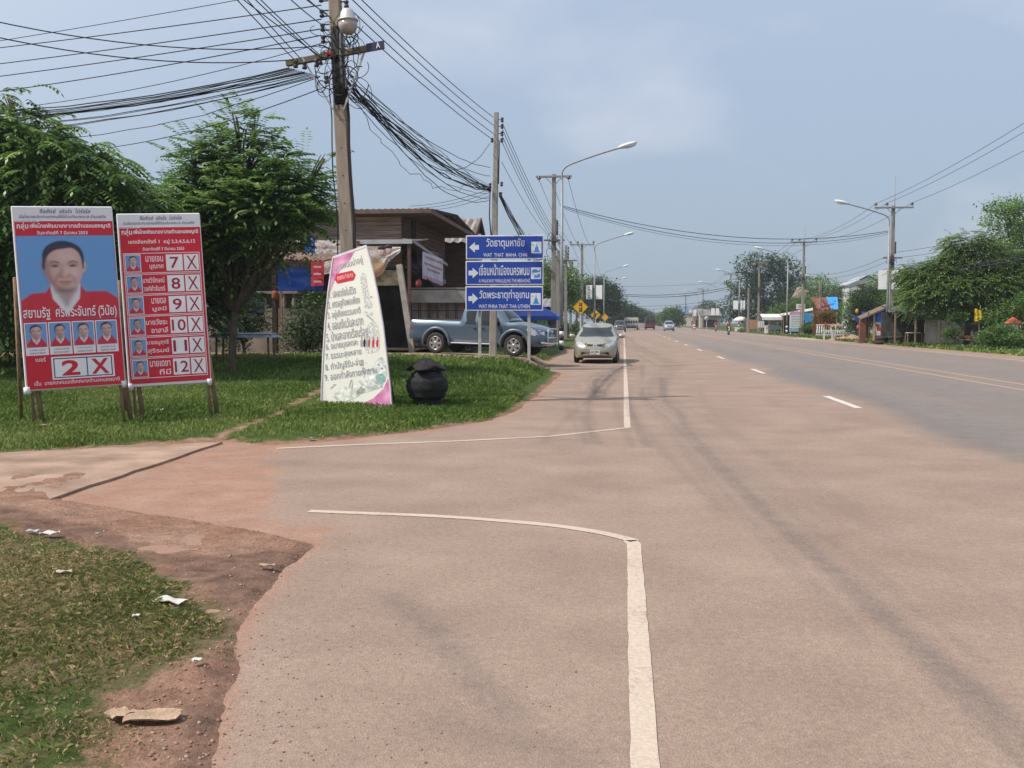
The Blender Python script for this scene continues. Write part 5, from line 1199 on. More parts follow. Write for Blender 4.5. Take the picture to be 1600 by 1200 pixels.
    if plate and px_:
        T = Matrix.Translation((px_.x+.03, 0, .345*sz)) @ Matrix.Rotation(R(90), 4, 'Z')
        m = MB(); m.box((0, 0, .065), (.36, .02, .15), 0, bev=.006); pm_ = m.build('number_plate', plate_m, t, M=T)
        m = MB(); m.text(plate, -.145, .045, .29, .085, .012, bold=.02); m.text('นครพนม', -.06, .005, .12, .03, .012); m.build('plate_text', void, pm_, M=T)
    m = MB(); m.box((2.1*sx, 0, .26), (3.7*sx, 1.2*sy, .14)); m.build('chassis', void, t)
    return t
sdp = nmat('champagne beige car paint', (.35, .335, .27), .28, .45, var=.03, scale=1.5, coat=.6)
xs_, ys_ = GX(931, 36.6)
sedan('champagne beige sedan parked on the road shoulder facing the camera', 'car', 'sedan_car', (xs_+.05, ys_+4.2, .006), R(-90-1), sdp, plate='บพ 2983', gl=nmat('windscreen glass', (.02, .028, .03), .10, var=.1, spec=.4))
svp = nmat('silver blue car paint', (.33, .38, .46), .3, .5, var=.03)
x, y = GX(1046, 168); sedan('distant silver people carrier driving towards the camera in the far lane', 'car', 'silver_car', (x, y+4.3, .006), R(-90), svp, sc=(1.03, 1.07, 1.18))
x, y = GX(968.5, 150); pickup('distant dark grey pickup truck ahead beyond the parked sedan', (x, y+5, .006), R(-90), nmat('dark grey car paint', (.05, .055, .06), .3, .4, coat=.5))
x, y = GX(876, 62); pickup('white pickup truck parked under the blue canopy behind the lamp post', (x-6.6, y+1, gz(x-3, y)+.02), R(0), nmat('white pickup paint', (.50, .51, .50), .3, coat=.5))
# ---- far trucks
def bus(name, label, px, d, w, h, L, cab, body_m, rest, zbase=.5, wins=5, roof=None):
    x, y = GX(px, d); t = thing(name, label, 'truck', (x, y, .006), (0, 0, 0))
    m = MB(); m.box((0, L/2, zbase+(h-zbase)/2), (w, L, h-zbase), 0, bev=.08); b0 = m.build('body', body_m, t)
    m = MB(); n_ = wins; ww = (w-.3)/n_
    for i in range(n_): g = MB(); g.box((-w/2+.15+ww*(i+.5), -.012, h*.66), (ww*.72, .03, h*.20), 0, bev=.01); g.build('window', glass, t)
    m.box((0, -.02, zbase+.25), (w*.9, .04, .22)); m.build('bumper', rest, t)
    for sx in (-1, 1):
        for yy in (.9, L-1.0):
            g = MB(); g.lathe([(.15, -.13), (.42, -.12), (.45, -.05), (.45, .05), (.42, .12), (.15, .13)], 16, (sx*(w/2-.16), yy, .45), ax='x'); g.build('wheel', tyre_m, t)
        g = MB(); g.box((sx*(w/2-.2), -.02, zbase+.55), (.26, .03, .16)); g.build('tail_lamp' if cab < 0 else 'headlight', rl if cab < 0 else hl, t)
    if roof:
        g = MB(); g.box((0, L*.5, h+.10), (w*1.04, L*.9, .14), 0, bev=.04); g.build('roof_rack', roof, t)
    m = MB(); m.box((0, L/2, .45), (w*.7, L*.9, .3)); m.build('chassis', void, t)
    return t
crm = nmat('cream coach paint', (.50, .47, .42), .5); dkm = nmat('dark load', (.05, .045, .045), .8, var=.4)
bus('passenger_truck', 'cream passenger truck with a row of windows in the distance on the road', 986.5, 190, 2.7, 2.35, 7, 1, crm, nmat('blue bumper', (.08, .12, .28), .5), roof=dkm)
bus('cargo_truck', 'dark loaded truck with a red corner beside the cream passenger truck', 1016, 200, 2.0, 2.6, 6, -1, dkm, rl, wins=2)
x, y = GX(1003.5, 205); t = thing('box_trailer', 'small pale grey box between the two distant trucks', 'trailer', (x, y, 0)); m = MB(); m.box((0, 1, .8), (1.5, 2.0, 1.0), 0, bev=.03); m.build('box', nmat('pale grey box', (.36, .36, .36), .7), t)
for sx in (-1, 1): g = MB(); g.lathe([(.1, -.09), (.3, -.08), (.3, .08), (.1, .09)], 12, (sx*.65, 1, .3), ax='x'); g.build('wheel', tyre_m, t)
# ---- people
skm = nmat('warm brown skin', (.27, .15, .10), .6)
def skinned(name, joints, edges, mat, parent, lvl=2):
    """one continuous body grown round a skeleton: joints = name -> (x, y, z, radius)"""
    me = bpy.data.meshes.new(name); ks = list(joints); me.from_pydata([joints[k][:3] for k in ks], [(ks.index(a), ks.index(b_)) for a, b_ in edges], [])
    o = bpy.data.objects.new(name, me); C.objects.link(o)
    md = o.modifiers.new('s', 'SKIN'); sv_ = me.skin_vertices[0].data
    for i, k in enumerate(ks): r_ = joints[k][3]; sv_[i].radius = (r_, r_*(joints[k][4] if len(joints[k]) > 4 else 1)); sv_[i].use_root = (i == 0)
    md.use_smooth_shade = True; md2 = o.modifiers.new('u', 'SUBSURF'); md2.levels = lvl; md2.render_levels = lvl
    bpy.context.view_layer.update(); ev = o.evaluated_get(bpy.context.evaluated_depsgraph_get()); nm = bpy.data.meshes.new_from_object(ev)
    nm.materials.clear(); nm.materials.append(mat); o.modifiers.clear(); o.data = nm
    nm.polygons.foreach_set('use_smooth', [True]*len(nm.polygons))
    if parent: o.parent = parent
    return o
def rider(label, loc, rz, shirt, trouser, helmet=None):
    t = thing('person', label, 'person', loc, (0, 0, rz), None)
    J = {'pel': (0, -.05, .86, .15), 'wst': (0, .02, 1.02, .13), 'che': (0, .10, 1.24, .16), 'nek': (0, .14, 1.42, .06), 'hd0': (0, .17, 1.52, .085), 'hd1': (0, .18, 1.62, .10), 'hd2': (0, .17, 1.70, .07)}
    E = [('pel', 'wst'), ('wst', 'che'), ('che', 'nek'), ('nek', 'hd0'), ('hd0', 'hd1'), ('hd1', 'hd2')]
    for s, k in ((-1, 'l'), (1, 'r')):
        J.update({'sh'+k: (s*.19, .11, 1.33, .07), 'el'+k: (s*.30, .28, 1.10, .045), 'wr'+k: (s*.28, .50, 1.06, .032), 'ha'+k: (s*.27, .58, 1.05, .035),
                  'hp'+k: (s*.11, .02, .84, .10), 'kn'+k: (s*.17, .42, .78, .065), 'an'+k: (s*.16, .22, .40, .042), 'ft'+k: (s*.16, .38, .34, .038)})
        E += [('che', 'sh'+k), ('sh'+k, 'el'+k), ('el'+k, 'wr'+k), ('wr'+k, 'ha'+k), ('pel', 'hp'+k), ('hp'+k, 'kn'+k), ('kn'+k, 'an'+k), ('an'+k, 'ft'+k)]
    skinned('body', J, E, skm, t, 1)
    g = {k: v[:3]+(v[3]*1.16,) for k, v in J.items()}
    skinned('shirt', {k: g[k] for k in ('wst', 'che', 'shl', 'ell', 'shr', 'elr')}, [('wst', 'che'), ('che', 'shl'), ('shl', 'ell'), ('che', 'shr'), ('shr', 'elr')], shirt, t, 1)
    skinned('trousers', {k: g[k] for k in ('pel', 'hpl', 'knl', 'anl', 'hpr', 'knr', 'anr')}, [('pel', 'hpl'), ('hpl', 'knl'), ('knl', 'anl'), ('pel', 'hpr'), ('hpr', 'knr'), ('knr', 'anr')], trouser, t, 1)
    m = MB(); m.ell((0, .15, 1.64), (.115, .13, .125), 0, 12, 7); m.build('helmet' if helmet else 'hair', helmet or nmat('black hair', (.012, .011, .012), .6), t)
    return t
def bike(label, loc, rz, col):
    t = thing('motorbike', label, 'motorbike', loc, (0, 0, rz))
    for yy in (-.62, .62):
        g = MB(); g.lathe([(.24, -.04), (.29, -.045), (.30, 0), (.29, .045), (.24, .04)], 20, (0, yy, .30), ax='x', caps=False); w_ = g.build('wheel', tyre_m, t)
        g = MB(); g.lathe([(.04, -.05), (.04, .05)], 8, (0, yy, .30), ax='x')
        for i in range(8): a = i*math.pi/4; g.tube([(0, yy, .30), (0, yy+.24*math.cos(a), .3+.24*math.sin(a))], .008, 4)
        g.build('rim', rim_m, w_)
    g = MB(); g.tube(smooth_loop([(0, .42, .95), (0, .36, .7), (0, .15, .42), (0, -.2, .45), (0, -.5, .7), (0, -.75, .78)], 4, False), [.05]*4+[.09]*8+[.10]*8+[.05], 8); g.ell((0, .40, .72), (.20, .09, .28), 0, 12, 7); g.build('body', col, t)
    g = MB(); g.box((0, -.22, .80), (.24, .66, .10), 0, bev=.04); g.build('seat', blkp, t)
    g = MB()
    for s in (-1, 1): g.tube([(s*.07, .62, .30), (s*.07, .45, .85)], .025, 6)
    g.build('fork', chrome, t)
    g = MB(); g.tube([(-.33, .50, 1.02), (-.15, .46, .98), (.15, .46, .98), (.33, .50, 1.02)], .018, 6); g.build('handlebar', blkp, t)
    g = MB(); g.ell((0, .53, .90), (.10, .07, .09), 0, 10, 6); g.build('headlight', nmat('bright lamp glass', (.75, .76, .74), .2), t)
    g = MB(); g.ell((0, .67, .55), (.06, .16, .05), 0, 8, 5); g.build('mudguard', nmat('white guard', (.6, .6, .6), .4), t)
    g = MB(); g.tube([(.13, -.05, .28), (.14, -.70, .42)], .04, 7); g.build('exhaust', chrome, t)
    return t
rs_ = nmat('red shirt cloth', (.50, .02, .03), .8); jn = nmat('dark trouser cloth', (.03, .035, .05), .85)
for px, d, lb1, lb2, c_ in ((1153.5-0, 128, 'motorcyclist in a red shirt riding towards the camera near the umbrella stall', 'motorbike with white front guard ridden nearest the umbrella stall', nmat('dark bike paint', (.04, .04, .05), .3)),
                        (1139.5, 165, 'farther rider in a red shirt left of the nearest motorcyclist', 'dark red motorbike farther up the road by the grass edge', nmat('red bike paint', (.35, .03, .03), .3))):
    if px > 1150: px = 1138.5; d = 118
    else: px = 1118.5; d = 160
    x, y = GX(px, d); bike(lb2, (x, y, .006), R(180), c_); rider(lb1, (x, y, .006), R(180), rs_, jn)
x, y = GX(1082, 215); bike('faraway motorbike with white front beside the silver car', (x, y, .006), R(180), nmat('white bike', (.5, .5, .5), .3)); rider('faraway rider in a red top between the silver car and the right side poles', (x, y, .006), R(180), rs_, jn)
# ================================================================== trees
bark = nmat('rough bark', (.10, .075, .055), .95, var=.3, scale=8, bump=.6, bscale=20)
lf1 = leafmat('dark glossy leaves', (.055, .115, .027), (.135, .245, .06), (.36, .48, .16), .45, .36)
lf2 = leafmat('yellowish green leaves', (.06, .12, .025), (.12, .20, .045), (.25, .33, .09), .4, .5)
lf3 = leafmat('dull dark leaves', (.025, .05, .018), (.047, .085, .03), (.09, .14, .05), .3, .6)
lf4 = leafmat('fresh green leaves', (.05, .11, .02), (.09, .17, .035), (.16, .25, .06), .35, .5)
def rand_in(rs, n, ells, shell=.5):
    w = np.array([e_[3]*e_[4]*e_[5] for e_ in ells])**.8; w /= w.sum(); k = rs.choice(len(ells), n, p=w); E = np.array([e_[:6] for e_ in ells], float)[k]
    d = rs.normal(size=(n, 3)); d /= np.linalg.norm(d, axis=1)[:, None]; r = (shell+(1-shell)*rs.rand(n)**.7)[:, None]
    r = r*(1+.22*(rs.rand(n)[:, None]-.5))
    return E[:, :3]+d*r*E[:, 3:6], d, k
def limbs(m, base, ells, rs, r0, bend=.3, low=.35):
    base = Vector(base); cs = [Vector(e_[:3]) for e_ in ells]; top = sum(cs, Vector())/len(cs)
    fork = base.lerp(top, low); fork.x += rs.uniform(-.1, .1); m.tube(smooth_loop([tuple(base-Vector((0, 0, .2))), tuple(base.lerp(fork, .5)+Vector((rs.uniform(-.08, .08), 0, 0))), tuple(fork)], 4, False), [r0*1.25]+[r0*1.05]*3+[r0*.95]*4+[r0*.8], 8)
    for c in cs:
        mid = fork.lerp(c, .5)+Vector((rs.uniform(-bend, bend), rs.uniform(-bend, bend), rs.uniform(-bend*.3, bend*.6)))
        P = smooth_loop([tuple(fork), tuple(mid), tuple(c)], 4, False); n_ = len(P); m.tube(P, [r0*.62*(1-i/n_)+.018 for i in range(n_)], 6)
        e_ = ells[cs.index(c)]
        for _ in range(5):
            d = Vector(rs.normal(size=3)).normalized(); q = c+Vector((d.x*e_[3], d.y*e_[4], abs(d.z)*e_[5]))*.8; s_ = mid.lerp(c, rs.uniform(.4, 1)); m.tube([s_, s_.lerp(q, .5)+Vector((0, 0, .1)), q], [.028+r0*.08, .02, .008], 5)
def frond_tree(name, label, base, ells, n, mat, seed, r0=.14, L=.42, pairs=8, lw=.028, ll=.11, droop=.5, up=.25, group=None, trunk=True):
    """compound leaves: a bent stalk with pairs of pointed leaflets"""
    rs = np.random.RandomState(seed); b_ = Vector(base); t = thing(name, label, 'tree', base, group=group)
    rel = [(e_[0]-b_.x, e_[1]-b_.y, e_[2]-b_.z)+tuple(e_[3:6]) for e_ in ells]
    o, d, k = rand_in(rs, n, rel, .45); q_ = rs.rand(n) < .22; o[q_] += d[q_]*[.38, .38, .22]*(L/.6)
    d = d*1.0+rs.normal(size=d.shape)*.45; d[:, 2] = d[:, 2]*.6+up; d /= np.linalg.norm(d, axis=1)[:, None]
    s = np.cross(d, [0, 0, 1]); s /= np.linalg.norm(s, axis=1)[:, None]+1e-9
    Ls = L*rs.uniform(.6, 1.3, n); V = []; T = []; tb = np.clip(rs.normal(.45, .22, n), 0, 1)
    for j in range(pairs+1):
        f = (j+1)/(pairs+1); p = o+d*(Ls*f)[:, None]; p[:, 2] -= droop*Ls*f*f
        dd = d.copy(); dd[:, 2] -= 2*droop*f*.8; dd /= np.linalg.norm(dd, axis=1)[:, None]
        for sg in ((1, -1) if j < pairs else (0,)):
            sz = ll*(1-.35*abs(f-.5))*rs.uniform(.8, 1.2, n)
            v = s*sg*.9+dd*.5; v[:, 2] -= .25+.2*rs.rand(n); v /= np.linalg.norm(v, axis=1)[:, None]
            w = np.cross(v, np.array([0, 0, 1.])+s*.3*sg); w /= np.linalg.norm(w, axis=1)[:, None]+1e-9
            hw = (lw*sz/ll*.5*2)[:, None]
            V.append(np.stack([p, p+v*(sz*.45)[:, None]+w*hw, p+v*sz[:, None], p+v*(sz*.45)[:, None]-w*hw], 1)); T.append(np.repeat((tb+rs.uniform(-.12, .12, n))[:, None], 4, 1))
    V = np.concatenate(V).reshape(-1, 3); T = np.concatenate(T).reshape(-1)
    npmesh('crown', V, np.arange(len(V)).reshape(-1, 4), mat, {'tint': np.clip(T, 0, 1)}, t)
    if trunk: m = MB(); limbs(m, (0, 0, 0), rel, rs, r0); m.build('trunk', bark, t)
    return t
def leaf_tree(name, label, base, ells, n, size, mat, seed, r0=.2, per=14, cl=.9, group=None, cat='tree', trunk=True, low=.35):
    """leaves gathered in twig clusters; size is a leaf's length"""
    rs = np.random.RandomState(seed); b_ = Vector(base); t = thing(name, label, cat, base, group=group)
    rel = [(e_[0]-b_.x, e_[1]-b_.y, e_[2]-b_.z)+tuple(e_[3:6]) for e_ in ells]
    nc = n//per; o, d, k = rand_in(rs, nc, rel, .42); cs = cl*rs.uniform(.5, 1.3, nc)
    P = np.repeat(o, per, 0)+rs.normal(size=(nc*per, 3))*np.repeat(cs, per)[:, None]*[.5, .5, .30]; N = len(P)
    v = rs.normal(size=(N, 3)); v[:, 2] = v[:, 2]*.55-.15; v /= np.linalg.norm(v, axis=1)[:, None]; w = np.cross(v, rs.normal(size=(N, 3))*[.5, .5, 1]+[0, 0, .8]); w /= np.linalg.norm(w, axis=1)[:, None]+1e-9
    sz = (size*rs.uniform(.55, 1.35, N))[:, None]
    V = np.stack([P, P+v*sz*.5+w*sz*.27, P+v*sz, P+v*sz*.5-w*sz*.27], 1).reshape(-1, 3)
    T = np.clip(np.repeat(rs.normal(.45, .2, nc), per)+rs.uniform(-.18, .18, N), 0, 1)
    npmesh('crown', V, np.arange(N*4).reshape(-1, 4), mat, {'tint': np.repeat(T, 4)}, t)
    if trunk: m = MB(); limbs(m, (0, 0, 0), rel, rs, r0, low=low); m.build('trunk', bark, t)
    return t
def E(px, py, d, rx, rz, ry=None): w = W(px, py, d); return (w.x, w.y, w.z, rx, ry or rx, rz)
def base(px, d): x, y = GX(px, d); return (x, y, gz(x, y))
# left trees
frond_tree('tree', 'large leafy tree with drooping compound leaves behind the portrait banner at the left edge', base(60, 22.5),
    [E(-60, 250, 22.5, 1.5, 1.2), E(12, 152, 22.5, .42, .10), E(20, 195, 22.3, 1.0, .30), E(30, 240, 22, 1.3, .55), E(95, 228, 22, .8, .12), E(75, 262, 22, 1.3, .4), E(150, 250, 21.8, .75, .10), E(120, 295, 22, 1.3, .40), E(170, 285, 21.6, .8, .12), E(-20, 330, 22, 1.6, 1.2), E(80, 350, 22.5, 1.6, 1.0), E(200, 320, 22.2, .9, .30), E(175, 400, 23, 1.1, 1.0), E(10, 430, 23, 1.6, 1.2)],
    5600, lf1, 1, .17, .62, 7, .040, .17, .60, .12)
frond_tree('tree', 'smaller bright green tree with pinnate leaves standing right of the red banner', base(362, 24),
    [E(372, 195, 24, .30, .45), E(400, 205, 24, .25, .30), E(330, 240, 24, .40, .35), E(392, 250, 24, .75, .45), E(300, 252, 24, .30, .30), E(345, 290, 24, .8, .4), E(440, 290, 23.5, .75, .4), E(285, 312, 24, .65, .35), E(475, 285, 24, .35, .25), E(507, 248, 24, .16, .16), E(395, 325, 23.5, 1.15, .5), E(450, 335, 23.5, .85, .4), E(488, 328, 24, .3, .3), E(310, 355, 24, 1.0, .6), E(385, 375, 23.6, .9, .3), E(350, 430, 24.5, .7, .4), E(330, 470, 25, .6, .45)],
    2900, lf1, 2, .10, .62, 7, .042, .17, .25, .45)
frond_tree('tree', 'dark shrubby tree filling the gap behind the two election banners', base(190, 27), [E(190, 400, 27, 1.8, 1.3), E(120, 470, 27, 1.9, 1.2), E(270, 450, 27, 1.5, 1.2), E(30, 480, 27, 1.8, 1.3), E(330, 330, 27, .9, .7), E(230, 320, 27, 1.0, .6), E(290, 390, 25, 1.6, .8), E(385, 350, 26, 1.3, .5)], 4400, lf3, 3, .12, .55, 7, .036, .15, .5, .2)
B = 'trees behind the left side yard'
for i, (px, d, r_, h_) in enumerate(((-120, 40, 4.5, 5), (60, 46, 4.5, 4.5), (-330, 34, 4, 5))):
    leaf_tree('tree', ('dense tree far left outside the banners, beyond the yard', 'dense tree directly behind the large left tree', 'dense tree at the far left beyond the picture edge')[i], base(px, d), [E(px, 420, d, r_, 2.2), E(px-90, 450, d, r_*.7, 2), E(px+90, 440, d, r_*.7, 2)], 9000, .24, lf3, 30+i, .2, group=B)
leaf_tree('bush', 'dark bush growing against the block wall left of the white motto panel', base(480, 33), [E(480, 505, 33, .75, .75), E(462, 530, 33, .6, .5), E(500, 530, 33, .6, .6)], 4200, .11, lf3, 40, .05, cl=.35, cat='bush')
leaf_tree('bush', 'dark bush below the hanging cloth behind the table', base(385, 31.5), [E(385, 500, 31.5, .75, .55), E(365, 520, 31.5, .55, .5)], 3200, .11, lf3, 41, .05, cl=.35, cat='bush')
leaf_tree('bush', 'light green climbing leaves over the baluster wall beside the blue tarpaulin', base(487, 34), [E(483, 462, 34, .35, .22), E(500, 470, 34, .4, .25)], 900, .12, lf4, 42, .03, cl=.25, cat='bush')
for i, (px, d, pyc, rx, rz, lb_) in enumerate(((915, 95, 440, 2.6, 2.2, 'green tree behind the low voltage poles left of the diamond sign'), (885, 120, 450, 4.5, 3.4, 'broad green tree behind the blue canopy'), (840, 100, 460, 4, 2.5, 'green tree hidden behind the direction sign'))):
    x, y = GX(px, d); x -= 3.0; b0 = (x, y, gz(x, y)); zc = EYE+(HZ-pyc)*d/FPX
    leaf_tree('tree', lb_, b0, [(x, y, zc, rx, rx, rz), (x-2, y+1, zc-.8, rx*.8, rx, rz*.8), (x+1, y, zc-1.2, rx*.6, rx*.7, rz*.8)], 9000, .30, lf3 if i else lf1, 50+i, .22, group='trees behind the left row of poles')
x, y = GX(950, 185); x -= 2.2
leaf_tree('tree', 'big dark round tree at the left roadside behind the white banners and diamond signs', (x, y, 0), [(x, y, 7.3, 3.8, 4, 3.0), (x+2.2, y, 5.8, 2.8, 3, 2.8), (x-2.5, y, 6.0, 3.0, 3, 3.0), (x+.5, y, 3.8, 4.3, 4, 2.0), (x+3.0, y, 8.0, 1.1, 1, .7)], 20000, .42, lf3, 60, .35, cl=1.0)
# far tree line at the end of the road and behind the right stalls
FT = 'distant trees at the end of the road'
for i, (px, d, w_, h_, mt, lb_) in enumerate(((990, 300, 9, 6.2, lf3, 'distant dark tree just right of the big round left tree'), (1005, 330, 8, 5.4, lf3, 'low distant tree behind the dark truck'), (1022, 380, 9, 4.4, lf3, 'lowest distant tree in the gap of the road'),
        (1040, 300, 6, 4.6, lf2, 'distant light green tree left of the blue roofed house'), (1050, 255, 5.2, 5.4, lf4, 'distant bright green tree in front of the blue roofed house'), (1108, 300, 9, 8, lf3, 'distant tree behind the right side poles'), (975, 240, 7, 6.5, lf3, 'distant tree touching the right side of the big round left tree'))):
    x, y = GX(px, d); leaf_tree('tree', lb_, (x, y, 0), [(x, y, h_*.62, w_*.5, w_*.5, h_*.38), (x-w_*.25, y, h_*.45, w_*.3, w_*.3, h_*.35), (x+w_*.25, y, h_*.42, w_*.3, w_*.3, h_*.35)], 5200, .55, mt, 70+i, .25, group=FT, cl=1.1)
m_t = 'trees along the right side of the road'
def rt_tree(px, d, ls, n, sz, mt, seed, lb_, dx=0, r0=.25, cl=.9, name='tree', cat='tree'):
    x, y = GX(px, d); x += dx; E_ = []
    for (qx, qy, rx, rz) in ls: w = W(qx, qy, d); E_.append((w.x+dx, w.y+np.random.RandomState(seed+int(qx)).uniform(-1.5, 1.5), w.z, rx, rx, rz))
    return leaf_tree(name, lb_, (x, y, gz(x, y)), E_, n, sz, mt, seed, r0, group=m_t if cat == 'tree' else None, cl=cl, cat=cat)
rt_tree(1158, 172, ((1150, 415, 4.2, 2.6), (1185, 422, 3.6, 2.6), (1130, 445, 3.8, 2.6), (1172, 455, 5.5, 3.4), (1203, 455, 3.4, 3.0), (1120, 480, 3.2, 3.0), (1165, 490, 6.0, 3.0), (1205, 490, 4.0, 3.0)), 26000, .40, lf3, 80, 'tallest dark rounded tree on the right side behind the umbrella stall', 4, .4)
rt_tree(1222, 140, ((1210, 455, 3.0, 2.2), (1235, 470, 2.8, 2.4), (1222, 490, 4.0, 2.4), (1250, 490, 3.0, 2.2)), 14000, .32, lf1, 81, 'mid green tree between the food cart and the second right lamp', 6)
rt_tree(1192, 132, ((1180, 490, 2.0, 1.3), (1195, 480, 1.8, 1.2)), 5000, .28, lf4, 82, 'bright green low tree behind the food cart', 4, .15)
rt_tree(1308, 125, ((1295, 452, 4.0, 2.2), (1320, 445, 2.6, 2.0), (1340, 470, 4, 2)), 13000, .34, lf2, 83, 'soft pale green tree behind the rusty roof and blue tarpaulin', 8)
rt_tree(1280, 150, ((1270, 475, 4.5, 2.6), (1250, 470, 3, 2.2)), 9000, .34, lf3, 84, 'dark tree behind the small brown roofed house', 10)
rt_tree(1330, 84, ((1322, 470, 1.1, 1.1), (1335, 450, .6, .5), (1330, 495, 1.5, 1.3), (1318, 510, 1.2, .9), (1338, 460, .7, .7)), 9000, .17, lf3, 85, 'dark narrow bushy tree left of the thatched hut', 1.2, .1, .5)
rt_tree(1362, 90, ((1345, 468, 1.2, .8), (1352, 475, 1.7, 1.2), (1375, 462, 1.9, 1.3), (1390, 480, 1.6, 1.3), (1340, 490, 1.3, 1.0)), 9000, .2, lf1, 86, 'green tree rising behind the thatched hut', -.2, .12, .6)
frond_tree('tree', 'wide spreading feathery tree on the right shading the dark shelter', base(1508, 61),
    [E(1428, 428, 61, .8, .5), E(1462, 435, 61, 1.7, .8), E(1492, 418, 61, 1.6, .7), E(1535, 408, 61, 2.2, 1.0), E(1448, 470, 60.5, 1.3, .6), E(1495, 455, 60, 2.4, .8), E(1550, 450, 60, 2.6, .9), E(1600, 430, 61, 2.4, 1.3), E(1512, 380, 61, 1.3, .5), E(1640, 460, 61, 2.5, 1.4)],
    13500, lf2, 87, .2, .70, 6, .048, .17, .45, .15)
rt_tree(1590, 70, ((1560, 345, 1.7, 1.5), (1600, 340, 2.2, 1.6), (1545, 385, 1.8, 1.2), (1600, 395, 2.6, 1.8), (1570, 325, 1.0, .7), (1650, 370, 3, 2.4)), 17000, .21, lf1, 88, 'tall darker tree rising behind the spreading one at the right edge', 0, .25, .7)
rt_tree(1590, 56, ((1578, 490, 1.2, .9), (1610, 480, 1.6, 1.2), (1560, 500, .8, .6), (1640, 500, 2, 1.2)), 9000, .18, lf4, 89, 'leafy undergrowth tree at the right edge behind the small shrine', 0, .08, .5)
leaf_tree('bush', 'bright green bush on the verge at the right edge below the shrine', base(1563, 52), [E(1563, 522, 52, .95, .55), E(1545, 530, 52, .6, .35), E(1590, 530, 51, .9, .4)], 5200, .14, lf4, 90, .04, cl=.3, cat='bush')
leaf_tree('bush', 'small green bush hanging over the bench in front of the dark shelter', base(1493, 58), [E(1497, 497, 58, .5, .35), E(1486, 520, 58, .45, .35)], 1600, .14, lf4, 91, .04, cl=.3, cat='bush')
leaf_tree('bush', 'orange flowering bush beside the blue tarpaulin shelter', base(1286, 96), [E(1290, 492, 96, 1.1, .6), E(1283, 500, 96, .8, .6)], 3200, .17, leafmat('orange and green leaves', (.05, .09, .02), (.22, .12, .03), (.42, .14, .03), .3), 92, .05, cl=.3, cat='bush')
PB = 'potted and low plants before the blue tarpaulin shelter'
for i, px in enumerate((1257, 1264, 1271, 1279)):
    leaf_tree('plant', ('low bush nearest the notice board', 'second low bush from the notice board', 'third low bush from the notice board', 'low bush beside the orange flowering bush')[i]+' under the blue tarpaulin', base(px, 104), [E(px, 513, 104, .55, .45)], 700, .16, (lf4, lf2, lf1, lf4)[i], 93+i, .03, cl=.3, cat='bush', group=PB)
LB = 'low bushes along the left row of poles'
for i, (px, d, dx) in enumerate(((868, 58, -1.5), (888, 72, -1.6), (905, 90, -1.6), (920, 110, -1.8), (935, 140, -2))):
    x, y = GX(px, d); x += dx; b0 = (x, y, gz(x, y)); leaf_tree('bush', ('nearest low bush at the foot of the left pole row', 'second low bush at the foot of the left pole row', 'third low bush at the foot of the left pole row', 'fourth low bush at the foot of the left pole row', 'farthest low bush at the foot of the left pole row')[i], b0, [(x, y, .7, 1.0, 1.2, .7), (x-1, y+1, 1.0, 1.0, 1.0, .9)], 1800, .2, lf3, 100+i, .04, cl=.4, cat='bush', group=LB)
# ================================================================== left buildings
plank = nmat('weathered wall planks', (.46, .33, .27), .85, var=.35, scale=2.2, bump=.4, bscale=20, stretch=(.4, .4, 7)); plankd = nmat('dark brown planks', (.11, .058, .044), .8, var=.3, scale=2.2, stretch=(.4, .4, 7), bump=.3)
zinc = nmat('old zinc sheet', (.27, .25, .24), .5, .5, var=.25, scale=3); rust = nmat('rusty sheet', (.20, .15, .12), .8, .2, var=.4, scale=3); fascia = nmat('grey fascia board', (.30, .29, .28), .7, var=.15, scale=3)
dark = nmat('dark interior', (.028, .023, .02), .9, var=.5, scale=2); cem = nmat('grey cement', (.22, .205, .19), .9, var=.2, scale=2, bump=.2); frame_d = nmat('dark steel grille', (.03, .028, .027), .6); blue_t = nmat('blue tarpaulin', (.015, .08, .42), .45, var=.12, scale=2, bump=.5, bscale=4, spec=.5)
paleg = nmat('pale green wall', (.30, .29, .25), .85, var=.12, scale=2)
def corr(a, b_, c, amp=.03, wl=.18, mi=0, m=None, th=.02):
    """corrugated sheet: ridge runs from edge a-b towards c"""
    a, b_, c = Vector(a), Vector(b_), Vector(c); u = b_-a; v = c-a; n_ = u.cross(v).normalized(); 
    if n_.z < 0: n_ = -n_
    k = max(4, int(u.length/wl*4)); m = m or MB(); vs = []
    for i in range(k+1):
        o = n_*amp*math.sin(i*math.pi/2)
        for e_ in (0, 1): vs.append(a+u*(i/k)+v*e_+o)
    K = len(vs); vs += [q-n_*th for q in vs]
    fs = [(2*i, 2*i+2, 2*i+3, 2*i+1) for i in range(k)]+[(K+2*i+1, K+2*i+3, K+2*i+2, K+2*i) for i in range(k)]+[(2*i, K+2*i, K+2*i+2, 2*i+2) for i in range(k)]+[(2*i+1, 2*i+3, K+2*i+3, K+2*i+1) for i in range(k)]
    return m.add(vs, fs, mi)
fx, fy = GX(632, 42.0); z0 = gz(fx, fy)          # corner of the wooden house: its right wall runs along the road
hx0, hx1, hy0, hy1 = fx-11.0, fx, fy, fy+9.6
t = thing('wooden_house', 'two storey brown wooden house with low rusty roof behind the pickup truck', 'house', (fx, fy, z0))
zf, zr_ = 3.75, 6.15
def bw(name, mat, c, d, par=None, **k): m = MB(); m.box(c, d, **k); return m.build(name, mat, par or t, world=True)
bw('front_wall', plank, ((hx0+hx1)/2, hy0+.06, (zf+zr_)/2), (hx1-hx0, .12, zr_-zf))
sw_ = bw('side_wall', plankd, (hx1-.06, (hy0+hy1)/2+.06, (zf+zr_)/2), (.12, hy1-hy0-.12, zr_-zf))
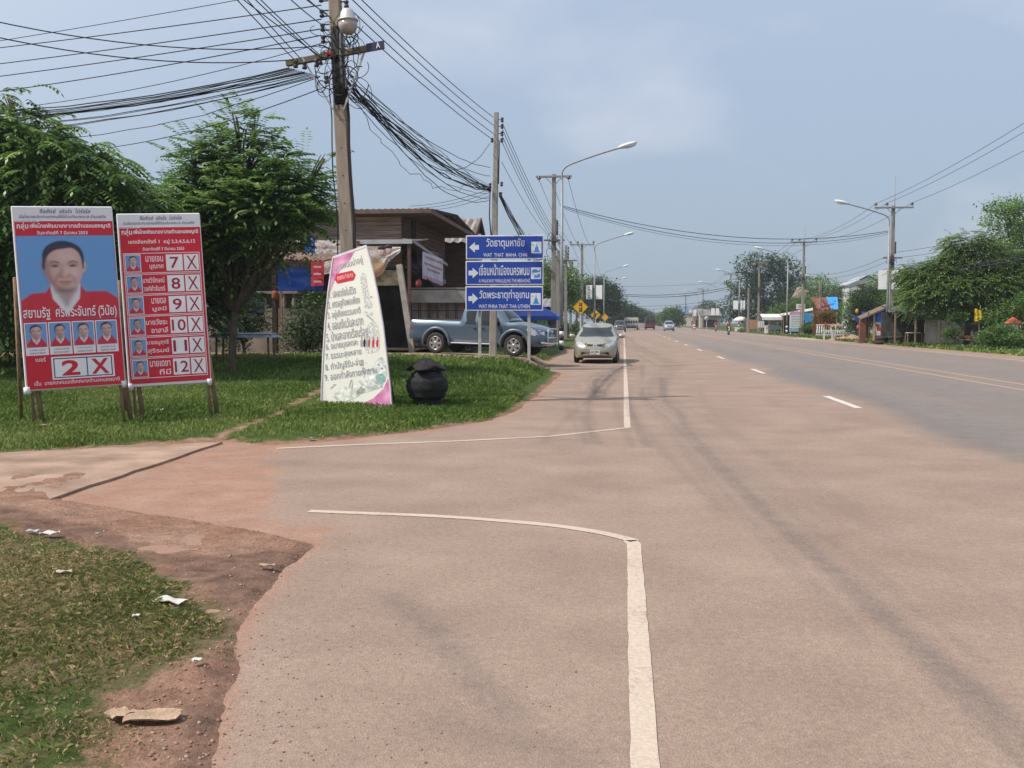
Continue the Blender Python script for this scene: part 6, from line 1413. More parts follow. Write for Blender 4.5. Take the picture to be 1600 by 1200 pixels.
bw('rear_wall', plankd, ((hx0+hx1)/2, hy1+.06, zr_/2), (hx1-hx0, .12, zr_)); bw('left_wall', plankd, (hx0+.06, (hy0+hy1)/2, zr_/2), (.12, hy1-hy0, zr_))
m = MB(); 
for i in range(12): z = zf+.12+i*.195; m.box(((hx0+hx1)/2, hy0-.012, z), (hx1-hx0, .02, .012)); m.box((hx1+.012, (hy0+hy1)/2, z), (.02, hy1-hy0, .012))
m.build('plank_joint', dark, t, world=True)
m = MB(); m.box((hx1-.02, hy0-.02, (zf+zr_)/2), (.14, .10, zr_-zf)); m.build('corner_post', plankd, t, world=True)
m = MB(); ry0, ry1 = hy0-1.5, hy1+1.2; rx0, rx1 = hx0-1, hx1+1.5
corr((rx0, ry0, zr_), (rx1, ry0, zr_), (rx0, (hy0+hy1)/2, zr_+.42), m=m, wl=.25); corr((rx0, ry1, zr_), (rx1, ry1, zr_), (rx0, (hy0+hy1)/2, zr_+.42), m=m, wl=.25); rf = m.build('roof', rust, t, world=True)
m = MB(); m.box(((rx0+rx1)/2, ry0+.02, zr_-.09), (rx1-rx0, .05, .16)); m.box((rx1-.02, (ry0+ry1)/2, zr_-.11), (.05, ry1-ry0, .18)); m.build('fascia', nmat('brown fascia', (.13, .085, .065), .8, var=.3), rf, world=True)
m = MB(); m.slab([(rx0, ry0+.05, zr_-.12), (rx1, ry0+.05, zr_-.12), (rx1, ry1, zr_-.12), (rx0, ry1, zr_-.12)], .03, nrm=(0, 0, 1)); m.build('soffit', plankd, rf, world=True)
bw('floor_slab', cem, ((hx0+hx1)/2, (hy0+hy1)/2, zf-.12), (hx1-hx0+.1, hy1-hy0+.1, .22))
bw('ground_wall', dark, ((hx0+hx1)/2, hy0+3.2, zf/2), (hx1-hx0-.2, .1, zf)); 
for yy in (1.3, 4.8, 8.3): bw('ground_column', cem, (hx1-.12, hy0+yy, zf/2-.1), (.22, .22, zf-.1))
for xx in (-3.6, -7.2, -10.7, -.12): bw('ground_column', cem, (hx1+xx, hy0+.12, zf/2-.1), (.22, .22, zf-.1))
q0, q1 = W(638, 453, 40.2), W(742, 473, 40.2); bw('beam', nmat('pale concrete beam', (.30, .28, .26), .8, var=.25, scale=2), ((q0.x+q1.x)/2, q0.y, (q0.z+q1.z)/2), (q1.x-q0.x, .14, q0.z-q1.z))
bw('porch_roof', zinc, ((q0.x+q1.x)/2, q0.y+1.2, q0.z+.06), (q1.x-q0.x, 2.6, .05))
for i in range(7): bw('door_panel', nmat('pale brown folding panel', (.27, .22, .19), .8, var=.35, scale=2), (q0.x+.25+i*.38, q0.y+.35, 1.5), (.34, .04, 1.9))
m = MB()
for i in range(8): m.box((q0.x+.05+i*.38, q0.y, 1.4), (.04, .04, 2.0))
for j in range(5): m.box(((q0.x+q1.x)/2, q0.y+.03, .75+j*.42), (q1.x-q0.x, .035, .035))
m.build('porch_grille', frame_d, t, world=True)
bw('porch_side', dark, (q1.x-.1, q0.y+1.2, 1.35), (.08, 2.3, 2.6))
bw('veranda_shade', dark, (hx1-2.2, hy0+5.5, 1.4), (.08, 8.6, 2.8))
def win(par, x, y, z, w, h, nx_, nz_, ax='y', fr=frame_d, gl_=None):
    g = MB(); f = MB()
    if ax == 'y': g.box((x, y, z), (w, .03, h)); P = lambda a, b_: (x+a, y-.03, z+b_); D = lambda a, b_: (a, .03, b_)
    else: g.box((x, y, z), (.03, w, h)); P = lambda a, b_: (x+.03, y+a, z+b_); D = lambda a, b_: (.03, a, b_)
    for i in range(nx_+1): f.box(P(-w/2+w*i/nx_, 0), D(.045, h+.045))
    for j in range(nz_+1): f.box(P(0, -h/2+h*j/nz_), D(w+.04, .04))
    a = f.build('window', fr, par, world=True); b_ = g.build('pane', gl_ or nmat('dim pane', (.10, .085, .08), .25, var=.4, scale=2), a, world=True)
    return a
win(t, hx1+.02, hy0+3.3, 4.55, 1.5, .75, 4, 1, 'x', nmat('pale window bars', (.30, .27, .25), .7)); win(t, hx1+.02, hy0+6.6, 4.5, 2.0, .9, 4, 2, 'x', nmat('pale window bars', (.3, .27, .25), .7), nmat('dim blind', (.16, .12, .10), .7, var=.3))
m = MB(); m.box((hx1+.02, hy0+1.9, 5.1), (.04, .8, 1.9)); m.build('shutter', dark, t, world=True)
win(t, hx1-2.6, hy0-.02, 4.52, 3.2, .35, 3, 1, 'y', fascia, nmat('dark pane', (.03, .03, .035), .2))
# ground floor steel grille with pale panels behind the pickup bed
m = MB(); gxa = hx1-3.1
for i in range(14): m.box((hx1+.5, hy0+.2+i*.62, 1.95), (.035, .035, 1.7))
for j in range(4): m.box((hx1+.5, hy0+4.2, 1.2+j*.5), (.035, 8.0, .035))
m.build('grille', frame_d, t, world=True)
for i in range(5): bw('door_panel', nmat('brown folding panel', (.20, .155, .13), .8, var=.35, scale=2), (hx1+.15, hy0+1.0+i*1.6, 1.55), (.05, 1.3, 2.0))
# ---- second gabled house
ax_, ay_ = GX(745, 53.5); z0 = gz(ax_, ay_)
t = thing('gabled_house', 'rear gabled brown house with corrugated roof directly behind the wooden house', 'house', (ax_, ay_, z0)); D = 53.5
zt_, ze = zz(336, D), zz(366, D)-.4
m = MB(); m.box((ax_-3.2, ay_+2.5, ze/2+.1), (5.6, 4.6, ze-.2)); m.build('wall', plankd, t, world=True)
m = MB(); corr((ax_-5.5, ay_-.6, ze-.1), (ax_-.1, ay_-.6, ze-.1), (ax_-5.5, ay_+2.4, zt_), m=m, wl=.42, amp=.05); corr((ax_-5.5, ay_+5.4, ze-.1), (ax_-.1, ay_+5.4, ze-.1), (ax_-5.5, ay_+2.4, zt_), m=m, wl=.42, amp=.05); rf = m.build('roof', nmat('pale striped zinc', (.26, .23, .21), .6, .3, var=.4, scale=2.5, stretch=(2, .3, .3)), t, world=True)
m = MB(); m.add([(ax_-.4, ay_+.2, ze), (ax_-.4, ay_+4.8, ze), (ax_-.4, ay_+2.5, zt_-.15)], [(0, 1, 2)]); m.bar((ax_-.1, ay_-.6, ze-.15), (ax_-.1, ay_+2.4, zt_-.03), .05, .2); m.bar((ax_-.1, ay_+5.4, ze-.15), (ax_-.1, ay_+2.4, zt_-.03), .05, .2); m.build('gable', plankd, t, world=True)
m = MB(); corr((ax_-6, ay_-2.4, zz(371, 51)), (ax_-2.2, ay_-2.4, zz(371, 51)), (ax_-6, ay_-.6, zz(362, 52)), m=m, wl=.42, amp=.05); m.build('lower_roof', MATS['pale striped zinc'], t, world=True)
m = MB(); m.box((ax_-4, ay_-.4, 2.2), (3.4, 1.5, 4.4)); m.build('lean_to', plankd, t, world=True)
# ---- roadside shop awning on posts in front of the house
sx1, sy0 = GX(645, 38.6); zA = zz(377, 38.6); z0 = gz(sx1, sy0)
t = thing('shop_awning', 'long grey metal awning over the shop front in front of the wooden house', 'awning', (sx1, sy0, z0)); bx, by = GX(712, 46); zB = zz(411, 46)
m = MB(); L0 = Vector((sx1-8.5, sy0, zA)); R0 = Vector((sx1, sy0, zA)); R1 = Vector((bx-.4, by, zB-.1)); 
m.slab([L0, R0, (sx1, sy0+3.2, zA+.35), (sx1-8.5, sy0+3.2, zA+.35)], .05, nrm=(0, -.1, 1)); m.build('sheet', zinc, t, world=True)
m = MB(); m.box((sx1-4.25, sy0-.02, zA-.03), (8.5, .05, .17)); m.build('fascia', nmat('pale metal fascia', (.42, .42, .43), .5, .4, var=.1), t, world=True)
m = MB(); m.slab([R0+Vector((.03, 0, .04)), R1, R1+Vector((-1.6, 0, .45)), Vector((sx1-1.2, sy0+3, zA+.38))], .05, nrm=(.3, 0, 1)); m.bar(R0, R1, .05, .12); m.build('side_sheet', zinc, t, world=True)
lx, ly = GX(642, 37.6); bx2, by2 = GX(657, 36.9) 
m = MB(); p0 = W(624, 414, 36.4); x, y = GX(645, 36.0); m.bar((x, y, gz(x, y)-.1), p0, .20); o = m.build('leaning_post', nmat('pale weathered post', (.30, .27, .24), .9, var=.2, scale=4), t, world=True)
for px in (640, 560, 440): x, y = GX(px, 38.7); m = MB(); m.box((x, y, zA/2), (.12, .12, zA)); m.build('post', plankd, t, world=True)
m = MB()
for i in range(3): m.bar((sx1-.3, sy0+.2, zA-1.0+.2*i), (sx1+.8, sy0+3.5, zA-1.9-.2*i), .04)
m.build('strut', frame_d, t, world=True)
bw('shade_panel', dark, (sx1-4.2, sy0+3.1, 1.9), (8.6, .08, 3.8)); bw('shop_floor', nmat('earth darkened for shade', (.06, .045, .035), .95, var=.3), (sx1-4.2, sy0+2.2, .47), (9, 5.5, .04)); bw('end_panel', nmat('dim plank panel', (.05, .035, .028), .9, var=.5, scale=4), (sx1-.2, sy0+3.0, 1.35), (1.0, .06, 2.5))  # near-black panel and dark floor stand in for shade under the awning
# ---- banners hung on the shop
def draped(px0, py0, px1, py1, d, nx_=24, nz_=10, sag=.12, fold=.05, taper=0, d2=None):
    d2 = d2 or d; vs = []
    for i in range(nx_+1):
        for j in range(nz_+1):
            u, v = i/nx_, j/nz_; px = px0+(px1-px0)*u; pb = py1-(py1-py0)*taper*abs(u-.0)**2*0
            dd = d+(d2-d)*u; w = W(px, py0+(py1-py0)*v+taper*(u if taper > 0 else 1-u)*0, dd); w.z -= sag*4*u*(1-u)*(.3+v); w.y += fold*math.sin(v*14+u*9)*(.2+v*.5); vs.append(w)
    n_ = nz_+1; K = len(vs); fs = [(i*n_+j, i*n_+j+1, (i+1)*n_+j+1, (i+1)*n_+j) for i in range(nx_) for j in range(nz_)]
    vs2 = vs+[v+Vector((0, .012, 0)) for v in vs]; fs2 = fs+[tuple(K+q for q in reversed(f)) for f in fs]
    return vs, vs2, fs2, n_
bmix = bpy.data.materials.new('printed shop banner'); bmix.use_nodes = True; n = bmix.node_tree.nodes; l = bmix.node_tree.links; b = n['Principled BSDF']; b.inputs['Roughness'].default_value = .6
tc = n.new('ShaderNodeTexCoord').outputs['Object']; f1 = noise(n, l, tc, 1.6, 3); c1 = ramp(n, l, f1, (.40, (.50, .47, .42)), (.50, (.58, .56, .54)), (.62, (.32, .34, .22)), (.68, (.42, .26, .12)))
c2 = mixc(n, l, ramp(n, l, noise(n, l, tc, 9, 2, .5, (1, 1, 4)), (.56, 0.0), (.58, .8)), c1, (.45, .05, .05)); l.new(c2, b.inputs['Base Color'])
x, y = GX(600, 37.9); t = thing('shop_banner', 'crumpled white printed banner draped under the awning behind the motto panel', 'banner', (x, y, zz(400, 37.9)))
vs, v2, f2, n_ = draped(500, 386, 626, 428, 37.9, sag=-.12, fold=.04); 
v3 = []
for i, v in enumerate(v2): q = i % len(vs); u = (q//n_)/24; w_ = (q % n_)/10; v3.append(v+Vector((0, 0, (.9*max(0, u-.72)/.28*w_*1.0 if u > .72 else 0)-.25*w_*(1 if .45 < u < .8 else .2))))
m = MB(); m.add(v3, f2, 0, True); m.build('cloth', bmix, t, world=True)
m = MB()
for cx, cy in ((596, 393), (607, 391)):
    w = W(cx, cy, 37.75); m.ell((w.x, w.y, w.z), (.14, .03, .17), 0, 14, 8); 
fa = m.build('printed_face', I['skin'], t, world=True); m = MB()
for cx, cy in ((596, 388), (607, 386)): w = W(cx, cy, 37.74); m.ell((w.x, w.y, w.z), (.15, .03, .10), 0, 14, 6)
m.build('printed_hair', I['hair'], t, world=True)
x, y = GX(606, 38.2); t = thing('shop_poster', 'yellow edged printed sheet hanging below the draped banner', 'banner', (x, y, zz(430, 38.2)))
m = MB(); a, c = W(580, 422, 38.2), W(624, 446, 38.2); m.box((a+c)/2, (c.x-a.x, .02, a.z-c.z)); m.build('sheet', nmat('faded print', (.33, .27, .16), .6, var=.5, scale=5), t, world=True)
x, y = GX(676, 41.2); t = thing('hanging_sign', 'white and lilac printed sign hanging from the awning above the pickup bed', 'sign', (x, y, zz(420, 41.2)))
q = [W(661, 393, 39.6), W(692, 405, 43), W(692, 447, 43), W(661, 435, 39.6)]
m = MB(); m.slab([q[3], q[2], q[1], q[0]], .03, 0); sg_ = m.build('panel', nmat('lilac print', (.50, .50, .60), .5, var=.15, scale=1.3), t, world=True)
m = MB()
nrm_ = (q[2]-q[3]).cross(q[1]-q[3]).normalized()
def onq(u, v): return q[3].lerp(q[2], u).lerp(q[0].lerp(q[1], u), v)+nrm_*.012
rr = random.Random(3)
for i, (v, ws) in enumerate(((.80, .8), (.55, .9), (.38, .6))):
    u = .5-ws/2
    while u < .5+ws/2: w_ = rr.uniform(.04, .10); m.add([onq(u, v), onq(u+w_, v), onq(u+w_, v+.08), onq(u, v+.08)], [(0, 1, 2, 3)]); u += w_+.025
m.build('lettering', nmat('faded red letters', (.45, .16, .20), .6), t, world=True)
m = MB(); m.add([onq(0.02, .02), onq(.98, .02), onq(.98, .15), onq(.02, .15)], [(0, 1, 2, 3)]); m.build('pink_band', nmat('pink print band', (.50, .25, .32), .6), t, world=True)
x, y = GX(654, 39); w = W(654, 443, 39); t = thing('paper_lantern', 'dull red round lantern hanging left of the lilac sign', 'lantern', w); m = MB(); m.ell((0, 0, 0), (.12, .12, .17), 0, 12, 8); m.build('shade', nmat('dull red paper', (.28, .04, .04), .7), t); m = MB(); m.tube([(0, 0, .16), (0, 0, .8)], .008, 5); m.build('cord', cabm, t)
# ---- small stall left: blue tarpaulin, rusty roof, wall with balusters
x, y = GX(430, 33.6); z0 = gz(x, y); t = thing('tin_stall', 'small stall with rusty corrugated roof edge and dark posts behind the bright green tree', 'stall', (x, y, z0))
a, c = W(395, 402, 33.4), W(506, 407, 33.4); m = MB(); corr(a, c, a+Vector((0, 2.6, .35)), .035, .16, m=m); m.build('roof', nmat('rusty cream tin', (.36, .24, .17), .7, .2, var=.35, scale=3), t, world=True)
for px, w_, mt in ((430, .16, nmat('tarred post', (.035, .022, .018), .9)), (440, .07, wood)): x, y = GX(px, 33.5 if px < 435 else 34); m = MB(); h_ = zz(412, 33.5); m.box((x, y, h_/2), (w_, w_, h_)); m.build('post', mt, t, world=True)
w = W(430, 462, 33.3); m = MB(); m.lathe([(.09, -.15), (.12, -.05), (.12, .08), (.09, .16)], 10, w); m.build('rust_band', nmat('rust red band', (.22, .06, .03), .8), t, world=True)
def sheet(name, label, cat, P, mat, th=.02, group=None, wav=.0, seed=0):
    """a hanging cloth or tarpaulin: four corners, wrinkled"""
    P = [Vector(p) for p in P]; c = sum(P, Vector())/4; t_ = thing(name, label, cat, c, group=group); rr = random.Random(seed); m = MB(); n_ = 10; vs = []
    nr_ = (P[1]-P[0]).cross(P[3]-P[0]).normalized()
    for i in range(n_+1):
        for j in range(n_+1):
            u, v = i/n_, j/n_; vs.append(P[0].lerp(P[1], u).lerp(P[3].lerp(P[2], u), v)+nr_*(wav*(math.sin(u*11+seed+v*3)*.5+rr.uniform(-.5, .5))))
    N = len(vs); fs = [(i*(n_+1)+j, (i+1)*(n_+1)+j, (i+1)*(n_+1)+j+1, i*(n_+1)+j+1) for i in range(n_) for j in range(n_)]
    m.add([v for v in vs]+[v-nr_*th for v in vs], fs+[tuple(N+q for q in reversed(f)) for f in fs], 0, True); m.build('cloth', mat, t_, world=True); return t_
sheet('tarpaulin', 'bright blue tarpaulin hanging under the rusty roof edge left of the motto panel', 'tarpaulin', [W(430, 455, 33.8), W(505, 453, 33.8), W(505, 418, 33.8), W(430, 416, 33.8)], blue_t, wav=.06, seed=1)
sheet('tarpaulin', 'narrow blue strip of tarpaulin above the rusty roof edge', 'tarpaulin', [W(475, 402, 36), W(492, 402, 36), W(492, 372, 36), W(475, 372, 36)], blue_t, wav=.04, seed=2)
sheet('shop_banner', 'white printed banner partly hidden by leaves above the rusty roof edge', 'banner', [W(492, 402, 37.5), W(545, 404, 37.5), W(545, 378, 37.5), W(492, 376, 37.5)], bmix, wav=.06, seed=3)
t = sheet('red_sign', 'red sign with two pale lines hanging beside the blue tarpaulin', 'sign', [W(486, 447, 33.4), W(506, 446, 33.4), W(506, 408, 33.4), W(486, 409, 33.4)], nmat('red sign cloth', (.45, .03, .05), .6), wav=.01, seed=4)
m = MB()
for py in (415, 426, 438): a, c = W(490, py, 33.33), W(502, py+4, 33.33); m.box((a+c)/2, (c.x-a.x, .01, .07))
m.build('print_line', nmat('faded pink print', (.55, .30, .32), .6), t, world=True)
sheet('dark_cloth', 'dark grey cloth hung up above the table under the bright green tree', 'cloth', [W(368, 497, 31), W(412, 492, 31), W(414, 462, 31), W(364, 458, 31)], nmat('dark violet cloth', (.035, .032, .05), .9), wav=.07, seed=5)
x, y = GX(470, 35.3); z0 = gz(x, y); t = thing('block_wall', 'rough cement wall topped with balusters behind the dark bushes', 'wall', (x, y, z0))
xa, xb = GX(300, 35.3)[0], GX(520, 35.3)[0]; zt2 = zz(482, 35.3)
m = MB(); m.box(((xa+xb)/2, y, zt2/2), (xb-xa, .16, zt2)); m.build('base_wall', nmat('stained cement wall', (.17, .145, .125), .95, var=.35, scale=1.6, bump=.4), t, world=True)
m = MB(); m.box(((xa+xb)/2, y, zz(457, 35.3)), (xb-xa, .2, .09)); m.build('coping', cem, t, world=True)
for i in range(14):
    xx = xb-.3-i*.36; g = MB(); h_ = zz(457, 35.3)-zt2; g.lathe([(.06, 0), (.045, .06), (.09, h_*.3), (.06, h_*.6), (.04, h_*.8), (.07, h_)], 8, (xx, y, zt2)); g.build('baluster', cem, t, world=True)
x, y = GX(383, 28.6); z0 = gz(x, y); t = thing('folding_table', 'long table covered with a pale blue plastic sheet under the bright green tree', 'table', (x, y, z0), (0, 0, R(3)))
m = MB(); m.box((0, 0, .74), (1.75, .75, .03), 0, bev=.008); m.build('tabletop', wood, t)
m = MB(); vs = []; rr = random.Random(6)
for i in range(15):
    for j in range(8): u, v = i/14, j/7; e_ = min(u, 1-u, v, 1-v); vs.append(((u-.5)*1.9, (v-.5)*.9, .775+rr.uniform(0, .02)-(.13 if e_ == 0 else 0)))
N = len(vs); fs = [(i*8+j, (i+1)*8+j, (i+1)*8+j+1, i*8+j+1) for i in range(14) for j in range(7)]; m.add(vs, fs, 0, True); m.build('plastic_sheet', nmat('pale blue plastic', (.22, .33, .40), .35, var=.3, scale=2), t)
for sx in (-.75, .75):
    for sy in (-.28, .28): m = MB(); m.bar((sx, sy, .72), (sx*1.03, sy, -.02), .05); m.build('leg', wood, t)
x, y = GX(358, 28.4); t = thing('crate_box', 'small pale box standing on the left end of the covered table', 'box', (x, y, gz(x, y)+.80)); m = MB(); m.box((0, 0, .07), (.45, .3, .14), 0, bev=.02); m.build('box', nmat('pale box', (.3, .32, .33), .6), t); m = MB(); m.box((0, 0, .15), (.47, .32, .02), 0, bev=.005); m.build('lid', nmat('white lid', (.5, .5, .5), .5), t)
# pale roofed building behind the left trees
x, y = GX(262, 46); t = thing('pale_building', 'pale roofed building glimpsed through the left trees', 'house', (x, y, gz(x, y))); a, c = W(200, 282, 46), W(335, 282, 46)
m = MB(); corr((a.x, a.y, a.z-.8), (c.x, a.y, a.z-.8), (a.x, a.y+4, a.z+.25), m=m, wl=.5, amp=.05); m.build('roof', nmat('white metal roof', (.50, .50, .51), .5, .2, var=.1), t, world=True)
m = MB(); m.box(((a.x+c.x)/2, a.y+4, (a.z-.8)/2), (c.x-a.x-.6, 6, a.z-.9)); m.build('wall', nmat('grey plaster wall', (.30, .29, .27), .9, var=.2), t, world=True)
m = MB(); w = W(285, 258, 46); m.tube([(w.x, w.y+2, a.z-.3), (w.x, w.y+2, a.z+.9)], .03, 5); m.build('antenna', gal, t, world=True)
# dim shop row behind, closing the view between the house and the blue canopy
x, y = GX(800, 78); t = thing('shop_row', 'low dark shop row behind the blue canopy', 'shop', (x-3, y, gz(x-3, y))); a, c = W(745, 478, 76), W(862, 478, 76)
m = MB(); m.box(((a.x+c.x)/2-1.5, a.y+3, 1.35), (c.x-a.x+3, 6, 2.7)); m.build('wall', dark, t, world=True)
m = MB(); corr((a.x-3, a.y-.8, 2.7), (c.x, a.y-.8, 2.7), (a.x-3, a.y+3, 3.4), m=m, wl=.4); m.build('roof', zinc, t, world=True)
for i in range(6): xx = a.x+(c.x-a.x)*(i+.3)/6; m = MB(); m.box((xx, a.y-.05, 1.0+.25*(i % 2)), (.9, .06, .9)); m.build('shop_goods', (nmat('goods pale', (.3, .3, .28), .8), nmat('goods red', (.25, .06, .05), .8), nmat('goods green', (.08, .14, .08), .8))[i % 3], t, world=True)
# ---- blue canopy
x, y = GX(846, 57); z0 = gz(x, y); t = thing('canopy_tent', 'bright blue peaked canopy on thin posts behind the pickup bonnet', 'canopy', (x-.6, y+1.4, z0)); zc, zp = zz(494, 57)-z0, zz(473, 57)-z0
m = MB(); r_ = 1.65; c4 = [(-r_, -1.4, zc), (r_, -1.4, zc), (r_, 1.4, zc), (-r_, 1.4, zc)]; m.add(c4+[(0, 0, zp)]+[(p[0], p[1], p[2]-.22) for p in c4], [(0, 1, 4), (1, 2, 4), (2, 3, 4), (3, 0, 4), (5, 6, 1, 0), (6, 7, 2, 1), (7, 8, 3, 2), (8, 5, 0, 3)]); m.build('canopy', nmat('blue canopy cloth', (.025, .08, .40), .6, var=.1), t)
for sx in (-1, 1):
    for sy in (-1, 1): m = MB(); m.tube([(sx*r_*.96, sy*1.34, -.05), (sx*r_*.96, sy*1.34, zc)], .025, 6); m.build('pole', gal, t)
# yellow diamond signs, banner pairs
def diamond(px, d, pyc, s_, label, sym):
    x, y = GX(px, d); z0 = gz(x, y); zc = EYE+(HZ-pyc)*d/FPX-z0; t = thing('warning_sign', label, 'road sign', (x, y, z0), group='yellow warning signs')
    m = MB(); T = Matrix.Translation((0, 0, zc)) @ Matrix.Rotation(R(45), 4, 'Y'); m.box((0, 0, 0), (s_, .02, s_), 0, M=T, bev=.006); m.build('sign_panel', nmat('yellow sign face', (.62, .36, .012), .45, var=.05), t)
    m = MB(); P = [(s_*.66*math.cos(R(a_)), zc+s_*.66*math.sin(R(a_))) for a_ in (0, 90, 180, 270)]
    for a_, b_ in zip(P, P[1:]+P[:1]): m.bar((a_[0], -.014, a_[1]), (b_[0], -.014, b_[1]), .018, .004)
    if sym == 'lights': m.box((0, -.016, zc), (.22, .006, .62))
    elif sym == 'T': m.box((0, -.016, zc+.10), (.5, .006, .12)); m.box((0, -.016, zc-.12), (.12, .006, .32))
    m.build('symbol', blkp, t)
    if sym == 'lights':
        for k, c_ in enumerate((nmat('sign red', (.6, .02, .015), .4), nmat('sign amber', (.75, .33, .02), .4), nmat('sign green', (.02, .22, .08), .4))): m = MB(); m.lathe([(.0, -.004), (.08, -.004), (.08, 0)], 14, (0, -.022, zc+.19-.19*k), ax='y'); m.build('lamp_disc', c_, t)
    m = MB(); m.box((0, .05, (zc)/2), (.09, .06, zc+.3), 0, bev=.008); m.build('post', nmat('white sign post', (.55, .55, .54), .7, var=.1), t)
diamond(907, 70, 480, .78, 'yellow diamond sign showing a traffic light left of the beige sedan roof', 'lights')
diamond(930.5, 115, 492, .85, 'middle yellow diamond sign with a dark junction symbol above the sedan roof', 'T')
diamond(945.5, 135, 496, .75, 'small farthest yellow diamond sign behind the two lamp posts', 'X')
def lamp_banner(px, py, d, wpx, hpx, label, side, marks=True):
    c = W(px, py, d); t = thing('lamp_banner', label, 'banner', c, (0, 0, 0), 'white banners in pairs on the lamp posts'); w, h = wpx*d/FPX, hpx*d/FPX
    m = MB(); m.box((0, 0, 0), (w, .015, h)); m.build('sheet', nmat('white banner cloth', (.78, .78, .80), .6, var=.04), t)
    m = MB(); m.bar((-w/2-.05, .02, h/2), (w/2+.05, .02, h/2), .03); m.bar((-w/2-.05, .02, -h/2), (w/2+.05, .02, -h/2), .03); m.build('batten', gal, t)
    if marks:
        m = MB(); rr = random.Random(int(px)); n_ = 4
        for i in range(n_):
            zc = h*.36-i*h*.22; r_ = w*.16
            if i % 2: m.tube([(r_*math.cos(q*.8), -.012, zc+r_*math.sin(q*.8)) for q in range(8)], .022, 4)
            else: m.rect(-r_, zc-r_*.2, r_, zc+r_*.25, .012); m.rect(-r_*.3, zc-r_, r_*.3, zc+r_, .0122)
        m.box((0, -.012, -h*.42), (w*.5, .008, h*.05)); m.build('lettering', nmat('banner grey print', (.10, .10, .13), .6), t)
lamp_banner(920.5, 456.5, 94.2, 9.5, 21.5, 'left white banner of the pair on the second left street lamp', -1); lamp_banner(936, 456.5, 94.2, 10, 21.5, 'right white banner of the pair on the second left street lamp', 1, False)
lamp_banner(1379, 437, 68.8, 13, 30, 'left white banner of the pair on the nearest right street lamp', -1, False); lamp_banner(1399.5, 437, 68.8, 14, 30, 'right white banner with dark letters on the nearest right street lamp', 1)
lamp_banner(1149.5, 476.5, 157.6, 7.5, 13.5, 'left white banner of the pair on the third right lamp', -1, False); lamp_banner(1160.5, 476.5, 157.6, 7, 13.5, 'right white banner with grey marks on the third right lamp', 1)
lamp_banner(1114, 487, 207.5, 5.5, 10.5, 'left white banner of the pair on the fourth right lamp', -1, False); lamp_banner(1121, 487, 207.5, 5, 10.5, 'right white banner of the pair on the fourth right lamp', 1, False)
lamp_banner(1086, 489, 261.5, 5, 10, 'left distant banner beside the farthest right poles', -1, False); lamp_banner(1093, 488, 261.5, 5, 10, 'right distant banner beside the farthest right poles', 1, False)
# ================================================================== right roadside stalls and shelters
wt = nmat('white painted panel', (.58, .58, .57), .6, var=.08, scale=3); thatch = nmat('grey brown thatch', (.17, .12, .085), .95, var=.4, scale=6, bump=.8, bscale=30, stretch=(1, 6, 1)); rwood = nmat('red brown timber', (.15, .065, .045), .85, var=.3, scale=5)
bt2 = nmat('blue plastic sheet', (.03, .13, .50), .45, var=.2, scale=2, bump=.4, bscale=5); bt3 = nmat('sky blue tarpaulin', (.04, .27, .62), .45, var=.12, scale=2)
def B_(t, name, mat, c, d, **k): m = MB(); m.box(c, d, **k); return m.build(name, mat, t)
# umbrella stall
x, y = GX(1153, 148); t = thing('umbrella', 'white domed market umbrella on the right verge behind the motorcyclist', 'umbrella', (x+.4, y, gz(x, y))); m = MB(); k = 16; prof = [(0, 2.35), (.5, 2.25), (.9, 2.02), (1.15, 1.72)]
m.lathe([(1.13, 1.70)]+prof[::-1], k, caps=False); m.build('canopy', nmat('pinkish white canvas', (.60, .53, .50), .7), t); m = MB(); m.tube([(0, 0, 0), (0, 0, 2.3)], .025, 6); m.build('pole', gal, t)
x2, y2 = GX(1152, 147); t = thing('stall_table', 'low white stall table under the white umbrella', 'table', (x2+.2, y2, gz(x2, y2))); B_(t, 'tabletop', wt, (0, 0, .75), (1.3, .6, .05)); B_(t, 'front_cloth', wt, (-.2, -.32, .45), (.8, .02, .55))
for sx in (-.6, .6):
    for sy in (-.25, .25): B_(t, 'leg', wood, (sx, sy, .36), (.05, .05, .74))
x, y = GX(1158, 144); t = thing('produce_pile', 'pile of green produce beside the stall table under the umbrella', 'produce', (x, y-.2, gz(x, y))); m = MB(); rr = random.Random(2)
for i in range(26): m.ell((rr.uniform(-.5, .5), rr.uniform(-.3, .3), rr.uniform(.1, .5)), (.13, .13, .12), 0, 7, 5)
o = m.build('greens', nmat('green produce', (.06, .12, .03), .7, var=.3, scale=9), t); o['kind'] = 'stuff'
# brown hut
x, y = GX(1176, 142); x += .3; t = thing('thatched_stall', 'small brown stall with dark slanted roof right of the white umbrella', 'stall', (x, y, gz(x, y)))
m = MB(); m.slab([(-1.5, -1.0, 1.95), (1.2, -1.0, 2.75), (1.2, 1.0, 2.75), (-1.5, 1.0, 1.95)], .08, nrm=(-.3, 0, 1)); m.build('roof', nmat('dark rusty roofing', (.12, .055, .04), .9, var=.4), t)
B_(t, 'orange_cloth', nmat('dull orange cloth', (.36, .19, .12), .8, var=.15), (-.2, -.92, 1.15), (1.5, .04, 1.3)); B_(t, 'grey_cloth', nmat('grey cloth', (.25, .24, .25), .8), (-1.25, -.92, 1.1), (.5, .04, 1.5))
for sx in (-1.4, 1.1):
    for sy in (-.9, .9): B_(t, 'post', wood, (sx, sy, 1.05 if sx < 0 else 1.35), (.08, .08, 2.1 if sx < 0 else 2.7))
x, y = GX(1189, 138); t = thing('washing', 'pale cloth hung to dry between the brown stall and the food cart', 'cloth', (x, y, gz(x, y)+.7)); B_(t, 'cloth', wt, (0, 0, .45), (.9, .02, .9)); B_(t, 'line', cabm, (0, 0, .91), (2.2, .015, .015))
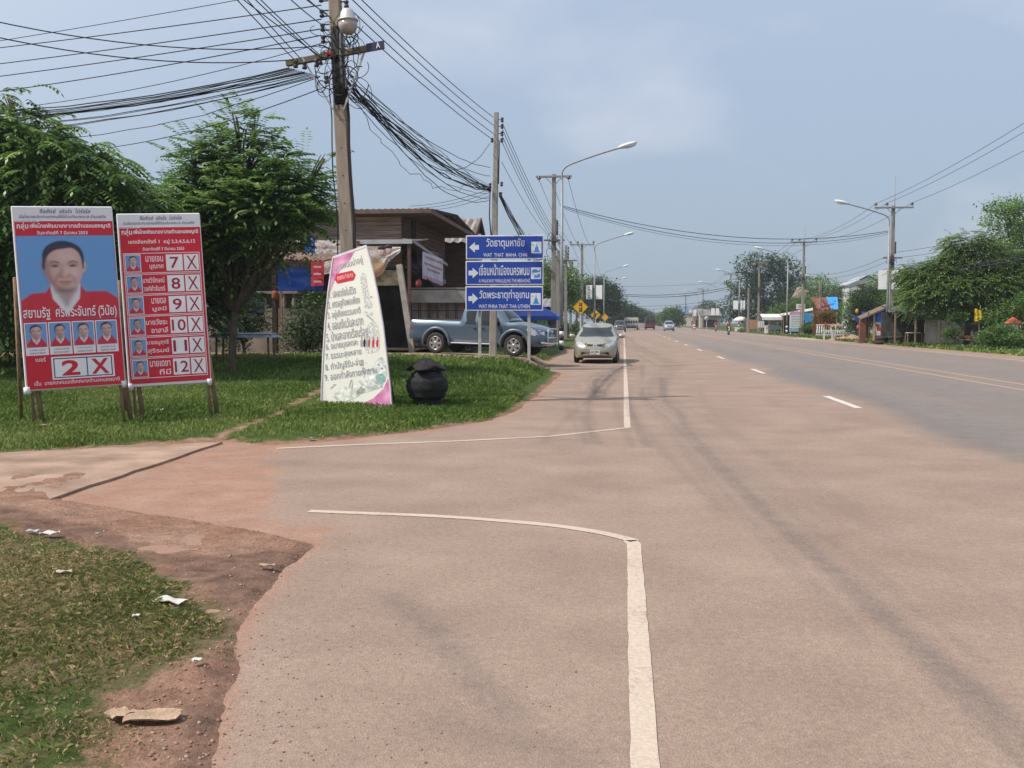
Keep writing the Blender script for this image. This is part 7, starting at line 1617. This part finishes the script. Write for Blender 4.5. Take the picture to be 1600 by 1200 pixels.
# food cart
x, y = GX(1203, 119); x += .2; t = thing('food_cart', 'steel food cart under a white awning on the right verge', 'food cart', (x, y, gz(x, y)))
B_(t, 'cabinet', nmat('dull steel sheet', (.30, .31, .35), .4, .5, var=.15), (.3, 0, .75), (1.15, .8, .75), bev=.02); B_(t, 'side_panel', wt, (-.62, -.1, .6), (.35, .6, .95)); B_(t, 'pink_print', nmat('pink panel print', (.55, .30, .32), .6), (-.62, -.415, .8), (.22, .01, .3))
B_(t, 'glass_case', nmat('cart glass', (.22, .17, .12), .2, var=.4, scale=6), (.15, 0, 1.38), (.8, .5, .5)); m = MB(); m.slab([(-1.3, -1.1, 2.05), (1.1, -1.1, 2.05), (1.1, .8, 2.45), (-1.3, .8, 2.45)], .04, nrm=(0, -.2, 1)); m.build('awning', wt, t); B_(t, 'awning_valance', wt, (-.1, -1.1, 1.88), (2.4, .02, .34))
for sx in (-1.2, 1.0):
    for sy in (-1.05, .75): B_(t, 'post', gal, (sx, sy, 1.05), (.04, .04, 2.1))
for sx in (-.1, .7):
    m = MB(); m.lathe([(.2, -.03), (.28, -.035), (.28, .035), (.2, .03)], 14, (sx, -.42, .28), ax='y', caps=False); m.build('wheel', tyre_m, t)
x, y = GX(1218, 118); t = thing('white_post_sign', 'small white board on a thin post right of the food cart', 'sign', (x+1.8, y, gz(x, y))); B_(t, 'board', wt, (0, 0, 1.7), (.45, .03, .7)); B_(t, 'post', gal, (0, .04, .85), (.05, .05, 1.8))
# notice board with pink header
x, y = GX(1245, 113); t = thing('notice_board', 'white notice board with a pink header standing before the blue tarpaulin shelter', 'sign', (x, y, gz(x, y))); w = 1.6
m = MB(); m.box((0, 0, 1.55), (w, .06, 2.3), 0, bev=.01); m.build('panel', wt, t)
m = MB(); m.box((0, -.037, 2.55), (w*1.03, .012, .34)); m.build('header', nmat('lilac pink header', (.50, .20, .42), .6), t); m = MB(); m.box((0, -.037, .62), (w*.98, .012, .42)); m.build('footer', nmat('blue picture footer', (.22, .34, .46), .6, var=.4, scale=4), t)
m = MB(); 
for i, s in enumerate(('รักษาความสะอาด', 'ของบ้านเมือง', 'ร่วมใจพัฒนา', 'ตำบลหนองญาติ', 'ให้น่าอยู่')): m.text(s, -.62, 2.06-i*.28, 1.24, .17, .04, bold=.02)
m.build('lettering', nmat('blue grey lettering', (.16, .20, .27), .6), t); m = MB(); m.text('ยินดีต้อนรับ', -.5, 2.45, 1.0, .18, .046, bold=.02); m.build('header_lettering', nmat('header letters', (.62, .45, .58), .6), t)
for sx in (-.7, .7): B_(t, 'leg', wt, (sx, .0, .2), (.06, .06, .55))
# long shelter with white roof edge and blue tarpaulin
x, y = GX(1266, 117); t = thing('tarpaulin_shelter', 'shelter with pale sloping roof sheets and bright blue tarpaulin beside the notice board', 'shelter', (x, y, gz(x, y)))
m = MB(); m.slab([(-3.3, -.8, 2.25), (1.6, -.8, 3.15), (1.6, 2.2, 3.35), (-3.3, 2.2, 2.45)], .06, nrm=(-.2, 0, 1)); m.build('roof', nmat('pale roofing sheet', (.48, .42, .38), .7, var=.2), t); m = MB()
m.add([(-1.0, -.85, 2.5), (1.3, -.85, 2.55), (1.35, -.85, 1.9), (.6, -.86, 1.65), (-.7, -.85, 1.35)], [(4, 3, 2, 1, 0)]); m.add([(-1.0, -.83, 2.5), (1.3, -.83, 2.55), (1.35, -.83, 1.9), (.6, -.83, 1.65), (-.7, -.83, 1.35)], [(0, 1, 2, 3, 4)]); m.build('tarpaulin', bt3, t)
B_(t, 'back_wall', nmat('dim plank wall', (.07, .06, .05), .9, var=.4, scale=4), (-.8, 2.0, 1.15), (4.2, .08, 2.1))
for sx in (-3.2, -1.0, 1.5): B_(t, 'post', wood, (sx, -.7, 1.2), (.09, .09, 2.4))
x, y = GX(1252, 109); t = thing('small_signboard', 'small white signboard with red marks above the shelter roof', 'sign', (x, y+.6, gz(x, y))); zc = zz(480, 109); B_(t, 'board', wt, (0, 0, zc), (.98, .04, .58)); m = MB(); m.text('ขาย', -.2, zc-.15, .3, .3, .025, bold=.03); m.build('lettering', nmat('red letters', (.5, .05, .04), .6), t); B_(t, 'post', wood, (0, .06, zc/2), (.07, .07, zc))
# rusty and blue roofed stall
x, y = GX(1289, 101); t = thing('rusty_stall', 'stall with steep rusty roof half covered by a bright blue tarpaulin', 'stall', (x, y, gz(x, y))); z1, z0_ = zz(465, 101), zz(485.5, 101)
m = MB(); corr((-1.0, -1.5, z0_), (.35, -1.5, z0_), (-1.25, .8, z1), .05, .25, m=m); m.build('rusty_roof', nmat('red rusted tin', (.20, .07, .05), .85, .1, var=.4, scale=4), t); m = MB(); m.slab([(.3, -1.5, z0_+.02), (1.0, -1.5, z0_+.1), (1.35, .8, z1+.03), (.2, .8, z1+.03)], .03, nrm=(0, -.4, 1)); m.build('blue_cover', bt3, t)
B_(t, 'back_wall', rwood, (0, .7, z0_/2+.3), (2.2, .08, z0_))
for sx in (-.9, .9): B_(t, 'post', wood, (sx, -1.3, z0_/2), (.1, .1, z0_))
# brown roofed houses behind
x, y = GX(1258, 150); x += 1.5; t = thing('brown_roof_house', 'house with faded brown roof seen between the right side trees', 'house', (x, y, gz(x, y))); z1, z0_ = zz(449, 150), zz(466, 150)
m = MB(); m.add([(-3, -2, z0_), (2.0, -2, z0_), (1.0, 1, z1), (-2.6, 1, z1), (-3, 4, z0_), (2.0, 4, z0_)], [(0, 1, 2, 3), (1, 5, 2), (5, 4, 3, 2), (4, 0, 3)]); m.build('roof', nmat('faded brown tiles', (.27, .19, .16), .8, var=.2), t); B_(t, 'wall', nmat('pale house wall', (.40, .38, .35), .8), (-.5, 1, z0_/2), (4.4, 5, z0_))
for sx in (-1.6, .4): B_(t, 'window', glass, (sx, -1.52, z0_*.7), (.8, .05, .9))
x, y = GX(1343, 134); t = thing('white_gable_house', 'white building with pale gabled roof behind the trees left of the right banners', 'house', (x, y, gz(x, y))); z1, z0_ = zz(432, 134), zz(446, 134)
m = MB(); m.add([(-2.2, -2, z0_), (0.6, -2, z1), (3.4, -2, z0_), (-2.2, 6, z0_), (.6, 6, z1), (3.4, 6, z0_)], [(0, 3, 4, 1), (1, 4, 5, 2)]); m.build('roof', nmat('pale metal roof', (.42, .43, .45), .5, .3), t); m = MB(); m.add([(-1.9, -1.8, 0), (3.1, -1.8, 0), (3.1, -1.8, z0_), (.6, -1.8, z1-.2), (-1.9, -1.8, z0_)], [(0, 1, 2, 3, 4)]); m.box((.6, 2, z0_/2-.05), (4.9, 7.4, z0_-.1)); m.build('wall', nmat('whitewashed wall', (.52, .52, .52), .8, var=.08), t)
B_(t, 'red_band', nmat('red sign band', (.45, .05, .05), .6), (-.4, -1.86, z0_-.1), (1.0, .04, .25)); B_(t, 'window', glass, (1.4, -1.84, z0_-1.2), (.9, .05, .9))
x, y = GX(1072, 330); x += .5; t = thing('blue_roof_house', 'distant white two storey house with blue roof at the road end', 'house', (x, y, 0)); z1, z0_ = zz(480, 330), zz(490, 330); ww = 5.2
m = MB(); m.add([(-ww, -3, z0_), (ww, -3, z0_), (ww*.8, 2, z1), (-ww*.8, 2, z1), (-ww, 7, z0_), (ww, 7, z0_)], [(0, 1, 2, 3), (1, 5, 2), (5, 4, 3, 2), (4, 0, 3)]); m.build('roof', nmat('blue tile roof', (.10, .17, .34), .6), t); B_(t, 'wall', nmat('cream house wall', (.50, .46, .41), .8), (0, 2, z0_/2), (ww*1.8, 9, z0_))
m = MB(); m.add([(-.2, -3.6, z0_), (1.8, -3.6, z0_), (.8, -3.4, z1-.3)], [(0, 1, 2)]); m.build('gable', wt, t)
for sx in (-3.4, -1.2, 1.6, 3.6):
    for zc in (1.4, 4.3): B_(t, 'window', glass, (sx, -2.53, zc), (1.1, .06, 1.1))
for i, (px, d, w_, h_, c_, lb_) in enumerate(((1100, 250, 5, 4.2, (.42, .38, .34), 'distant pale shop front beyond the fourth right lamp'), (1088, 290, 5, 5, (.34, .22, .18), 'distant reddish shop beside the blue roofed house'), (985, 330, 7, 3.6, (.40, .42, .44), 'distant pale shed at the left end of the road'))):
    x, y = GX(px, d); x += (1.5 if px > 1000 else -6); t = thing('roadside_shop', lb_, 'shop', (x, y, 0)); B_(t, 'wall', nmat('far wall %s' % 'pale reddish grey'.split()[i], c_, .8, var=.1), (0, 2, h_/2), (w_, 5, h_)); B_(t, 'opening', dark, (0, -.52, 1.2), (w_*.7, .06, 1.9)); m = MB(); m.slab([(-w_*.55, -2, h_*.75), (w_*.55, -2, h_*.75), (w_*.55, 5, h_+.5), (-w_*.55, 5, h_+.5)], .1, nrm=(0, -.3, 1)); m.build('roof', (zinc, rust, zinc)[i], t)
# round traffic sign seen from behind, red and white marker
x, y = GX(1104, 190); t = thing('round_sign', 'grey back of a round traffic sign on a white post far up the right side', 'road sign', (x, y, gz(x, y))); m = MB(); m.lathe([(0, -.015), (.42, -.015), (.42, .015), (0, .015)], 20, (0, 0, 2.3), ax='y'); m.build('disc', nmat('sign back grey', (.42, .44, .46), .5), t); B_(t, 'post', wt, (0, .03, 1.1), (.10, .08, 2.3))
x, y = GX(1081, 205); t = thing('barrier_drum', 'small red and white striped drum beyond the silver car', 'drum', (x+.4, y-2, .006)); 
for i in range(4): m = MB(); m.lathe([(.26, i*.24), (.26, i*.24+.24)], 14); m.build('band', nmat('drum red', (.5, .03, .03), .5) if i % 2 == 0 else wht, t)
# white fence and flower stands
x, y = GX(1306, 88); t = thing('white_fence', 'white balustrade fence behind the flower stands', 'fence', (x, y, gz(x, y))); m = MB(); m.box((0, 0, 1.25), (3.4, .09, .09)); m.box((0, 0, .35), (3.4, .09, .09)); m.build('rail', wt, t)
m = MB()
for i in range(17): m.lathe([(.05, .4), (.085, .6), (.05, .85), (.04, 1.2)], 7, (-1.6+i*.2, 0, 0))
m.build('balusters', wt, t)
for i, (px, dd) in enumerate(((1296, 84), (1309, 82))):
    x, y = GX(px, dd); t = thing('flower_stand', ('left flower stand with pale top and red trim before the white fence', 'right flower stand with tall stems before the white fence')[i], 'stand', (x, y, gz(x, y))); B_(t, 'tabletop', wt, (0, 0, .8), (1.0, .5, .06))
    for sx in (-.42, .42):
        for sy in (-.2, .2): B_(t, 'leg', wt, (sx, sy, .39), (.05, .05, .8))
    m = MB(); rr = random.Random(i)
    for q in range(22): a_ = rr.uniform(-.4, .4); m.tube([(a_, rr.uniform(-.15, .15), .83), (a_+rr.uniform(-.1, .1), 0, 1.0+rr.uniform(0, .35))], .02, 4); m.ell((a_, 0, 1.05+rr.uniform(0, .3)), (.06, .06, .05), 1, 6, 4)
    o = m.build('flowers', [nmat('stem green', (.06, .11, .03), .7), nmat('flower red orange', (.45, .10, .03), .7) if i == 0 else nmat('flower pale', (.5, .4, .3), .7)], t); o['kind'] = 'stuff'
# pile of dirt and pavement spur
x, y = GX(1318, 84); m = MB(); rr = random.Random(4); k = 14; vs = []
for i in range(k+1):
    for j in range(k+1): u, v = i/k*2-1, j/k*2-1; e_ = max(0, 1-u*u-v*v); vs.append((u*1.8, v*1.2, .42*e_**1.2*(1+rr.uniform(-.25, .25))-.03))
m.add(vs, [(i*(k+1)+j, (i+1)*(k+1)+j, (i+1)*(k+1)+j+1, i*(k+1)+j+1) for i in range(k) for j in range(k)], 0, True); o = m.build('dirt_pile', nmat('pale dirt', (.30, .19, .13), .95, var=.3, scale=5)); o.location = (x, y-2, gz(x, y)); tag(o, 'low pale heap of dirt left of the thatched hut', 'dirt heap')
m = MB(); P = [GX(1228, 93), GX(1262, 86), GX(1345, 79), GX(1345, 86), GX(1275, 98)]; m.slab([(p[0], p[1], gz(*p)+.05) for p in P], .12, nrm=(0, 0, 1)); tag(m.build('pavement', nmat('pale pavement', (.36, .30, .25), .9, var=.15)), kind='structure')
# blue tarpaulin piece flying left of the hut
sheet('tarpaulin', 'tilted blue tarpaulin corner stretched left of the thatched hut', 'tarpaulin', [W(1343, 508, 72), W(1352, 498, 71.5), W(1346, 499, 71), W(1327, 488, 72)], bt2, wav=.03, seed=8)
# thatched hut
x0_, y0_ = GX(1345, 71.5); x1_, _y = GX(1398, 71.5); z0 = gz(x0_+1, y0_); t = thing('thatched_hut', 'open hut with brown sloping roof and blue tarpaulin walls beside the nearest right lamp', 'hut', (x0_+1.2, y0_, z0)); K = 71.5/FPX
def hz(py): return zz(py, 71.5)-z0
m = MB(); m.slab([(-1.35, -.6, hz(498)), (-1.35, 2.2, hz(498)), (.95, 2.2, hz(475)), (.95, -.6, hz(475))], .09, nrm=(-.4, 0, 1)); m.slab([(.9, -.6, hz(475)), (2.0, -.6, hz(489)), (2.0, 2.2, hz(489)), (.9, 2.2, hz(475))], .06, nrm=(.4, 0, 1)); m.build('roof', thatch, t)
m = MB(); m.box((-1.15, -.3, .85), (.42, .35, 1.75)); m.build('timber_stack', rwood, t)
for xx, w_ in ((-.75, .09), (-.35, .12), (.15, .08), (1.6, .1)): B_(t, 'post', (rwood, nmat('pale timber', (.42, .27, .18), .8))[xx == -.35], (xx, -.35, 1.1), (w_, w_, 2.2))
B_(t, 'red_box', nmat('red cool box', (.40, .02, .03), .5), (.35, -.1, 1.0), (.75, .5, .3), bev=.03); B_(t, 'white_box', wt, (.25, -.1, .68), (.95, .5, .32), bev=.03); B_(t, 'red_skirt', nmat('brick red board', (.30, .06, .04), .8), (.2, -.35, .28), (1.1, .04, .5))
m = MB(); m.add([(-.2, -.4, hz(490)), (1.75, -.4, hz(483)), (1.75, -.4, hz(487)), (.95, -.42, hz(478)), (.9, -.45, hz(502)), (.1, -.42, hz(506)), (-.2, -.42, hz(500))], [(6, 5, 4, 3, 0)]); m.build('gable_sheet', bt2, t)
B_(t, 'blue_wall', bt2, (1.25, .3, 1.2), (.9, .03, 1.6)); B_(t, 'blue_hanging', bt2, (.4, 1.9, 1.9), (2.2, .03, .7)); B_(t, 'counter', wood, (.9, .2, .75), (1.7, .6, .06))
x, y = GX(1378, 68); rr = random.Random(1)
for i, px in enumerate((1377, 1392, 1402)):
    x, y = GX(px, 67.5); t = thing('old_tyre', ('old tyre at the foot of the hut left of the lamp', 'old tyre right of the lamp foot', 'old tyre lying farther right of the lamp foot')[i], 'tyre', (x, y, gz(x, y)+.0), (0, 0, 0)); m = MB(); m.lathe([(.22, .02), (.34, .0), (.40, .08), (.40, .18), (.34, .26), (.22, .24)], 16, (0, 0, 0)); m.build('tyre', tyre_m, t)
    m = MB(); m.lathe([(.22, .02), (.34, .0), (.40, .08), (.40, .18), (.34, .26), (.22, .24)], 16, (.05, .03, .27)); m.build('upper_tyre', tyre_m, t)
# dark shelter under the spreading tree
x, y = GX(1440, 66); z0 = gz(x, y); t = thing('dark_shelter', 'dark open shelter with low blue edged roof under the spreading tree', 'shelter', (x, y, z0))
m = MB(); m.slab([(-2.0, -.9, 2.25), (3.2, -.9, 2.1), (3.2, 2.6, 2.5), (-2.0, 2.6, 2.65)], .06, nrm=(0, -.1, 1)); m.build('roof', nmat('dark sheet roof', (.05, .05, .055), .8), t); m = MB(); m.box((-.2, -.92, 2.16), (2.6, .03, .16)); m.build('blue_edge', bt2, t)
B_(t, 'back_wall', nmat('dim green wall', (.06, .06, .05), .9, var=.4, scale=3), (.5, 2.4, 1.1), (5, .08, 2.2)); B_(t, 'side_wall', dark, (2.9, .9, 1.05), (.08, 2.9, 2.1))
for xx in (-1.9, -.6, .9, 3.0): B_(t, 'post', wood, (xx, -.75, 1.1), (.09, .09, 2.2))
x, y = GX(1430, 62.5); t = thing('display_table', 'rough table with a white top standing in front of the dark shelter', 'table', (x, y, gz(x, y))); B_(t, 'tabletop', wood, (0, 0, .78), (1.1, .6, .04)); B_(t, 'white_sheet', wt, (-.1, 0, .815), (.75, .5, .03))
for sx in (-.5, .5):
    for sy in (-.26, .26): B_(t, 'leg', wood, (sx, sy, .38), (.05, .05, .8))
# grey wall and things at the far right
x, y = GX(1520, 64); t = thing('grey_wall', 'stained grey concrete wall behind the spreading tree trunk', 'wall', (x, y+1, gz(x, y))); B_(t, 'wall', nmat('mottled grey wall', (.13, .13, .125), .95, var=.35, scale=1.2), (0, 0, .9), (5.4, .14, 2.1)); B_(t, 'beam', nmat('weathered roof beam', (.26, .20, .16), .9), (.9, -.5, 2.35), (3.6, .12, .10), rot=(0, -.02, 0)); B_(t, 'post', wood, (1.6, -.5, 1.15), (.14, .14, 2.3))
x, y = GX(1509, 58); t = thing('stone_bench', 'low stone bench with a terracotta pot stand below the spreading tree', 'bench', (x, y, gz(x, y))); B_(t, 'seat', cem, (0, 0, .42), (.9, .4, .07), bev=.01)
for sx in (-.34, .34): B_(t, 'leg', cem, (sx, 0, .19), (.12, .3, .42))
t = thing('clay_pots', 'row of reddish clay pots on the stone bench', 'pots', (x, y, gz(x, y)+.46)); 
for sx in (-.22, .02, .25): m = MB(); m.lathe([(0, 0), (.08, 0), (.13, .12), (.11, .22), (.09, .22), (.1, .12)], 10, (sx, 0, 0)); m.build('pot', nmat('terracotta', (.33, .13, .07), .8, var=.2), t)
sheet('yellow_flag', 'yellow flag hanging from a dark pole under the spreading tree', 'flag', [W(1522, 503, 57), W(1533, 499, 57), W(1535, 486, 57), W(1524, 482, 57)], nmat('yellow cloth', (.55, .38, .02), .7), wav=.05, seed=9)
x, y = GX(1529, 57.2); t = thing('flag_pole', 'thin dark pole carrying the yellow flag', 'pole', (x, y, gz(x, y))); m = MB(); m.tube([(0, 0, -.05), (.08, 0, 2.45)], .025, 6); m.build('shaft', wood, t)
x, y = GX(1583, 54); z0 = gz(x, y); t = thing('spirit_house', 'small white spirit house with a red gilded roof on a pillar at the right edge', 'spirit house', (x, y, z0)); zc = zz(502, 54)-z0
B_(t, 'pillar', cem, (0, 0, (zc-.55)/2), (.14, .14, zc-.5), bev=.01); B_(t, 'platform', cem, (0, 0, zc-.55), (.62, .55, .06)); B_(t, 'shrine', nmat('pale blue shrine', (.38, .44, .48), .6), (0, 0, zc-.32), (.42, .36, .40))
for s_, dz, sc_ in ((1, 0, 1.0), (2, .16, .62)):
    m = MB(); w_ = .42*sc_; h_ = .28*sc_; z_ = zc-.12+dz; m.add([(-w_, -.3*sc_, z_), (0, -.3*sc_, z_+h_), (w_, -.3*sc_, z_), (-w_, .3*sc_, z_), (0, .3*sc_, z_+h_), (w_, .3*sc_, z_)], [(0, 1, 4, 3), (1, 2, 5, 4), (0, 2, 1), (3, 4, 5), (0, 3, 5, 2)]); m.build('roof', nmat('red gold roof', (.40, .10, .05), .5, var=.4, scale=9), t)
m = MB()
for sx in (-.3, .3): m.tube([(sx, -.25, zc-.52), (sx, -.25, zc-.2)], .02, 5)
m.build('column', nmat('gold paint', (.5, .33, .08), .4, .5), t)
x, y = GX(1596, 52.5); t = thing('water_tank', 'blue plastic container at the right edge below the spirit house', 'container', (x, y, gz(x, y))); m = MB(); m.lathe([(0, 0), (.34, 0), (.38, .1), (.38, .50), (.33, .58), (.15, .60), (.15, .63), (0, .63)], 18); m.build('body', nmat('light blue plastic', (.05, .17, .33), .5), t); m = MB(); m.lathe([(.385, .25), (.395, .28), (.385, .31)], 18, caps=False); m.build('ring', nmat('dark blue ring', (.04, .15, .3), .5), t)
# orange lanterns by the hut, lying stones
for i, (px, py, c_) in enumerate(((1339, 486, (.5, .22, .08)), (1341, 511, (.5, .08, .05)))):
    w = W(px, py, 73); t = thing('hanging_lantern', ('orange ornament above the tilted blue tarpaulin', 'red ornament hanging below the tilted blue tarpaulin')[i], 'ornament', w); m = MB(); m.ell((0, 0, 0), (.12, .12, .18), 0, 9, 6); m.build('shade', nmat(('orange shade', 'red shade')[i], c_, .6), t); m = MB(); m.tube([(0, 0, .15), (0, 0, .6)], .01, 4); m.build('cord', cabm, t)
# ------------------------------------------------------------------ hazy humid air
hb = MB(); hb.box((0, 0, 6.4), (1990, 1990, 15.6)); hz_ = hb.build('haze', []); hm = bpy.data.materials.new('haze'); hm.use_nodes = True; hn = hm.node_tree.nodes; hn.clear(); ho = hn.new('ShaderNodeOutputMaterial'); pv = hn.new('ShaderNodeVolumePrincipled')
pv.inputs['Color'].default_value = (.86, .92, 1, 1); pv.inputs['Density'].default_value = .0004; pv.inputs['Anisotropy'].default_value = .3; hm.node_tree.links.new(pv.outputs[0], ho.inputs['Volume']); hz_.data.materials.append(hm)
tag(hz_, 'thin pale haze in the air along the road', 'haze', kind='stuff')
